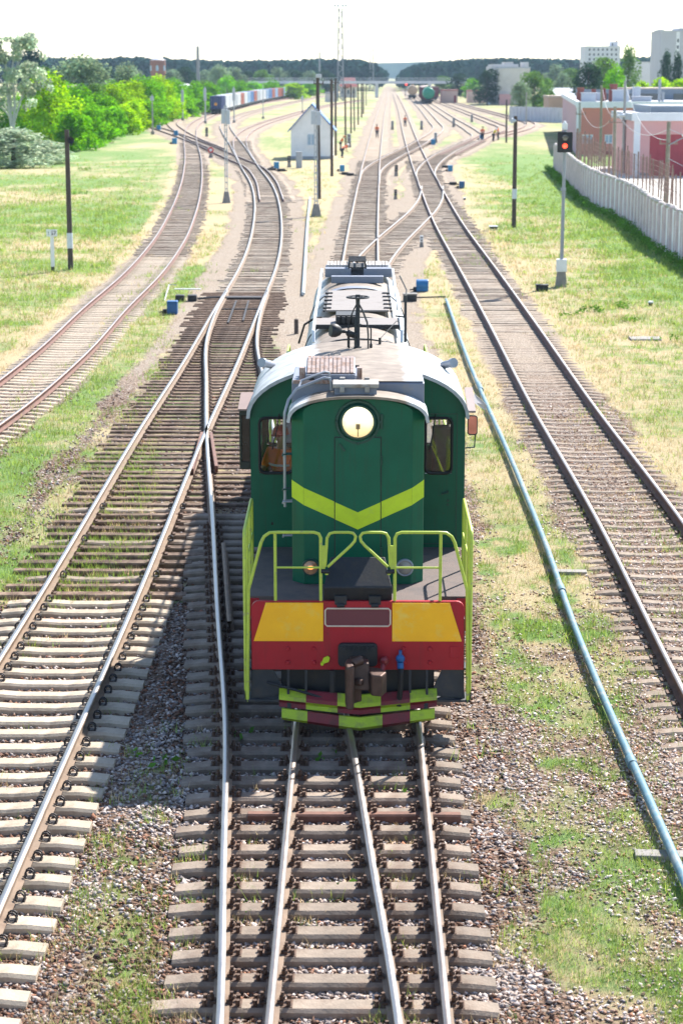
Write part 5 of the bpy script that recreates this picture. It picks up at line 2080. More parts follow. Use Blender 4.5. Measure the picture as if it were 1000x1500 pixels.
for args in [
    ('lime', 'yellow-green tree directly behind the silver willow bush on the left', 75, 236, 109, 66), ('bright', 'bright green tree behind the pale poplar trunk, cut by the left edge', 22, 268, 140, 62),
    ('bright', 'bright green tree right of the yellow-green one, above the grass bank', 118, 258, 128, 58), ('bright', 'rounded bright green tree below the grey willow crown', 150, 280, 138, 52),
    ('lime', 'light green tree left of the lone red-jacketed worker', 180, 305, 121, 50), ('bright', 'bright green tree just left below the brick water tower', 209, 335, 114, 50),
    ('lime', 'light green tree in front of the brick water tower', 238, 365, 111, 46), ('bright', 'bright green tree beside the white shed roof on its left', 258, 400, 117, 36),
    ('bright', 'bright green tree right of the white shed roof', 288, 440, 121, 36), ('bright', 'small green tree behind the dark blue container', 308, 490, 122, 32),
    ('shrub', 'low leafy bush at the foot of the yellow-green tree', 104, 222, 160, 44), ('shrub', 'low leafy bush at the corner of the grass bank', 134, 238, 158, 44),
    ('shrub', 'round bush in front of the light green trees', 166, 268, 155, 40), ('limeshrub', 'round light bush beyond the worker in red', 196, 300, 148, 40),
    ('shrub', 'bush on the outside of the far left track bend', 226, 345, 142, 40), ('limeshrub', 'bush below the white shed roof', 256, 385, 140, 34),
    ('willow', 'large grey-green willow rising above the bright trees', 122, 330, 85, 84), ('willow', 'smaller grey-green willow left of the brick water tower', 187, 350, 95, 48),
    ('mid', 'mid green tree between the pale poplar and the grey willow', 68, 330, 100, 50), ('pine', 'dark pine showing above the bright trees near the left edge', 50, 430, 74, 44),
    ('shrub', 'green bush under the pale poplar', 8, 205, 208, 50),
    ('bright', 'bright green tree between the yellow-green tree and its right neighbour', 96, 262, 124, 54), ('bright', 'green tree left of the yellow-green tree, behind the silvery bush', 48, 258, 126, 52), ('mid', 'darker green tree behind the rounded bright green one', 140, 300, 124, 46),
    ('bright', 'green tree behind the light green one near the worker in red', 165, 318, 122, 50), ('lime', 'pale green tree between two bright ones left of the water tower', 194, 330, 118, 40), ('bright', 'green tree right below the brick water tower', 224, 352, 117, 42), ('bright', 'green tree filling the gap left of the white shed roof', 248, 380, 119, 38),
    ('bright', 'bright tree directly beneath the white shed roof', 273, 415, 131, 34), ('shrub', 'dense bush between the grass bank corner and the round bush', 150, 252, 160, 42), ('shrub', 'dense bush at the edge of the shadowed grass bank', 118, 226, 168, 44), ('limeshrub', 'light bush beside the outermost thin pole', 182, 285, 152, 40),
    ('shrub', 'leafy bush right of the outermost thin pole', 212, 322, 146, 40), ('shrub', 'leafy bush under the light green tree by the water tower', 240, 368, 142, 36), ('shrub', 'leafy bush behind the grey signal post below the shed', 272, 405, 141, 34), ('shrub', 'leafy bush before the dark blue container', 292, 450, 138, 32),
]:
    tree(args[0], 'bush' if 'bush' in args[1] else ('pine_tree' if args[0] == 'pine' else 'leafy_tree'), args[1], 'bush' if 'bush' in args[1] else 'tree', *args[2:], group=GL)
for args in [('silvershrub', 'silvery willow bush spreading at the foot of the pale poplar', 18, 186, 188, 104), ('silvershrub', 'smaller silvery bush sloping down to the grass bank', 66, 196, 205, 64)]:
    tree(args[0], 'willow_bush', args[1], 'bush', *args[2:], group='silvery willow bushes')
# the pale poplar at the left edge
def poplar():
    Y = 226
    x0 = at(19, 200, Y)[0]
    zt = at(19, 48, Y)[1]
    root = thing('poplar_tree', 'tall silvery poplar with pale forked trunks at the left edge', 'tree', (x0, Y, 0))
    tk = MB()
    for (pts, r) in (([(0, 0, -.1), (.05, 0, 2.2), (-.3, 0, 5), (-.5, 0, 9), (-.4, .1, zt - 1)], [.30, .26, .18, .10, .03]), ([(.05, 0, 2.0), (.35, .1, 5), (.2, .2, 9), (.5, .2, zt - 1.5)], [.2, .15, .09, .03]),
                     ([(.1, 0, 2.8), (.9, .2, 5.2), (1.6, .3, 7.5), (2.6, .3, 9.5)], [.12, .10, .06, .02]), ([(-.1, 0, 3.6), (-1.2, 0, 5.0), (-2.4, .1, 6.4)], [.10, .07, .02])):
        tk.tube(pts, r, 8)
    rnd = random.Random(4)
    cl = []
    for i in range(64):
        t = rnd.random() ** .8
        z = 4.6 + (zt - 5.0) * t
        w = (4.3 * math.sqrt(max(.05, 1 - ((t - .35) / .72) ** 2)))
        a, r = rnd.uniform(0, 6.28), math.sqrt(rnd.random())
        cl.append((w * r * math.cos(a) * 1.0 + .2, w * r * math.sin(a) * .8, z, rnd.uniform(.45, .95)))
    for c in cl[::5]:
        tk.tube([(0, 0, c[2] * .62), (c[0] * .5, c[1] * .5, c[2] * .85), (c[0], c[1], c[2])], [.07, .045, .015], 5)
    obj('trunk', tk, M_BARKW, root, smooth=60)
    leaf_mesh('crown', root, LEAF['silver'], cl, 6500, .19, 91, tlo=.65, thi=1.35)
poplar()
GM = 'trees before the far wood'
mids = []
rnd = random.Random(11)
spots = [(252, 690, 103, 34, 'grey'), (276, 720, 99, 30, 'dark'), (300, 760, 104, 32, 'grey'), (322, 700, 97, 30, 'willow'), (343, 740, 100, 34, 'grey'), (366, 780, 104, 28, 'dark'), (334, 640, 112, 30, 'bright'),
         (386, 740, 103, 30, 'mid'), (408, 800, 100, 30, 'grey'), (432, 820, 103, 32, 'dark'), (456, 790, 105, 30, 'grey'), (478, 860, 103, 28, 'dark'), (400, 700, 119, 34, 'bright'), (432, 690, 121, 30, 'limeshrub'), (370, 660, 120, 30, 'bright'),
         (455, 760, 121, 28, 'bright'), (300, 620, 118, 30, 'mid'), (354, 600, 119, 28, 'bright'), (200, 600, 104, 36, 'grey'), (160, 560, 100, 34, 'dark')]
words_ = ['leftmost, beyond the grey willows', 'next to the smaller grey willow']
for i, (x, Y, t, w, k) in enumerate(sorted(spots)):
    nm = {'grey': 'grey-green', 'dark': 'dark', 'willow': 'pale grey-green', 'bright': 'bright green', 'mid': 'mid green', 'limeshrub': 'low light green'}[k]
    ref = 'beyond the bright left bank trees' if x < 245 else 'beyond the brick water tower' if x < 290 else 'above the dark blue container' if x < 335 else 'above the white containers' if x < 400 else 'under the left part of the footbridge' if x < 440 else 'left of the tall floodlight mast'
    ordn = ['first', 'second', 'third', 'fourth', 'fifth', 'sixth', 'seventh', 'eighth', 'ninth', 'tenth', 'eleventh', 'twelfth', 'thirteenth', 'fourteenth', 'fifteenth', 'sixteenth', 'seventeenth', 'eighteenth', 'nineteenth', 'twentieth'][i]
    tree(k, 'leafy_tree', '%s tree %s, %s before the wood' % (nm, ref, ordn), 'tree', x, Y, t, w, GM)
GR = 'trees round the right hand buildings'
for k, lab, x, Y, t, w in [
    ('dark', 'dark round tree left of the grey concrete factory', 712, 560, 102, 32), ('bright', 'bright green tree behind the end of the footbridge', 690, 660, 116, 26), ('mid', 'green tree right of the grey concrete factory', 780, 440, 106, 40),
    ('willow', 'pale green bushy tree at the foot of the grey concrete factory', 760, 425, 121, 26), ('mid', 'smaller green tree at the right of the factory trees', 798, 450, 116, 26),
    ('dark', 'dark tree behind the pink warehouse roof, left of three', 858, 380, 93, 42), ('mid', 'rounded tree below the white office block', 882, 395, 86, 44), ('bright', 'lighter tree in front of the white office block', 898, 350, 99, 34),
    ('column', 'tall slender tree right below the white office block', 917, 430, 68, 30), ('poplar', 'dark columnar poplar left of two by the tall grey tower', 972, 430, 76, 20), ('poplar', 'dark columnar poplar right of two by the tall grey tower', 988, 432, 79, 18),
    ('limeshrub', 'light green bush behind the warehouse roof below the long wall', 938, 330, 118, 30), ('limeshrub', 'light green bush below the two dark poplars', 964, 340, 113, 36), ('limeshrub', 'light green bush at the right edge below the tower', 994, 335, 115, 34),
    ('grey', 'grey-green tree far behind the factory trees', 812, 700, 96, 34), ('mid', 'green tree far left of the dark warehouse trees', 832, 620, 101, 30), ('grey', 'grey-green tree between factory and dark warehouse trees', 822, 560, 108, 26),
    ('dark', 'dark tree behind the right pier of the footbridge', 668, 720, 108, 26), ('mid', 'green tree between the two right piers of the footbridge', 648, 760, 112, 24),
]:
    tree(k, 'leafy_tree', lab, 'tree', x, Y, t, w, GR)

# the far wood on both sides of the line
def wood():
    g_ = np.random.default_rng(3)
    Vs, Fs, Ts = [], [], []
    n0 = 0
    def band(xa, xb, n, Ya, Yb, top_fn):
        nonlocal n0
        for i in range(n):
            Y = g_.uniform(Ya, Yb)
            px = g_.uniform(xa, xb)
            X = at(px, 150, Y)[0]
            h = max(6, at(px, top_fn(px) + g_.uniform(-1.5, 6), Y)[1])
            r = g_.uniform(2.6, 4.6)
            m = 46
            d = g_.normal(0, 1, (m, 3))
            d /= np.linalg.norm(d, axis=1)[:, None]
            c = np.c_[X + d[:, 0] * r, Y + d[:, 1] * r, h * .62 + d[:, 2] * h * .36]
            a = g_.normal(0, 1, (m, 3))
            b = np.cross(a, d)
            a /= np.linalg.norm(a, axis=1)[:, None]
            b /= np.linalg.norm(b, axis=1)[:, None] + 1e-6
            s = g_.uniform(.8, 1.7, (m, 1))
            Vs.append(np.stack([c - a * s, c - b * s, c + a * s, c + b * s], 1).reshape(-1, 3))
            Fs.append(np.arange(4 * m).reshape(m, 4) + n0)
            n0 += 4 * m
            Ts.append(np.repeat(np.full((m, 3), g_.uniform(.65, 1.35)) * g_.uniform(.8, 1.2, (m, 1)), 4, axis=0))
    left = lambda p: np.interp(p, [-60, 40, 120, 200, 280, 360, 440, 500, 530, 548, 556], [92, 84, 87, 84, 88, 90, 88, 87, 88, 93, 104])
    right = lambda p: np.interp(p, [588, 600, 620, 650, 690, 740, 800, 860, 900, 950, 1060], [108, 98, 93, 90, 87, 86, 87, 88, 86, 84, 84])
    band(-60, 556, 1500, 1000, 1350, left)
    band(588, 1060, 1250, 1000, 1350, right)
    o = np_mesh('forest', np.concatenate(Vs), np.concatenate(Fs), LEAF['pine'], tint=np.concatenate(Ts))
    tag(o, 'dark blue-green pine wood closing the view on both sides of the line', 'forest', kind='stuff')
wood()
hm = MB()
hp = []
for i in range(25):
    X = -700 + i * 60
    hp.append((X, 18 + 14 * math.exp(-((X - 40) / 260) ** 2) + 5 * math.sin(i * .9)))
hm.prism_y([(-700, -5)] + hp + [(740, -5)], 3600, 3900)
tag(obj('hills', hm, mat('hill_green', (.10, .16, .10), .95, var=.3, scale=.01)), kind='structure')

# ------------------------------------------------------------------ poles, masts, signals
M_POLE = mat('pole_dark_wood', (.085, .065, .055), .85, var=.3, scale=3, bump=.3, bscale=20)
M_POLEG = mat('pole_concrete', (.33, .32, .31), .85, var=.15, scale=3, bump=.2, bscale=30)
M_POLEL = mat('pole_light_steel', (.42, .44, .47), .55, .2, var=.12, scale=4)
M_POLET = mat('pole_weathered', (.26, .235, .18), .85, var=.25, scale=3)
M_WHITE = mat('white_paint', (.78, .79, .80), .6, var=.08, scale=4, col2=(.55, .52, .48), mixlo=.6, mixhi=.8, scale2=5)
M_BOXG = mat('box_grey', (.46, .49, .54), .6, var=.08, scale=4)
M_BLUEB = mat('motor_blue', (.012, .095, .26), .45, var=.15, scale=5, col2=(.03, .06, .12), mixlo=.55, mixhi=.75)
M_CYAN = mat('motor_light_blue', (.03, .22, .42), .5, var=.15, scale=5)
M_REDL = mat('signal_red_lit', (1, .1, .05), .3, var=0, emit=(1.0, .06, .03), estr=1.6)
M_CONCB = mat('concrete_block', (.26, .24, .22), .9, var=.2, scale=5, bump=.3, bscale=30)

def pole(name, label, cat, x, yb, xt, yt, r, m, group=None, extra=None, taper=.8):
    X, Y = gp(x, yb)
    Xt, Zt = at(xt, yt, Y)
    root = thing(name, label, cat, (X, Y, 0), 0, group)
    mb = MB()
    mb.cyl((0, 0, -.15), ((Xt - X) * .35, 0, Zt), r, r * taper, 12)
    obj('shaft', mb, m, root, smooth=50)
    return root, X, Y, Zt

# dark pole with a loudspeaker on the left
r_, X, Y, Zt = pole('loudspeaker_pole', 'dark wooden pole with a white band and a round loudspeaker, on the left bank', 'pole', 104, 395, 98, 190, .125, M_POLE)
obj('white_band', MB().cyl((.0, 0, .95), (0, 0, 1.62), .131, n=14), mat('band_white', (.62, .66, .70), .7, var=.1), r_)
sp_ = MB()
z = at(100, 205, Y)[1]
sp_.lathe_y((.20, -.22, z), [(.0, .15), (-.04, .155), (-.02, .10), (.05, .05), (.05, .0001)], 20)
sp_.cyl((.16, -.2, z), (.02, 0, z), .04, n=8)
obj('loudspeaker', sp_, M_BLACK, r_, smooth=50)
# milepost with number plates
X, Y = gp(78, 398)
mp = thing('milepost', 'white kilometre post carrying two small number plates on the left bank', 'milepost', (X, Y, 0), R(12))
zt = at(77, 336, Y)[1]
b = MB()
b.frustum(-.085, .085, -.08, .08, .22, -.075, .075, -.07, .07, zt - .05)
obj('post', b, M_WHITE, mp, bevel=.015)
obj('post_foot', MB().box(-.07, .07, -.065, .065, -.1, .22), M_BLACK, mp)
for sx, rz in ((.06, 0.0), (-.13, -1.0)):
    hb_ = MB()
    hb_.box(-.17, .17, -.02, .02, zt - .30, zt)
    hb_.turned(rz, (sx, -.10, 0))
    pl = obj('number_plate', hb_, M_WHITE, mp, bevel=.01)
    fc_ = bpy.data.curves.new('number', 'FONT')
    fc_.body = '57' if rz == 0 else '1'
    fc_.size = .26
    fc_.align_x = 'CENTER'
    fc_.extrude = .003
    fo = bpy.data.objects.new('number', fc_)
    COL.objects.link(fo)
    fm_ = bpy.data.meshes.new_from_object(fo.evaluated_get(bpy.context.evaluated_depsgraph_get()))
    bpy.data.objects.remove(fo)
    fm_.materials.clear()
    fm_.materials.append(M_BLACK)
    fo = bpy.data.objects.new('number', fm_)
    COL.objects.link(fo)
    fo.parent = pl
    Mz = Matrix.Translation((sx, -.10, 0)) @ Matrix.Rotation(rz, 4, 'Z') @ Matrix.Translation((0, -.025, zt - .24)) @ Matrix.Rotation(R(90), 4, 'X')
    fo.matrix_local = Mz

# colour light signal on the right
X, Y = gp(821, 420)
sg = thing('railway_signal', 'colour light signal with its red lamp lit on a grey mast beside the right track', 'signal', (X, Y, 0), R(-3))
zt = at(823, 190, Y)[1]
zh0, zh1 = at(826, 223, Y)[1], at(826, 193, Y)[1]
b = MB()
b.frustum(-.25, .25, -.22, .22, -.1, -.17, .17, -.16, .16, .62)
obj('plinth', b, M_CONCB, sg, bevel=.02)
obj('relay_box', MB().box(-.21, .21, -.18, .18, .62, 1.12), M_WHITE, sg, bevel=.015)
mm_ = MB()
mm_.cyl((0, 0, 1.12), (.02, 0, zh1 + .1), .075, .06, 14)
z5 = at(823, 272, Y)[1]
mm_.cyl((0, 0, z5 - .2), (0, 0, z5 - .1), .10, n=14)
for k in range(5):
    mm_.box(-.12, .12, -.09, -.06, z5 - .1 - k * .1, z5 - .08 - k * .1)
obj('mast', mm_, M_STEEL, sg, smooth=40)
hx0 = at(815.5, 208, Y)[0] - X
hx1 = at(837.5, 208, Y)[0] - X
hdm = MB()
hdm.prism_y(rr(hx0, hx1, zh0, zh1, .05), -.26, -.14)
hd_ = obj('signal_head', hdm, M_BLACK, sg, bevel=.015)
cxh = (hx0 + hx1) / 2
for k, (zc, m) in enumerate(((zh0 + .62 * (zh1 - zh0) + .06, M_LENS), (zh0 + .32 * (zh1 - zh0), M_REDL))):
    L_ = MB()
    L_.lathe_y((cxh, -.262, zc), [(.0, .10), (-.02, .07), (-.03, .0001)], 18)
    obj('signal_lamp', L_, m, hd_, smooth=60)
    V_ = MB()
    pts = [(cxh + .125 * math.cos(R(a)), zc + .125 * math.sin(R(a))) for a in range(10, 171, 16)]
    for p, q in zip(pts[:-1], pts[1:]):
        V_.add([(p[0], -.26, p[1]), (q[0], -.26, q[1]), (q[0], -.42, q[1]), (p[0], -.42, p[1]), (p[0] * .99 + cxh * .01, -.26, p[1] - .012), (q[0] * .99 + cxh * .01, -.26, q[1] - .012), (q[0] * .99 + cxh * .01, -.42, q[1] - .012), (p[0] * .99 + cxh * .01, -.42, p[1] - .012)],
               [(0, 3, 2, 1), (4, 5, 6, 7), (2, 3, 7, 6)])
    obj('lamp_visor', V_, M_BLACK if k else M_STEEL, hd_)
tb_ = MB()
tb_.box(-.11, .11, -.1, .1, zh1 + .08, zh1 + .34)
tb_.cyl((0, 0, zh1 + .34), (0, 0, zh1 + .42), .06, n=10)
obj('top_box', tb_, M_WHITE, sg, bevel=.02)

# grey lattice signal mast on the left and the one before the hut
def lattice(label, x, yb, xt, yt, box, w=.16, group=None, cap=True):
    X, Y = gp(x, yb)
    zt = at(xt, yt, Y)[1]
    root = thing('signal_mast', label, 'signal mast', (X, Y, 0), 0, group)
    b = MB()
    b.frustum(-w * 2, w * 2, -w * 2, w * 2, -.1, -w, w, -w, w, .75)
    obj('plinth', b, M_CONCB, root, bevel=.02)
    m = MB()
    for sx in (-1, 1):
        m.box(sx * w * .5 - .03, sx * w * .5 + .03, -.06, .06, .7, zt)
    z = .9
    while z < zt:
        m.box(-w * .5, w * .5, -.04, .04, z, z + .07)
        z += .42
    obj('mast', m, M_POLEL, root)
    x0, x1, y0, y1 = box
    bx0, bx1 = at(x0, y0, Y)[0] - X, at(x1, y0, Y)[0] - X
    z0, z1 = at(x0, y1, Y)[1], at(x0, y0, Y)[1]
    bb = MB()
    bb.box(bx0, bx0 + (bx1 - bx0) * .48, -.30, -.07, z0, z1)
    bb.box(bx0 + (bx1 - bx0) * .52, bx1, -.32, -.07, z0 - .05, z1 - .05)
    obj('signal_head', bb, M_BOXG, root, bevel=.02)
    lad = MB()
    lad.box(-w * .5, w * .5, .06, .28, z0 - .4, z0 - .36)
    obj('platform', lad, M_STEEL, root)
    return root
lattice('grey signal mast with back to back pale boxes left of the gabled hut tracks', 332, 297, 331, 155, (324.5, 337, 160, 181), .15, 'grey signal masts')
lattice('grey signal mast with pale boxes standing right in front of the gabled hut', 463, 317, 462, 160, (455.5, 470, 162, 182), .17, 'grey signal masts')
# wooden poles along the centre line
GP_ = 'wooden poles in the centre row'
for i, (lab, x, yb, xt, yt, r) in enumerate([
    ('dark wooden pole rising behind the signal mast in front of the hut, tallest here', 467, 291, 462, 114, .15), ('dark wooden pole just right of the gabled hut, nearest of its row', 486, 258, 484.5, 116, .13),
    ('dark wooden pole beside the crouched worker', 491.5, 228, 491, 115, .13), ('dark wooden pole fourth along the row beside the straight track', 506, 213, 504, 124, .12),
    ('dark wooden pole fifth along the row, in front of the pink station house', 514, 195, 513, 124, .12), ('dark wooden pole sixth along the row, right edge of the station house', 519, 192, 516, 128, .11),
    ('dark wooden pole seventh along the row, just right of the station house', 524.5, 183, 523.5, 122, .13), ('dark wooden pole eighth along the row beyond the station house', 529.5, 172, 529, 122, .15),
    ('dark wooden pole ninth along the row under the footbridge', 532, 167, 531.5, 122, .15), ('dark wooden pole last in the row under the footbridge', 536, 155, 535.5, 124, .12)]):
    rt2, X, Y, Zt = pole('wooden_pole', lab, 'pole', x, yb, xt, yt, r, M_POLE, GP_)
    if i in (0, 2, 3):
        c = MB()
        c.box(-.35, .35, -.06, .06, Zt - .45, Zt - .36)
        for q in (-.3, .3):
            c.cyl((q, 0, Zt - .36), (q, 0, Zt - .2), .04, n=6)
        obj('crossarm', c, M_POLE, rt2)
    if i == 0:
        obj('lamp', MB().box(-.2, .2, -.2, .2, Zt, Zt + .25), M_BOXG, rt2, bevel=.05)
# right hand poles
r_, X, Y, Zt = pole('wooden_pole', 'dark pole with a pale band left of the red signal', 'pole', 752, 333, 754, 170, .13, M_POLE, 'poles on the right of the yard')
obj('white_band', MB().cyl((0, 0, 1.6), (0, 0, 2.15), .137, n=14), MATS['band_white'], r_)
b = MB()
b.cyl((-.25, -.1, Zt - .25), (.05, 0, Zt - .25), .16, .07, n=12)
obj('loudspeaker', b, M_BOXG, r_, smooth=40)
pole('wooden_pole', 'thin dark pole right of the bending workers', 'pole', 741, 209, 740.5, 146, .12, M_POLE, 'poles on the right of the yard')
pole('wooden_pole', 'thin pole beside the factory tree, before the white panel wall', 'pole', 770, 183, 769.5, 135, .12, M_POLEG, 'poles on the right of the yard')
# left hand poles
for lab, x, yb, xt, yt, r, m, hdg in [
    ('thin dark pole before the bright trees, outermost on the far left track', 187.5, 180, 187, 137, .10, M_POLE, 1), ('grey pole right of the lone worker in red', 224, 197, 223, 138, .11, M_POLEG, 1),
    ('grey signal post between the curving left tracks, below the white shed', 268, 177, 267.5, 130, .13, M_POLEL, 2), ('grey signal post just left of the dark blue container', 301, 181, 300.5, 127, .14, M_POLEL, 2),
    ('grey signal post in front of the white containers', 343, 180, 342.5, 127, .12, M_POLEL, 2), ('grey post in front of the middle of the container train', 385.5, 174, 385, 124, .08, M_POLEL, 0),
    ('grey post left above the gabled hut roof', 443, 166, 442.5, 140, .12, M_POLEL, 1), ]:
    rt2, X, Y, Zt = pole('signal_post', lab, 'post', x, yb, xt, yt, r, m, 'posts between the left hand tracks')
    if hdg:
        b = MB()
        b.box(-.25, .25, -.35, -.1, Zt - (2.4 if hdg == 2 else .9), Zt - .3)
        obj('signal_head', b, M_BOXG, rt2, bevel=.04)
    b = MB()
    b.box(-.25, .25, -.25, .25, -.1, .45)
    obj('plinth', b, M_CONCB, rt2)
# stub post left of the engine
X, Y = gp(434, 489)
st_ = MB()
st_.cyl((0, 0, -.1), (0, 0, .48), .075, .07, 8)
st_.cyl((0, 0, .48), (0, 0, .5), .078, .05, 8)
o = obj('marker_post', st_, M_POLE, loc=(X, Y, 0))
tag(o, 'short dark stub post in the gravel left of the engine', 'post')

# ------------------------------------------------------------------ point motors and small trackside things
def point_motor(label, x, yb, s=1.0, m=M_BLUEB, rz=0, round_=False):
    X, Y = gp(x, yb)
    root = thing('point_motor', label, 'point motor', (X, Y, .02), rz, 'blue point motors beside the tracks')
    b = MB()
    if round_:
        b.cyl((-.24 * s, 0, .24 * s), (.24 * s, 0, .24 * s), .23 * s, n=20)
        b.box(-.23 * s, .23 * s, -.2 * s, .2 * s, 0, .2 * s)
    else:
        b.box(-.19 * s, .19 * s, -.2 * s, .2 * s, .0, .42 * s)
        b.box(-.2 * s, .2 * s, -.21 * s, .21 * s, .42 * s, .47 * s)
    obj('motor_case', b, m, root, bevel=.02 * s)
    c = MB()
    c.box(-.36 * s, -.22 * s, -.12 * s, .12 * s, 0, .16 * s)
    c.cyl((-.5 * s, -.05 * s, .05 * s), (-.36 * s, 0, .07 * s), .03 * s, n=6)
    obj('cable_box', c, M_BLACK, root, bevel=.01)
    return root
point_motor('dark blue point motor box standing in front of the black gear boxes on the left', 253, 460, .98)
point_motor('bright blue rounded point motor right of the engine roof', 618, 427, 1.0, mat('motor_mid_blue', (.015, .15, .36), .45, var=.15, scale=5), 0, True)
for lab, x, y, s, m in [('blue point motor beside the crossover right of the straight track, nearer of two', 676, 276, 1.1, M_BLUEB), ('light blue point motor right of the crossover, farther of two', 659, 251, 1.1, M_CYAN),
                        ('light blue point motor on the ground left of the gabled hut', 405, 247, 1.25, M_CYAN), ('light blue point motor right of the gabled hut poles', 501, 251, 1.15, M_CYAN),
                        ('light blue point motor on the left edge of the left yard crossing', 256, 211, 1.5, M_CYAN), ('small light blue point motor above the left yard crossing', 258, 199, 1.5, M_CYAN),
                        ('blue point motor by the sandy bend near the workers', 634, 212, 1.4, M_CYAN), ('light blue box at the feet of the right hand workers', 705, 205, 1.4, M_CYAN), ('small blue point motor near the worker in red', 233, 190.5, 1.5, M_CYAN)]:
    point_motor(lab, x, y, s, m)
def gear(label, pxs, w, rod):
    X, Y = gp(*pxs[0])
    root = thing('point_gear', label, 'point gear', (X, Y, 0), 0, 'black point gear')
    for i, p in enumerate(pxs):
        q = gp(*p)
        b = MB()
        b.box(q[0] - X - w, q[0] - X + w, q[1] - Y - .18, q[1] - Y + .18, 0, .24)
        obj('gear_box', b, M_BLACK, root, bevel=.02)
    b = MB()
    for (p, q, r, z) in rod:
        a, c = gp(*p), gp(*q)
        b.tube([(a[0] - X, a[1] - Y, z), (c[0] - X, c[1] - Y, z)], r, 6)
    obj('rod', b, M_BLACK, root)
    return root
gr_ = gear('two black point gear boxes with a pale top plate and bent rail on the left', [(264, 441), (282, 441)], .17, [((290, 440), (322, 438), .05, .07)])
X, Y = gr_.location[:2]
b = MB()
a, c = gp(241, 441), gp(248, 428)
b.tube([(a[0] - X, a[1] - Y, .0), (c[0] - X, c[1] - Y, .30), (gp(258, 430)[0] - X, gp(258, 430)[1] - Y, .34)], .028, 6)
q = gp(276, 436)
b.box(gp(256, 434)[0] - X, gp(294, 434)[0] - X, gp(256, 434)[1] - Y - .1, gp(256, 434)[1] - Y + .12, .27, .30)
obj('top_plate', b, mat('plate_pale', (.45, .46, .45), .7, var=.15, scale=6), gr_)
gr2 = gear('black point gear box with a rod beside the engine roof on the right', [(600, 441)], .26, [((610, 438), (652, 437), .03, .06)])
b = MB()
b.box(-.27, .27, -.2, .2, .245, .30)
obj('lid', b, M_CONCB, gr2)
gear('black point gear where the long curve meets the bushes in front of the hut', [(398, 250), (412, 251)], .35, [((385, 249), (420, 251), .06, .06)])
gear('dark gear across the straight track edge by the poles', [(505, 256), (513, 257.5)], .3, [((497, 255), (524, 258), .05, .06)])
gear('dark gear beside the nearer right hand point motor', [(663, 271)], .28, [((650, 270), (672, 271), .05, .06)])
gear('dark gear beside the farther right hand point motor', [(652, 246)], .32, [((636, 253), (650, 252), .05, .06)])
def simple(name, label, cat, mb, m, x, y, group=None, rz=0, **k):
    X, Y = gp(x, y)
    o = obj(name, mb, m, loc=(X, Y, 0), **k)
    o.rotation_euler = (0, 0, rz)
    return tag(o, label, cat, group)
b = MB()
b.box(-.24, .24, -.16, .16, 0, .22)
b.box(-.26, .26, -.18, .18, .22, .26)
simple('cable_box', 'low black cable box in the dry grass left of the signal foot', 'cable box', b, M_BLACK, 793, 426, bevel=.015)
b = MB()
b.box(-.22, .22, -.2, .2, 0, .12, 0)
b.box(-.24, .24, -.22, .22, .12, .17, 1)
simple('cable_box', 'small cable box with a white lid in the dry grass by the banded pole', 'cable box', b, [M_BLACK, M_WHITE], 722, 335, bevel=.012)
for lab, x, y in (('small dark trackside lamp with white cap in the green grass right of the signal', 952, 448), ('small dark trackside lamp with white cap right of the crossover', 680, 293)):
    b = MB()
    b.cyl((0, 0, -.05), (0, 0, .12), .05, .09, 10)
    b.cyl((0, 0, .12), (0, 0, .18), .11, .09, 12, 1)
    simple('ground_lamp', lab, 'ground lamp', b, [M_BLACK, M_WHITE], x, y, 'ground lamps in the grass')
b = MB()
b.prism_x([(-.35, 0), (.35, 0), (.3, .06), (-.3, .05)], -.5, .5)
simple('concrete_slab', 'flat pale concrete slab lying in the dry grass on the right', 'slab', b, M_CONCB, 944, 497, bevel=.01)
def dwarf(label, x, y, m=M_BLACK, s=1.0, body=None):
    X, Y = gp(x, y)
    root = thing('dwarf_signal', label, 'dwarf signal', (X, Y, 0), 0, 'dwarf signals')
    obj('plinth', MB().frustum(-.2 * s, .2 * s, -.16 * s, .16 * s, -.05, -.14 * s, .14 * s, -.12 * s, .12 * s, .45 * s), body or M_CONCB, root)
    h = MB()
    h.box(-.15 * s, .15 * s, -.12 * s, .1 * s, .45 * s, 1.05 * s)
    obj('signal_head', h, m, root, bevel=.03 * s)
    for z in (.62, .88):
        l = MB()
        l.lathe_y((0, -.12 * s, z * s), [(0, .09 * s), (-.05 * s, .09 * s), (-.02 * s, .06 * s), (-.02 * s, .0001)], 12)
        obj('lens', l, M_LENS, root)
for a in [('dark blue dwarf signal on the grass right of the straight track', 580, 258, M_BLACK, .9), ('dark blue dwarf signal in front of the gabled hut left corner', 423.5, 245, M_BLACK, 1.0),
          ('grey dwarf signal between the straight track and the tan tank wagon track', 574.5, 190, M_STEEL, 1.3), ('grey dwarf signal inside the first sandy bend', 617, 190, M_STEEL, 1.3),
          ('grey dwarf signal beside the green tank wagon track', 664, 186, M_STEEL, 1.3), ('grey dwarf signal left of the two workers on the right', 690.5, 179, M_STEEL, 1.3),
          ('purple-white dwarf signal at the sandy bend right of the crossover', 637.5, 209, M_BOXG, 1.2), ('white dwarf signal on the left yard grass', 303, 200, M_BLACK, 1.2),
          ('grey dwarf signal at the poles right of the gabled hut', 511, 216, M_STEEL, 1.5), ('small white dwarf post in the gravel by the connecting track', 617, 362, M_WHITE, .55), ('small dark dwarf post left of the connecting track', 579, 292, M_BLACK, .65)]:
    dwarf(*a)
X, Y = gp(309, 231)
rs_ = thing('speed_sign', 'small round red and white sign on a low stand in the left yard', 'sign', (X, Y, 0))
obj('stand', MB().frustum(-.25, .25, -.15, .15, -.05, -.1, .1, -.08, .08, .5), M_CONCB, rs_)
b = MB()
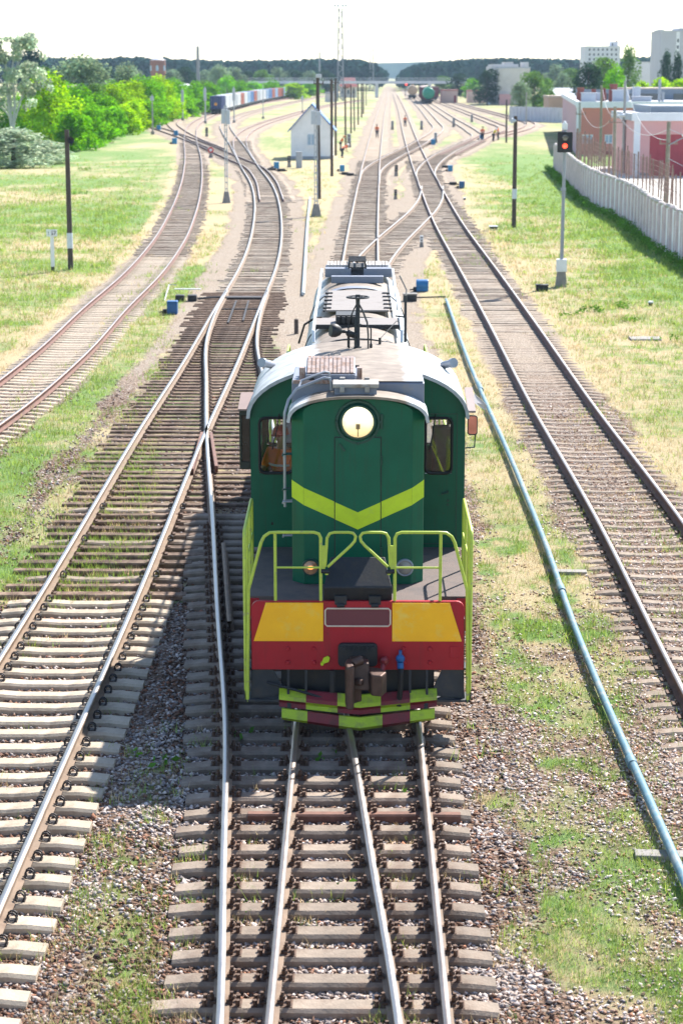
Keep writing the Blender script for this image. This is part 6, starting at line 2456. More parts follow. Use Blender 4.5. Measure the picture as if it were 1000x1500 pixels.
b.lathe_y((0, 0, .78), [(.05, .30), (-.03, .30), (-.03, .0001)], 18)
pl = obj('sign_disc', b, mat('sign_red', (.55, .04, .04), .6, var=.1), rs_)
b = MB()
b.lathe_y((0, -.035, .78), [(0, .15), (-.01, .0001)], 16)
obj('sign_centre', b, M_WHITE, pl)

# pipes on the ground
bp_ = [gp(x, y, .14) for x, y in [(653, 438), (690, 540), (757, 694), (801, 804), (842, 920), (900, 1060), (945, 1160), (990, 1262), (1030, 1352)]]
P = resample(catmull(bp_, .5), .4)
b = MB()
b.tube([(x, y, .13 + .03 * (fbm(np.array([y * .12]), np.array([0.5]), 8)[0] - .5)) for x, y in P], .053, 14)
M_PIPE = mat('pipe_blue', (.085, .19, .25), .62, var=.2, scale=2.5, col2=(.23, .27, .28), mixlo=.5, mixhi=.66, scale2=3.5, bump=.05)
pp = obj('blue_pipe', b, M_PIPE, smooth=60)
tag(pp, 'long faded blue steel pipe lying on the gravel right of the engine', 'pipe')
for (x, y) in ((922, 1112), (700, 562), (819, 858)):
    b = MB()
    a, c = gp(x, y, .13), gp(x + 4, y + 9, .13)
    b.cyl((a[0], a[1], .13), (c[0], c[1], .13), .068, n=16)
    obj('pipe_collar', b, M_PIPE, pp, smooth=40)
for x, y, lab in ((974, 1250, 'concrete block under the blue pipe near the lower right corner'), (830, 838, 'small concrete block under the middle of the blue pipe')):
    b = MB()
    b.box(-.34, .34, -.10, .10, -.02, .055)
    simple('support_block', lab, 'block', b, M_CONCB, x, y + (6 if x > 900 else 2), rz=R(-4), bevel=.012)
pl_ = [gp(x, y, .08) for x, y in [(454, 290), (450, 330), (447, 380), (444, 431)]]
b = MB()
b.tube([(x, y, .10) for x, y in resample(catmull(pl_, 1), 1.0)], .07, 10)
tag(obj('grey_pipe', b, mat('pipe_pale', (.42, .46, .47), .5, var=.12, scale=2), smooth=60), 'pale grey pipe on the ground between the hut mast and the engine', 'pipe')

# ------------------------------------------------------------------ hut, cabinet, station, bridge
def rect_window(parent, x0, x1, z0, z1, y, m_frame, m_pane, bars=1, t=.06):
    b = MB()
    b.box(x0, x1, y - .05, y + .02, z0, z0 + t)
    b.box(x0, x1, y - .05, y + .02, z1 - t, z1)
    b.box(x0, x0 + t, y - .05, y + .02, z0 + t, z1 - t)
    b.box(x1 - t, x1, y - .05, y + .02, z0 + t, z1 - t)
    for k in range(bars):
        c = x0 + (x1 - x0) * (k + 1) / (bars + 1)
        b.box(c - t * .4, c + t * .4, y - .045, y + .015, z0 + t, z1 - t)
    f = obj('window', b, m_frame, parent)
    obj('pane', MB().box(x0 + t, x1 - t, y - .008, y + .006, z0 + t, z1 - t), m_pane, f)
    return f
M_PLAST = mat('plaster_white', (.84, .83, .83), .85, var=.06, scale=1.5, col2=(.74, .73, .72), mixlo=.5, mixhi=.8, scale2=1.2)
M_PANE = mat('window_dark', (.05, .065, .085), .12, var=.2, scale=2, spec=.7)
M_PANEB = mat('window_pale', (.30, .42, .55), .2, var=.2, scale=2, spec=.7)
M_ROOFB = mat('roof_blue', (.035, .13, .36), .5, var=.12, scale=3)
X, Y = gp(457, 233)
hut = thing('gabled_hut', 'white gabled hut with blue roof edges and one small window', 'hut', (X, Y, 0))
pm_ = ppm(Y)
w = 31 / pm_
ze = at(425, 188, Y)[1]
za = at(457, 153, Y)[1]
b = MB()
pw = [(-w, .28), (w, .28), (w, ze), (0, za - .08), (-w, ze)]
b.prism_y(pw, .0, 6.5)
obj('walls', b, M_PLAST, hut)
obj('plinth', MB().box(-w - .03, w + .03, -.03, 6.53, -.3, .28), mat('plinth_grey', (.33, .34, .37), .9, var=.12, scale=4), hut)
b = MB()
for s in (-1, 1):
    p = [(0, za - .06), (s * (w + .32), ze - .38), (s * (w + .32), ze - .24), (0, za + .10)]
    b.prism_y(p if s > 0 else p[::-1], -.25, 6.75)
obj('roof', b, M_ROOFB, hut)
wx = (455.5 - 457) / pm_
rect_window(hut, wx - .40, wx + .45, at(455, 213, Y)[1], at(455, 196, Y)[1], -.02, M_WHITE, M_PANEB)
obj('sill', MB().box(wx - .5, wx + .55, -.12, .0, at(455, 214.5, Y)[1], at(455, 213.2, Y)[1]), M_PLAST, hut)
X, Y = gp(438, 246)
b = MB()
z1 = at(438, 222, Y)[1]
b.box(-.28, .28, -.25, .25, -.1, z1 - .06)
cabn = obj('equipment_cabinet', b, mat('cabinet_grey', (.36, .38, .42), .6, var=.08, scale=3), loc=(X, Y, 0), bevel=.02)
tag(cabn, 'grey equipment cabinet standing in the grass before the gabled hut', 'cabinet')
obj('lid', MB().box(-.31, .31, -.28, .28, z1 - .06, z1), MATS['cabinet_grey'], cabn, bevel=.01)
obj('cabinet_door', MB().box(-.23, .23, -.265, -.252, .1, z1 - .15), MATS['cabinet_grey'], cabn, bevel=.004)

M_ROOFR = mat('roof_pink_red', (.52, .18, .15), .8, var=.12, scale=1)
M_WALLW = mat('wall_offwhite', (.62, .58, .55), .85, var=.08, scale=.6)
Y = 745
X = at(510, 140, Y)[0]
stn = thing('station_house', 'small station house with red hipped roof and white walls beyond the poles', 'house', (X, Y, 0))
hw = 13.5 / ppm(Y)
z0, z1 = at(510, 127, Y)[1], at(510, 113.5, Y)[1]
obj('walls', MB().box(-hw * .92, hw * .92, 0, 9, 0, z0), M_WALLW, stn)
obj('roof', MB().frustum(-hw, hw, -.5, 9.5, z0, -hw * .72, hw * .72, 3, 6, z1), M_ROOFR, stn)
b = MB()
b.prism_y([(-1.6, z0 - .3), (1.4, z0 - .3), (-.1, z0 + 1.7)], -1.2, .6)
obj('gable', b, M_ROOFR, stn)
for k in (-1, 0, 1):
    rect_window(stn, k * 2 - .5, k * 2 + .5, 1.2, 2.8, -.03, M_WHITE, M_PANE, 0)
for k, (x, lab) in enumerate(((479.5, 'left small pale service hut left of the station house'), (486.5, 'right small pale service hut left of the station house'))):
    Y = 620
    X = at(x, 140, Y)[0]
    o = thing('service_hut', lab, 'hut', (X, Y, 0), 0, 'pale service huts')
    obj('walls', MB().box(-.75, .75, 0, 1.5, -.1, 2.6), M_WALLW, o)
    obj('roof', MB().frustum(-.9, .9, -.15, 1.65, 2.6, -.5, .5, .3, 1.2, 3.1), M_POLEG, o)
# footbridge
Y = 735
M_BRG = mat('bridge_grey', (.60, .60, .63), .8, var=.12, scale=.3)
fbx0, fbx1 = at(364, 120, Y)[0], at(684, 120, Y)[0]
zd0, zd1 = at(500, 122.6, Y)[1], at(500, 118.6, Y)[1]
fb = thing('footbridge', 'long grey footbridge crossing all the tracks in the distance', 'footbridge', ((fbx0 + fbx1) / 2, Y, 0))
cx = (fbx0 + fbx1) / 2
hw = (fbx1 - fbx0) / 2
obj('deck', MB().box(-hw, hw, -1.3, 1.3, zd0, zd1), M_BRG, fb)
for y in (-1.3, 1.24):
    b = MB()
    b.box(-hw, hw, y, y + .06, zd1 + 1.05, zd1 + 1.13)
    b.box(-hw, hw, y, y + .05, zd1 + .5, zd1 + .55)
    x = -hw
    while x < hw:
        b.box(x, x + .07, y, y + .06, zd1, zd1 + 1.1)
        x += .9
    obj('railing', b, M_BRG, fb)
for px in (372, 430, 492, 551.5, 629, 682):
    x = at(px, 120, Y)[0] - cx
    b = MB()
    b.box(x - .6, x + .6, -.5, .5, -.2, zd0)
    b.box(x - .55, x + .55, -1.2, 1.2, zd0 - .25, zd0 - .003)
    obj('pier', b, M_BRG, fb)
b = MB()
for i in range(14):
    b.box(hw + i * .42, hw + i * .42 + .44, -1.1, 1.1, zd1 - (i + 1) * .22 - .18, zd1 - (i + 1) * .22)
b.bar((hw, -1.1, zd1 + .7), (hw + 6, -1.1, zd1 - 2.4), .08, .08)
b.bar((hw, -1.1, zd1 - .3), (hw + 6, -1.1, zd1 - 3.4), .12, .3)
obj('stairs', b, M_BRG, fb)
# floodlight masts
def lightmast(label, x, Y, yt, w, thin=False, group='tall masts'):
    X = at(x, 120, Y)[0]
    zt = at(x, yt, Y)[1]
    root = thing('floodlight_mast', label, 'mast', (X, Y, 0), 0, group)
    b = MB()
    for sx in (-1, 1):
        for sy in (-1, 1):
            b.bar((sx * w, sy * w, 0), (sx * w * .62, sy * w * .62, zt), .42, .42)
    n = int(zt / (w * 1.7))
    for i in range(n):
        a0, a1 = zt * i / n, zt * (i + 1) / n
        k0, k1 = 1 - .38 * i / n, 1 - .38 * (i + 1) / n
        for sy in (-1, 1):
            s = 1 if i % 2 else -1
            b.bar((-s * w * k0, sy * w * k0, a0), (s * w * k1, sy * w * k1, a1), .30, .30)
            b.bar((sy * w * k0, -s * w * k0, a0), (sy * w * k1, s * w * k1, a1), .30, .30)
            b.bar((-w * k1, sy * w * k1, a1), (w * k1, sy * w * k1, a1), .08, .08)
    obj('lattice', b, mat('mast_steel', (.24, .25, .27), .6, .2, var=.12), root)
    if not thin:
        c = MB()
        c.box(-w * 1.9, w * 1.9, -w * 1.6, w * 1.6, zt, zt + .15)
        for zz_ in (.7, 1.3):
            c.box(-w * 1.9, w * 1.9, -w * 1.6, -w * 1.6 + .08, zt + zz_, zt + zz_ + .1)
        for sx in (-1, -.4, .4, 1):
            c.box(sx * w * 1.8 - .35, sx * w * 1.8 + .35, -w * 1.6 - .5, -w * 1.6, zt + .5, zt + 1.4)
        obj('lamp_platform', c, M_BOXG, root)
    return root
lightmast('tall lattice floodlight mast rising high above the wood', 498.5, 650, 13, .95)
lightmast('more distant lattice floodlight mast right of the tall one', 544, 1000, 72, 1.1)
lightmast('thin white lattice mast right of the brick water tower', 290.5, 620, 68, .32, True)
lightmast('faint thin mast between the tall floodlight mast and the container train', 468, 990, 76, .25, True)
# water tower
Y = 640
X = at(232, 120, Y)[0]
wt_ = thing('water_tower', 'round brick water tower with pale conical roof above the bright trees', 'water tower', (X, Y, 0))
r = 11.3 / ppm(Y)
zt = at(232, 87, Y)[1]
M_BRICK = mat('brick_brown', (.27, .135, .105), .9, var=.18, scale=1.2, bump=.2)
b = MB()
b.cyl((0, 0, 0), (0, 0, zt - 4.2), r * .9, r * .9, 24)
b.cyl((0, 0, zt - 4.2), (0, 0, zt - .3), r, r, 24)
for z in (zt - 4.3, zt - 1.6, zt - .4):
    b.cyl((0, 0, z), (0, 0, z + .25), r * 1.04, r * 1.04, 24)
obj('walls', b, M_BRICK, wt_, smooth=40)
obj('roof', MB().cyl((0, 0, zt - .3), (0, 0, zt + .9), r * 1.1, .1, 24), mat('roof_zinc', (.52, .53, .56), .5, var=.1), wt_)
for a in (-90, -30, -150):
    c, s = math.cos(R(a)), math.sin(R(a))
    b = MB()
    b.prism_y([(-.42, 0), (.42, 0), (.42, 1.2), (.3, 1.6), (0, 1.75), (-.3, 1.6), (-.42, 1.2)], -.12, .1)
    b.v = [(x, y, z + zt - 3.5) for x, y, z in b.v]
    b.turned(R(a + 90), (c * r, s * r, 0))
    obj('window', b, MATS['window_pale'], wt_)
# white roofed shed among the left trees
Y = 520
X = at(270, 140, Y)[0]
sh = thing('shed', 'low shed with a white arched roof among the bright left trees', 'shed', (X, Y, 0))
hw = 12.5 / ppm(Y)
zs, zc = at(270, 133, Y)[1], at(270, 126.5, Y)[1]
obj('walls', MB().box(-hw * .95, hw * .95, 0, 9, -.1, zs), M_WALLW, sh)
obj('roof', MB().prism_y(arch(hw, zs, zc + .6, 12, 2.0), -.4, 9.4), mat('roof_sheet_white', (.74, .75, .77), .5, var=.05), sh)

# ------------------------------------------------------------------ wagons and containers
def local_frame(key, s_list):
    pass
def wagon_proto():
    root = bpy.data.objects.new('flat_wagon', None)
    COL.objects.link(root)
    b = MB()
    b.box(-1.25, 1.25, -6.6, 6.6, .92, 1.12)
    for s in (-1, 1):
        b.prism_x([(-6.0, .92), (6.0, .92), (3.0, .62), (-3.0, .62)], s * 1.1 - .08, s * 1.1 + .08)
    obj('deck', b, M_DARK, root)
    for y in (-4.6, 4.6):
        c = MB()
        c.box(-1.05, 1.05, y - 1.2, y + 1.2, .55, .85)
        for dy in (-.92, .92):
            for s in (-1, 1):
                c.cyl((s * .72, y + dy, .66), (s * .86, y + dy, .66), .45, n=16)
        obj('bogie', c, M_BLACK, root)
    return root
wagon0 = wagon_proto()
CONT = {'dark blue': (.012, .03, .135), 'white': (.66, .67, .69), 'rust red': (.40, .13, .09), 'blue': (.09, .20, .42), 'light blue': (.30, .42, .58), 'silver grey': (.48, .50, .53)}
def cont_proto(cn):
    c = CONT[cn]
    m = mat('container_' + cn.replace(' ', '_'), c, .55, var=.07, scale=1.2, col2=tuple(v * .75 for v in c), mixlo=.58, mixhi=.75, scale2=.8)
    root = bpy.data.objects.new('shipping_container', None)
    COL.objects.link(root)
    b = MB()
    # corrugated sides
    n = 40
    for s in (-1, 1):
        pts = []
        for i in range(n):
            y = -6.0 + 12.0 * i / n
            pts += [(s * 1.21, y), (s * 1.21, y + .11), (s * 1.175, y + .15), (s * 1.175, y + .26)]
        V = [(x, y, 1.27) for x, y in pts] + [(x, y, 3.75) for x, y in pts]
        k = len(pts)
        b.add(V, [(i, i + 1, k + i + 1, k + i) for i in range(k - 1)])
    b.box(-1.17, 1.17, -6.0, 6.0, 1.25, 3.76)
    obj('box', b, m, root)
    f = MB()
    for s in (-1, 1):
        for y in (-6.06, 5.96):
            f.box(*sorted((s * 1.10, s * 1.22)), y, y + .12, 1.14, 3.82)
        f.box(*sorted((s * 1.14, s * 1.22)), -5.94, 5.96, 3.70, 3.82)
        f.box(*sorted((s * 1.14, s * 1.22)), -5.94, 5.96, 1.14, 1.27)
    for y in (-6.05, 5.97):
        f.box(-1.10, 1.10, y, y + .08, 3.68, 3.82)
        f.box(-1.10, 1.10, y, y + .08, 1.14, 1.28)
    obj('frame', f, m, root)
    d = MB()
    for x in (-.9, -.35, .35, .9):
        d.cyl((x, -6.09, 1.2), (x, -6.09, 3.75), .03, n=6)
    d.box(-.02, .02, -6.07, -6.01, 1.28, 3.68)
    obj('door_bars', d, M_STEEL, root)
    return root
order = ['dark blue', 'white', 'white', 'silver grey', 'white', 'rust red', 'white', 'light blue', 'blue', 'rust red', 'silver grey', 'white', 'white', 'light blue', 'blue', 'rust red', 'light blue', 'rust red', 'rust red', 'light blue', 'silver grey', 'light blue', 'white', 'blue', 'light blue', 'rust red', 'white', 'light blue']
ords = ['first', 'second', 'third', 'fourth', 'fifth', 'sixth', 'seventh', 'eighth', 'ninth', 'tenth', 'eleventh', 'twelfth', 'thirteenth', 'fourteenth', 'fifteenth', 'sixteenth', 'seventeenth', 'eighteenth', 'nineteenth', 'twentieth', 'twenty-first', 'twenty-second', 'twenty-third', 'twenty-fourth', 'twenty-fifth', 'twenty-sixth', 'twenty-seventh', 'twenty-eighth']
cpath = resample(catmull([gp(x, y, RT) for x, y in [(316, 166.3), (345, 158.5), (380, 150), (420, 142.5), (464, 135.5), (480, 133)]], 2.0), 1.0)
cd = np.r_[0, np.cumsum(np.linalg.norm(np.diff(cpath, axis=0), axis=1))]
CP = {}
for i, cn in enumerate(order):
    s0 = 6.6 + i * 13.9
    if s0 + 7 > cd[-1]:
        break
    x, y = np.interp(s0, cd, cpath[:, 0]), np.interp(s0, cd, cpath[:, 1])
    x1, y1 = np.interp(s0 + 2, cd, cpath[:, 0]), np.interp(s0 + 2, cd, cpath[:, 1])
    rz = math.atan2(-(x1 - x), y1 - y)
    wg = wagon0 if i == 0 else copy_tree(wagon0)
    wg.location = (x, y, RT - .2)
    wg.rotation_euler = (0, 0, rz)
    tag(wg, 'dark flat wagon under the %s container, %s of the container train' % (cn, ords[i]), 'flat wagon', 'flat wagons of the container train')
    if cn not in CP:
        CP[cn] = c_ = cont_proto(cn)
    else:
        c_ = copy_tree(CP[cn])
    c_.location = (x, y, RT - .2)
    c_.rotation_euler = (0, 0, rz)
    tag(c_, '%s shipping container, %s from the near end of the container train' % (cn, ords[i]), 'container', 'containers on the train')
    if i == 0:
        b = MB()
        b.lathe_y((0, -6.10, 2.15), [(0, .33), (-.02, .33), (-.02, .0001)], 14)
        obj('round_label', b, mat('label_orange', (.75, .32, .05), .6, var=.1), c_)
# tank wagons and boxcars on the right
def tank(label, x, Y, m, dia=3.0, length=10.5, key='T2'):
    X = xat(key, Y)
    a = xat(key, Y + 8)
    root = thing('tank_wagon', label, 'tank wagon', (X, Y, 0), math.atan2(-(a - X), 8), 'wagons standing on the right')
    r = dia / 2
    zc = 1.35 + r
    b = MB()
    b.lathe_y((0, 0, zc), [(.0, .001), (.03, r * .5), (.14, r * .8), (.35, r * .96), (.6, r), (length, r), (length + .4, r * .8), (length + .5, .001)], 28)
    t = obj('tank', b, m, root, smooth=50)
    b = MB()
    for y in (2.0, length - 2):
        b.lathe_y((0, y, zc), [(0, r + .02), (.25, r + .02)], 28)
    b.cyl((0, length / 2, zc + r - .05), (0, length / 2, zc + r + .3), .55, n=14)
    obj('tank_bands', b, m, t)
    b = MB()
    b.box(-1.2, 1.2, -.4, length + .6, 1.0, 1.3)
    b.box(-1.35, 1.35, -.45, -.3, .85, 1.3)
    obj('underframe', b, M_BLACK, root)
    for y in (1.6, length - 1.6):
        c = MB()
        c.box(-1.05, 1.05, y - 1.2, y + 1.2, .5, .95)
        for dy in (-.92, .92):
            for s in (-1, 1):
                c.cyl((s * .72, y + dy, .66), (s * .86, y + dy, .66), .45, n=16)
        obj('bogie', c, M_BLACK, root)
    c = MB()
    c.box(-.13, .13, -1.0, -.4, .95, 1.2)
    obj('coupler', c, M_BLACK, root)
    return root
def boxcar(label, key, Y, m, length=13.0, w=1.5, h=3.3):
    X = xat(key, Y)
    a = xat(key, Y + 8)
    root = thing('goods_wagon', label, 'goods wagon', (X, Y, 0), math.atan2(-(a - X), 8), 'wagons standing on the right')
    b = MB()
    b.box(-w, w, 0, length, 1.2, 1.2 + h)
    obj('body', b, m, root, bevel=.05)
    c = MB()
    n = 9
    for i in range(n + 1):
        y = length * i / n
        for s in (-1, 1):
            c.box(*sorted((s * w, s * (w + .07))), y - .06 if i else 0, y + .06, 1.2, 1.15 + h)
    for x in (-w * .9, -w * .3, w * .3, w * .9):
        c.box(x - .06, x + .06, -.07, 0, 1.2, 1.15 + h)
    obj('ribs', c, m, root)
    obj('roof', MB().prism_y(arch(w * .99, 1.2 + h, 1.6 + h, 10, 2.0), .05, length - .05), mat('wagon_roof', (.40, .30, .27), .8, var=.15), root)
    for y in (2.2, length - 2.2):
        q = MB()
        q.box(-1.05, 1.05, y - 1.2, y + 1.2, .5, 1.0)
        for dy in (-.92, .92):
            for s in (-1, 1):
                q.cyl((s * .72, y + dy, .66), (s * .86, y + dy, .66), .45, n=16)
        obj('bogie', q, M_BLACK, root)
    obj('underframe', MB().box(-1.25, 1.25, -.3, length + .3, .95, 1.18), M_BLACK, root)
    return root
Y3 = gp(628, 151.5, RT)[1]
tank('green tank wagon facing the viewer at the head of the maroon wagons', 628, Y3, mat('tank_green', (.012, .26, .15), .5, var=.12, scale=1, col2=(.02, .20, .13)), 3.35, 11, 'T3')
M_MAR = mat('wagon_maroon', (.17, .05, .055), .8, var=.15, scale=1)
for i in range(4):
    boxcar('maroon goods wagon, %s behind the green tank wagon' % ords[i], 'T3', Y3 + 13.2 + i * 14.3, M_MAR)
yb_ = gp(634, 146.5, RT)[1]
boxcar('single maroon goods wagon just right of the green tank wagon', 'T4', yb_, M_MAR, h=3.0)
Y2 = gp(598, 144.5, RT)[1]
tank('tan tank wagon facing the viewer left of the green one', 598, Y2, mat('tank_tan', (.45, .31, .19), .6, var=.15, scale=1, col2=(.30, .22, .15)), 3.3, 11, 'T2')
tank('white tank wagon behind the tan one', 590, Y2 + 14, mat('tank_white', (.6, .6, .6), .6, var=.1, scale=1), 3.2, 11, 'T2')
pole('signal_post', 'distant signal with a red light above the tan tank wagon', 'signal', 593, 141, 593, 121, .12, M_POLE)
X, Y = gp(593, 141)
for o in COL.objects:
    if o.get('label') == 'distant signal with a red light above the tan tank wagon':
        b = MB()
        z = at(595, 123.5, Y)[1]
        b.box(-.4, 1.0, -.3, -.1, z - .9, z + .7)
        obj('signal_head', b, M_BLACK, o)
        b = MB()
        b.lathe_y((.4, -.31, z), [(0, .38), (-.05, .0001)], 14)
        obj('signal_lamp', b, M_REDL, o)

# ------------------------------------------------------------------ right hand side: walls and buildings
M_PANELW = mat('wall_panel_white', (.86, .85, .86), .85, var=.10, scale=1.3, bump=.15, bscale=9, col2=(.60, .59, .60), mixlo=.55, mixhi=.75, scale2=1.1)
M_POSTP = mat('wall_post_pink', (.62, .50, .51), .9, var=.15, scale=2)
M_RUSTP = mat('rusty_iron', (.27, .17, .14), .85, var=.3, scale=5)
M_RUBBLE = mat('rubble_pale', (.50, .46, .42), .95, var=.25, scale=4, bump=.4)
wl = [gp(812, 249), gp(828, 266), gp(866, 300), gp(920, 328), gp(974, 370), gp(1000, 384), (15.4, 70), (15.6, 50)]
wpts = resample(catmull(wl, 1.0), .9)
wall = thing('panel_wall', 'white concrete panel wall along the grass on the right, rubble on top', 'wall', (wl[3][0], wl[3][1], 0))
ox, oy = wl[3]
Tn, Nn = frames(wpts)
HW = 2.25
b, ps_, cpz = MB(), MB(), MB()
rnd = random.Random(5)
for i in range(len(wpts) - 1):
    p, q = wpts[i], wpts[i + 1]
    p3, q3 = Vector((p[0] - ox, p[1] - oy, (HW - .1) / 2)), Vector((q[0] - ox, q[1] - oy, (HW - .1) / 2))
    b.bar(p3, q3, .10, HW + .1)
    n3 = Vector((-abs(Nn[i][0]), -Nn[i][1] if Nn[i][0] > 0 else Nn[i][1], 0))
    if i % 2 == 0:
        c = p3 + n3 * .07
        ps_.box(c.x - .09, c.x + .09, c.y - .11, c.y + .11, -.1, HW + .08)
    else:
        c = p3 + n3 * .055
        ps_.box(c.x - .04, c.x + .02, c.y - .05, c.y + .05, -.1, HW - .1)
    for k in range(2):
        a = rnd.uniform(0, 1)
        c = p3.lerp(q3, a)
        cpz.ball((c.x, c.y, HW + rnd.uniform(0, .06)), rnd.uniform(.10, .2), 6, sc=(1.1, 1.3, .7))
obj('panels', b, M_PANELW, wall)
obj('posts', ps_, M_POSTP, wall)
obj('coping', cpz, M_RUBBLE, wall)
# rusty mesh fence standing behind the wall
mf = thing('mesh_fence', 'rusty iron mesh fence with leaning posts standing behind the white panel wall', 'fence', (ox + 1, oy, 0))
fpts = resample(np.array([(p[0] + 1.1, p[1]) for p in wpts if p[1] < 168]), 1.7)
wires = MB()
M_MESH = M_RUSTP
for i, p in enumerate(fpts):
    if p[1] < 84:
        continue
    h = 3.9 + rnd.uniform(-.15, .25) if p[1] > 104 else 3.5 + rnd.uniform(-.3, .3)
    a = MB()
    a.bar((p[0] - ox - 1, p[1] - oy, -.1), (p[0] - ox - 1 + rnd.uniform(-.12, .12), p[1] - oy + rnd.uniform(-.1, .1), h), .075, .075)
    obj('fence_post', a, M_RUSTP, mf)
    if i and p[1] > 104:
        q = fpts[i - 1]
        for z in [2.3 + .29 * k for k in range(6)]:
            wires.bar((q[0] - ox - 1, q[1] - oy, z), (p[0] - ox - 1, p[1] - oy, z), .014, .014)
        for k in range(5):
            t = k / 5
            x, y = q[0] + (p[0] - q[0]) * t - ox - 1, q[1] + (p[1] - q[1]) * t - oy
            wires.bar((x, y, 2.3), (x, y, 3.75), .013, .013)
    elif i:
        q = fpts[i - 1]
        for z in (2.6, 3.2):
            wires.bar((q[0] - ox - 1, q[1] - oy, z), (p[0] - ox - 1, p[1] - oy, z + rnd.uniform(-.2, .1)), .02, .02)
obj('wire_mesh', wires, M_RUSTP, mf)
# concrete yard behind the wall
b = MB()
yp = [(p[0] + 2.2, p[1]) for p in wpts[::-1]]
b.prism_z([(yp[0][0], yp[0][1])] + yp[1:] + [(60, 190), (60, 50)], -.3, .30)
tag(obj('yard_paving', b, mat('yard_concrete', (.46, .44, .40), .9, var=.15, scale=.6, col2=(.35, .36, .30), mixlo=.55, mixhi=.7, scale2=.3)), kind='structure')
# far white wall
M_PANELF = mat('far_wall_white', (.58, .58, .63), .85, var=.08, scale=.8, col2=(.45, .45, .48), mixlo=.55, mixhi=.75, scale2=.6)
A, B_ = gp(746, 177), gp(823, 180)
fw = thing('panel_wall', 'far white panel wall between the factory trees and the pink warehouse', 'wall', (A[0], A[1], 0))
n = 14
for i in range(n):
    a = Vector((0, 0, 1.2)).lerp(Vector((B_[0] - A[0], B_[1] - A[1], 1.2)), i / n)
    c = Vector((0, 0, 1.2)).lerp(Vector((B_[0] - A[0], B_[1] - A[1], 1.2)), (i + .96) / n)
    p = MB()
    p.bar(a, c, .15, 2.8)
    p.bar(a - Vector((0, .1, 0)), a - Vector((0, .1, 0)) + (c - a) * .06, .2, 2.95)
    obj('panel', p, M_PANELF, fw)

M_PINK = mat('wall_salmon', (.60, .235, .185), .85, var=.06, scale=.5, col2=(.52, .26, .21), mixlo=.5, mixhi=.8, scale2=.4)
M_PINKL = mat('wall_lilac_pink', (.56, .36, .40), .85, var=.06, scale=.5)
M_PINKG = mat('wall_pale_pink', (.64, .34, .33), .85, var=.06, scale=.5, col2=(.57, .36, .35), mixlo=.5, mixhi=.8, scale2=.5)
M_TRIM = mat('trim_white', (.74, .75, .78), .75, var=.06, scale=.6, col2=(.62, .63, .66), mixlo=.55, mixhi=.8, scale2=.5)
M_DARKRED = mat('base_dark_red', (.22, .03, .05), .8, var=.12, scale=1)
M_REDDOOR = mat('door_crimson', (.36, .06, .075), .7, var=.10, scale=1.5, bump=.1, bscale=5)
M_ROOFG = mat('roof_grey', (.42, .44, .49), .85, var=.12, scale=.3)
M_SLATB = mat('roof_blue_grey', (.22, .25, .29), .7, var=.15, scale=.6)

def quad_wall(mb, p, q, z0, z1, t=.25, mi=0):
    d = (Vector((q[0], q[1], 0)) - Vector((p[0], p[1], 0)))
    n = Vector((d.y, -d.x, 0)).normalized() * t
    a, b2 = Vector((p[0], p[1], 0)), Vector((q[0], q[1], 0))
    vs = []
    for z in (z0, z1):
        vs += [(a.x, a.y, z), (b2.x, b2.y, z), (b2.x - n.x, b2.y - n.y, z), (a.x - n.x, a.y - n.y, z)]
    mb.add(vs, [(0, 3, 2, 1), (4, 5, 6, 7), (0, 1, 5, 4), (1, 2, 6, 5), (2, 3, 7, 6), (3, 0, 4, 7)], mi)

# salmon warehouse
P1 = gp(843, 226)
P0 = gp(822.5, 192)
YW = P1[1]
X2 = at(1040, 200, YW)[0]
wh_ = thing('warehouse', 'long salmon pink warehouse with white cornice and dark red base behind the fence', 'warehouse', (P1[0], P1[1], 0))
L0 = lambda p: (p[0] - P1[0], p[1] - P1[1])
zt = at(843, 158, YW)[1]
zc = at(843, 149, YW)[1]
b = MB()
wd_ = X2 - P1[0]
wins = []
for x0, x1 in ((851, 868), (885, 903), (922, 929)):
    wins.append((at(x0, 200, YW)[0] - P1[0], at(x1, 200, YW)[0] - P1[0], at(x0, 210.5, YW)[1], at(x0, 197, YW)[1]))
zb_ = at(843, 221, YW)[1]
b.wall_xz(.0, wd_, zb_, zt, 0, .3, wins)
obj('front_wall', b, M_PINK, wh_)
obj('base_band', MB().box(0, wd_, -.03, .3, -.2, zb_), M_DARKRED, wh_)
obj('cornice', MB().box(-.12, wd_, -.25, .35, zt, zc), M_TRIM, wh_)
obj('corner_strip', MB().box(-.06, .45, -.06, -.003, zb_, zt), M_TRIM, wh_)
xr_ = at(991, 160, YW)[0] - P1[0]
obj('corner_strip', MB().box(xr_ - .35, xr_ + .1, -.06, -.003, zb_, zt), M_TRIM, wh_)
b = MB()
q = L0(P0)
quad_wall(b, q, (0, .31), -.2, zt + .15, .3)
obj('side_wall', b, M_PINKL, wh_)
b = MB()
quad_wall(b, (q[0] * .97, q[1]), (-.05, .36), zt + .151, zc + .05, .35)
obj('side_cornice', b, M_TRIM, wh_)
b = MB()
b.prism_z([(0.05, .36), (wd_, .36), (wd_ + q[0], q[1] * .8), (q[0], q[1] * .98)], zt + .2, zt + .35)
obj('roof', b, M_ROOFG, wh_)
for (x0, x1, z0, z1) in wins:
    rect_window(wh_, x0, x1, z0, z1, .08, M_TRIM, MATS['window_pale'], 2, .12)
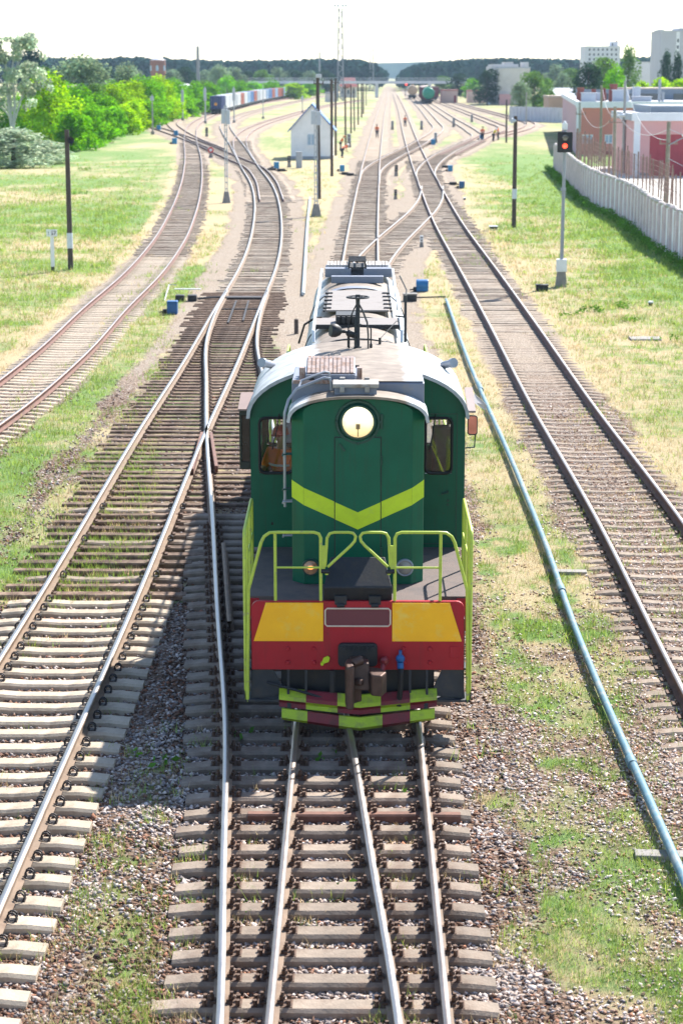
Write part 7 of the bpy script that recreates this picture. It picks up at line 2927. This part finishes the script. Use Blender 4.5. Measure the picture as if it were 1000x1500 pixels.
# parapets, ducts, chimneys on its roof
pb_ = MB()
yb0 = YW + 34
za, zb2 = zt + .35, zt + 1.5
pb_.box(q[0] * .5 + .5, 26, 40, 40.4, za, za + 1.3)
obj('roof_parapet', pb_, M_SLATB, wh_)
b = MB()
for px, w2, hh, yy in ((850, .9, 1.6, 20), (869, .6, 1.4, 24), (898, 1.0, 2.0, 22), (884, .5, 1.5, 26)):
    x = at(px, 150, YW + yy)[0] - P1[0]
    v = MB()
    v.box(x - w2 / 2, x + w2 / 2, yy, yy + .9, zt + .35, zt + .35 + hh * .7)
    v.cyl((x, yy + .45, zt + .35 + hh * .7), (x, yy + .45, zt + .4 + hh), w2 * .42, w2 * .5, 10)
    obj('chimney', v, mat('chimney_red', (.24, .075, .06), .85, var=.2, scale=2), wh_, bevel=.03)
for px, w2, hh, yy in ((862, 1.6, 1.0, 18), (876, 1.5, .9, 30), (909, 1.8, 1.3, 20), (932, .8, 1.6, 26), (940, 2.2, .5, 24)):
    x = at(px, 150, YW + yy)[0] - P1[0]
    v = MB()
    v.box(x - w2 / 2, x + w2 / 2, yy, yy + 1.4, zt + .35, zt + .35 + hh)
    v.box(x - w2 / 2 - .1, x + w2 / 2 + .1, yy - .1, yy + 1.5, zt + .36 + hh, zt + .44 + hh)
    obj('roof_duct', v, M_BOXG, wh_, bevel=.04)
v = MB()
for px in (965, 970):
    x = at(px, 140, YW + 10)[0] - P1[0]
    v.cyl((x, 10, zt), (x, 10, zt + (3.0 if px == 965 else 1.6)), .16, n=8)
obj('flue_pipe', v, M_STEEL, wh_)
v = MB()
x = at(845, 150, YW + 36)[0] - P1[0]
for k in range(3):
    v.box(x + k * 6, x + k * 6 + 4.6, 36, 36.3, zt + .35, zt + 1.15)
obj('skylight', v, M_PANE, wh_)

# rear roofs beyond the warehouse
def block(name, label, cat, px0, px1, Y, ytop, m, roof=None, depth=12, group=None, windows=None, pane=M_PANE):
    x0, x1 = at(px0, ytop, Y)[0], at(px1, ytop, Y)[0]
    zt = at(px0, ytop, Y)[1]
    root = thing(name, label, cat, ((x0 + x1) / 2, Y, 0), 0, group)
    hw = (x1 - x0) / 2
    holes = []
    for (a, c, d, e) in windows or []:
        holes.append((at(a, d, Y)[0] - (x0 + x1) / 2, at(c, d, Y)[0] - (x0 + x1) / 2, at(a, e, Y)[1], at(a, d, Y)[1]))
    b = MB()
    b.wall_xz(-hw, hw, -.2, zt, 0, .3, holes)
    b.box(-hw, -hw + .3, .3, depth, -.2, zt)
    b.box(hw - .3, hw, .3, depth, -.2, zt)
    b.box(-hw + .3, hw - .3, depth - .3, depth, -.2, zt)
    obj('walls', b, m, root)
    obj('roof', MB().box(-hw - .15, hw + .15, -.15, depth + .15, zt, zt + .35), roof or M_ROOFG, root)
    for h in holes:
        f = MB()
        f.box(h[0], h[1], .10, .14, h[2], h[3])
        obj('window', f, pane, root)
    return root, zt, hw
block('warehouse', 'low pink building beyond the warehouse roof, pale tan sheets on it', 'building', 925, 1060, 262, 133, M_PINKL, mat('roof_tan_shingle', (.42, .33, .27), .85, var=.2, scale=.5), 14)
# garage with crimson door
YG = gp(940, 263)[1]
x0 = at(928, 200, YG)[0]
x1 = at(1060, 200, YG)[0]
ga = thing('garage', 'pale pink garage with white trim and a big crimson door at the right edge', 'garage', (x0, YG, 0))
zt = at(940, 177, YG)[1]
zc = at(940, 165, YG)[1]
dx0, dx1 = at(950.5, 220, YG)[0] - x0, at(1030, 220, YG)[0] - x0
dz1 = at(950, 197, YG)[1]
b = MB()
b.wall_xz(0, x1 - x0, -.2, zt, 0, .3, [(dx0, dx1, -.3, dz1)])
b.box(0, .3, .3, 14, -.2, zt)
b.box(.3, x1 - x0, 13.7, 14, -.2, zt)
obj('walls', b, M_PINKG, ga)
obj('cornice', MB().box(-.2, x1 - x0, -.25, .3, zt, zc), M_TRIM, ga)
obj('corner_strip', MB().box(-.03, .5, -.05, -.003, -.2, zt), M_TRIM, ga)
obj('roof', MB().box(-.15, x1 - x0, .3, 14.2, zt, zc - .1), M_ROOFG, ga)
obj('roof_ridge', MB().box(at(958, 165, YG)[0] - x0, x1 - x0, 2, 13, zc - .08, zc + .5), M_SLATB, ga)
dr_ = MB()
dr_.box(dx0, dx1, .10, .16, -.1, dz1)
for k in range(7):
    x = dx0 + (dx1 - dx0) * k / 7
    dr_.box(x, x + .05, .07, .10, 0, dz1)
obj('garage_door', dr_, M_REDDOOR, ga)
obj('base_band', MB().box(0, dx0 - .02, -.03, -.003, -.2, .55), mat('base_grey', (.24, .24, .27), .85, var=.1), ga)
obj('threshold', MB().box(dx0, dx1, -.6, .08, -.1, .10), M_CONCB, ga)
# small red roofed annex
block('annex', 'small annex with an orange-red roof and dark window above the garage', 'annex', 991, 1040, 200, 159, M_TRIM, mat('roof_orange', (.50, .15, .09), .8, var=.15, scale=2), 6, None, [(990.5, 998, 161, 171)])

# utility poles and wires
GU = 'utility poles behind the wall'
UP = []
for lab, x, yb, xt, yt, Yd, lamp, arm in [
    ('grey utility pole at the left corner of the pink warehouse', 848.5, 0, 847.5, 150, 205, 0, 1), ('utility pole in front of the first warehouse window', 879.5, 0, 879, 125, 200, 0, 0), ('weathered pole with a crossarm before the second warehouse window', 900, 0, 899, 156, 150, 0, 1),
    ('tall utility pole carrying a pale street lamp before the warehouse', 913, 0, 914.5, 118, 170, 1, 0), ('weathered utility pole in front of the crimson garage door', 977.5, 0, 979, 178, 112, 2, 1)]:
    X = at(x, 220, Yd)[0]
    Xt, Zt = at(xt, yt, Yd)
    root = thing('utility_pole', lab, 'utility pole', (X, Yd, 0), 0, GU)
    s = MB()
    s.cyl((0, 0, -.2), ((Xt - X) * .6, 0, Zt), .15, .11, 10)
    obj('shaft', s, M_POLEG if lamp == 1 or 'grey' in lab else M_POLET, root, smooth=40)
    if arm:
        za_ = Zt - (1.2 if Yd > 130 else 1.25)
        c = MB()
        c.box(-.5, .5, -.16, -.09, za_, za_ + .09)
        for k in (-.45, .45):
            c.cyl((k, -.12, za_ + .09), (k, -.12, za_ + .28), .045, n=6)
        obj('crossarm', c, M_RUSTP, root)
    if lamp:
        zl = Zt - (3.1 if lamp == 1 else 1.0)
        c = MB()
        sx = -1 if lamp == 1 else 1
        c.tube([(0, -.1, zl - .3), (sx * .5, -.3, zl), (sx * .8, -.4, zl + .15)], .035, 6)
        obj('lamp_arm', c, M_STEEL, root)
        c = MB()
        c.ball((sx * (1.2 if lamp == 2 else .2), -.5, zl + .25), .28, 10, sc=(2.0, .8, .5))
        obj('lamp_head', c, M_WHITE, root, smooth=60)
    UP.append((Vector((X, Yd, Zt - .4))))
def wire(a, c, sag, label):
    m = MB()
    m.tube([tuple(a.lerp(c, t / 12) - Vector((0, 0, sag * 4 * (t / 12) * (1 - t / 12)))) for t in range(13)], .018, 4)
    tag(obj('overhead_wire', m, mat('wire_pale', (.5, .48, .47), .6, var=.1)), label, 'wire', 'overhead wires by the warehouse')
wire(UP[0], UP[2], 1.6, 'overhead wire from the warehouse corner pole to the weathered pole')
wire(UP[1], UP[2], 1.0, 'overhead wire from the first window pole to the weathered pole')
wire(UP[2], UP[4], .9, 'overhead wire from the weathered pole to the garage pole')
wire(UP[3], UP[4] + Vector((0, 0, -.6)), 1.2, 'overhead wire from the tall lamp pole to the garage pole')
wire(UP[4], UP[4] + Vector((6, -30, -1.5)), .6, 'upper overhead wire running off the right edge from the garage pole')
wire(UP[4] + Vector((0, 0, -1.6)), UP[4] + Vector((7, -30, -4.0)), .6, 'lower overhead wire running off the right edge from the garage pole')

# distant blocks
M_CONCG = mat('factory_concrete', (.58, .55, .52), .9, var=.12, scale=.25, col2=(.46, .44, .43), mixlo=.5, mixhi=.7, scale2=.15)
M_WHBLK = mat('block_white', (.60, .60, .64), .85, var=.05, scale=.2)
M_GREYT = mat('tower_grey', (.46, .46, .50), .88, var=.06, scale=.2)
Yf = 560
fr_, zt, hw = block('factory_building', 'grey windowless concrete factory block with stepped roof', 'factory', 729, 776, Yf, 100, M_CONCG, None, 30)
b = MB()
x = lambda p: at(p, 100, Yf)[0] - fr_.location.x
b.box(x(721), x(728.6), 6, 28, -.2, at(721, 97, Yf + 6)[1])
b.box(x(723), x(762), 8, 26, zt + .36, at(740, 94, Yf + 8)[1])
b.box(x(768), x(775.5), 4, 16, zt + .36, at(770, 91, Yf + 4)[1])
b.box(x(742), x(755), 10, 20, at(740, 94, Yf + 8)[1], at(740, 91, Yf + 10)[1])
obj('roof_block', b, M_CONCG, fr_)
obj('annexe', MB().box(x(731), x(748), -2, -.003, -.2, 3.0), M_PINKG, fr_)
for lab, a, c, yt in (('low pink and cream sheds right of the footbridge stairs', 685, 716, 134), ('low cream sheds under the right of the footbridge', 646, 670, 133)):
    s_, zt, hw = block('shed', lab, 'shed', a, c, 600, yt, mat('shed_cream', (.55, .43, .38), .85, var=.12, scale=.4), mat('shed_roof', (.36, .16, .14), .85, var=.2, scale=.4), 8, 'low sheds beyond the tracks')
    obj('door', MB().box(hw * .55, hw * .8, -.06, -.003, 0, 2.2), M_DARKRED, s_)
wins = [(861.6 + i * 6.45, 864.4 + i * 6.45, 71.0 + j * 7.1, 74.4 + j * 7.1) for j in range(4) for i in range(7)]
ob, zt, hw = block('office_block', 'white block with rows of small dark windows and a stair tower on its roof', 'office block', 857.5, 908, 720, 69, M_WHBLK, M_WHBLK, 18, None, wins)
x = lambda p: at(p, 70, 720)[0] - ob.location.x
obj('roof_block', MB().box(x(895.5), x(905.5), 2, 9, zt + .36, at(900, 61, 722)[1]), M_WHBLK, ob)
obj('roof_window', MB().box(x(896.2), x(898.2), 1.9, 1.997, at(900, 67, 722)[1], at(900, 63.5, 722)[1]), M_PANE, ob)
obj('chimney', MB().box(x(903), x(905.4), 3, 5, at(900, 61, 722)[1], at(900, 59.3, 722)[1]), M_BRICK, ob)
wins = [(991.2, 993.8, 57 + j * 9.5, 62 + j * 9.5) for j in range(7)]
tw, zt, hw = block('tower_block', 'tall pale grey tower block cut by the right edge', 'tower block', 967.5, 1030, 600, 46.5, M_GREYT, M_GREYT, 20, None, wins)
x = lambda p: at(p, 50, 600)[0] - tw.location.x
obj('roof_block', MB().box(x(994), x(1028), 1, 14, zt + .36, at(1000, 41, 601)[1]), M_GREYT, tw)
obj('roof_parapet', MB().box(x(967.5), x(972), .3, 14, zt + .36, at(970, 43, 600)[1]), M_GREYT, tw)
obj('stair_strip', MB().box(x(990), x(994.9), -.05, -.003, 8, zt), M_TRIM, tw)
for h in wins:
    obj('stair_window', MB().box(x(h[0]), x(h[1]), -.09, -.053, at(h[0], h[3], 600)[1], at(h[0], h[2], 600)[1]), M_PANE, tw)
lw, zt, hw = block('long_building', 'long low windowless grey building left of the tower block', 'building', 925, 966, 640, 92, M_WHBLK, M_GREYT, 16)
obj('chimney', MB().box(-hw * .85, -hw * .6, 3, 6, zt + .36, zt + 2), M_WHBLK, lw)
b = MB()
b.prism_x([(0, 0), (14, 0), (14, 3.2), (7, 5.0), (0, 3.2)], 0, 12)
gh_ = tag(obj('gable_shed', b, M_PLAST, loc=(at(806, 150, 470)[0], 470, 0)), 'white gabled shed between the factory trees and the warehouse', 'shed')
obj('roof', MB().prism_x([(-.4, 3.1), (7, 5.02), (14.4, 3.1), (14.4, 3.3), (7, 5.25), (-.4, 3.3)], -.3, 12.3), M_ROOFG, gh_)
block('roadside_shed', 'tan roofed low shed left of the warehouse', 'shed', 803, 826, 380, 143, mat('shed_tan', (.45, .30, .22), .85, var=.15, scale=.6), MATS['roof_tan_shingle'], 10)

# weeds along the foot of the panel wall and scattered through the grass
wc = []
g_ = np.random.default_rng(12)
for i in range(len(wpts) - 1):
    for k in range(3):
        p = wpts[i] + (wpts[i + 1] - wpts[i]) * g_.random()
        wc.append((p[0] - .35 - .5 * g_.random() ** 2, p[1], .12 + .25 * g_.random(), g_.uniform(.12, .32)))
for x, y, r in ((860, 458, .3), (842, 462, .25), (905, 450, .3), (925, 470, .22), (990, 500, .3), (780, 300, .35), (120, 250, .4), (115, 285, .35), (480, 1108, .12), (352, 1335, .07), (225, 1118, .12), (604, 1160, .05), (585, 1312, .06), (343, 1078, .1), (500, 1300, .07)):
    p = gp(x, y)
    for k in range(5):
        wc.append((p[0] + g_.normal(0, r), p[1] + g_.normal(0, r), r * .35, r * g_.uniform(.35, .7)))
wd = leaf_mesh('weeds', None, leaf_mat('leaf_weed', (.10, .22, .04), .4), wc, 16000, .055, 8)
tag(wd, 'green weeds along the foot of the panel wall and dotted through the grass', 'weeds', kind='stuff')

# ------------------------------------------------------------------ the air between here and the wood
hz = MB().box(-1300, 1300, -60, 3300, -3.0, 62)
m = bpy.data.materials.new('haze')
m.use_nodes = True
m.node_tree.nodes.clear()
_o = N(m.node_tree, 'ShaderNodeOutputMaterial')
_v = N(m.node_tree, 'ShaderNodeVolumePrincipled')
_v.inputs['Color'].default_value = (.55, .76, 1.0, 1)
_v.inputs['Density'].default_value = .00010
_v.inputs['Anisotropy'].default_value = .2
m.node_tree.links.new(_v.outputs[0], _o.inputs['Volume'])
tag(obj('haze', hz, m), kind='stuff')
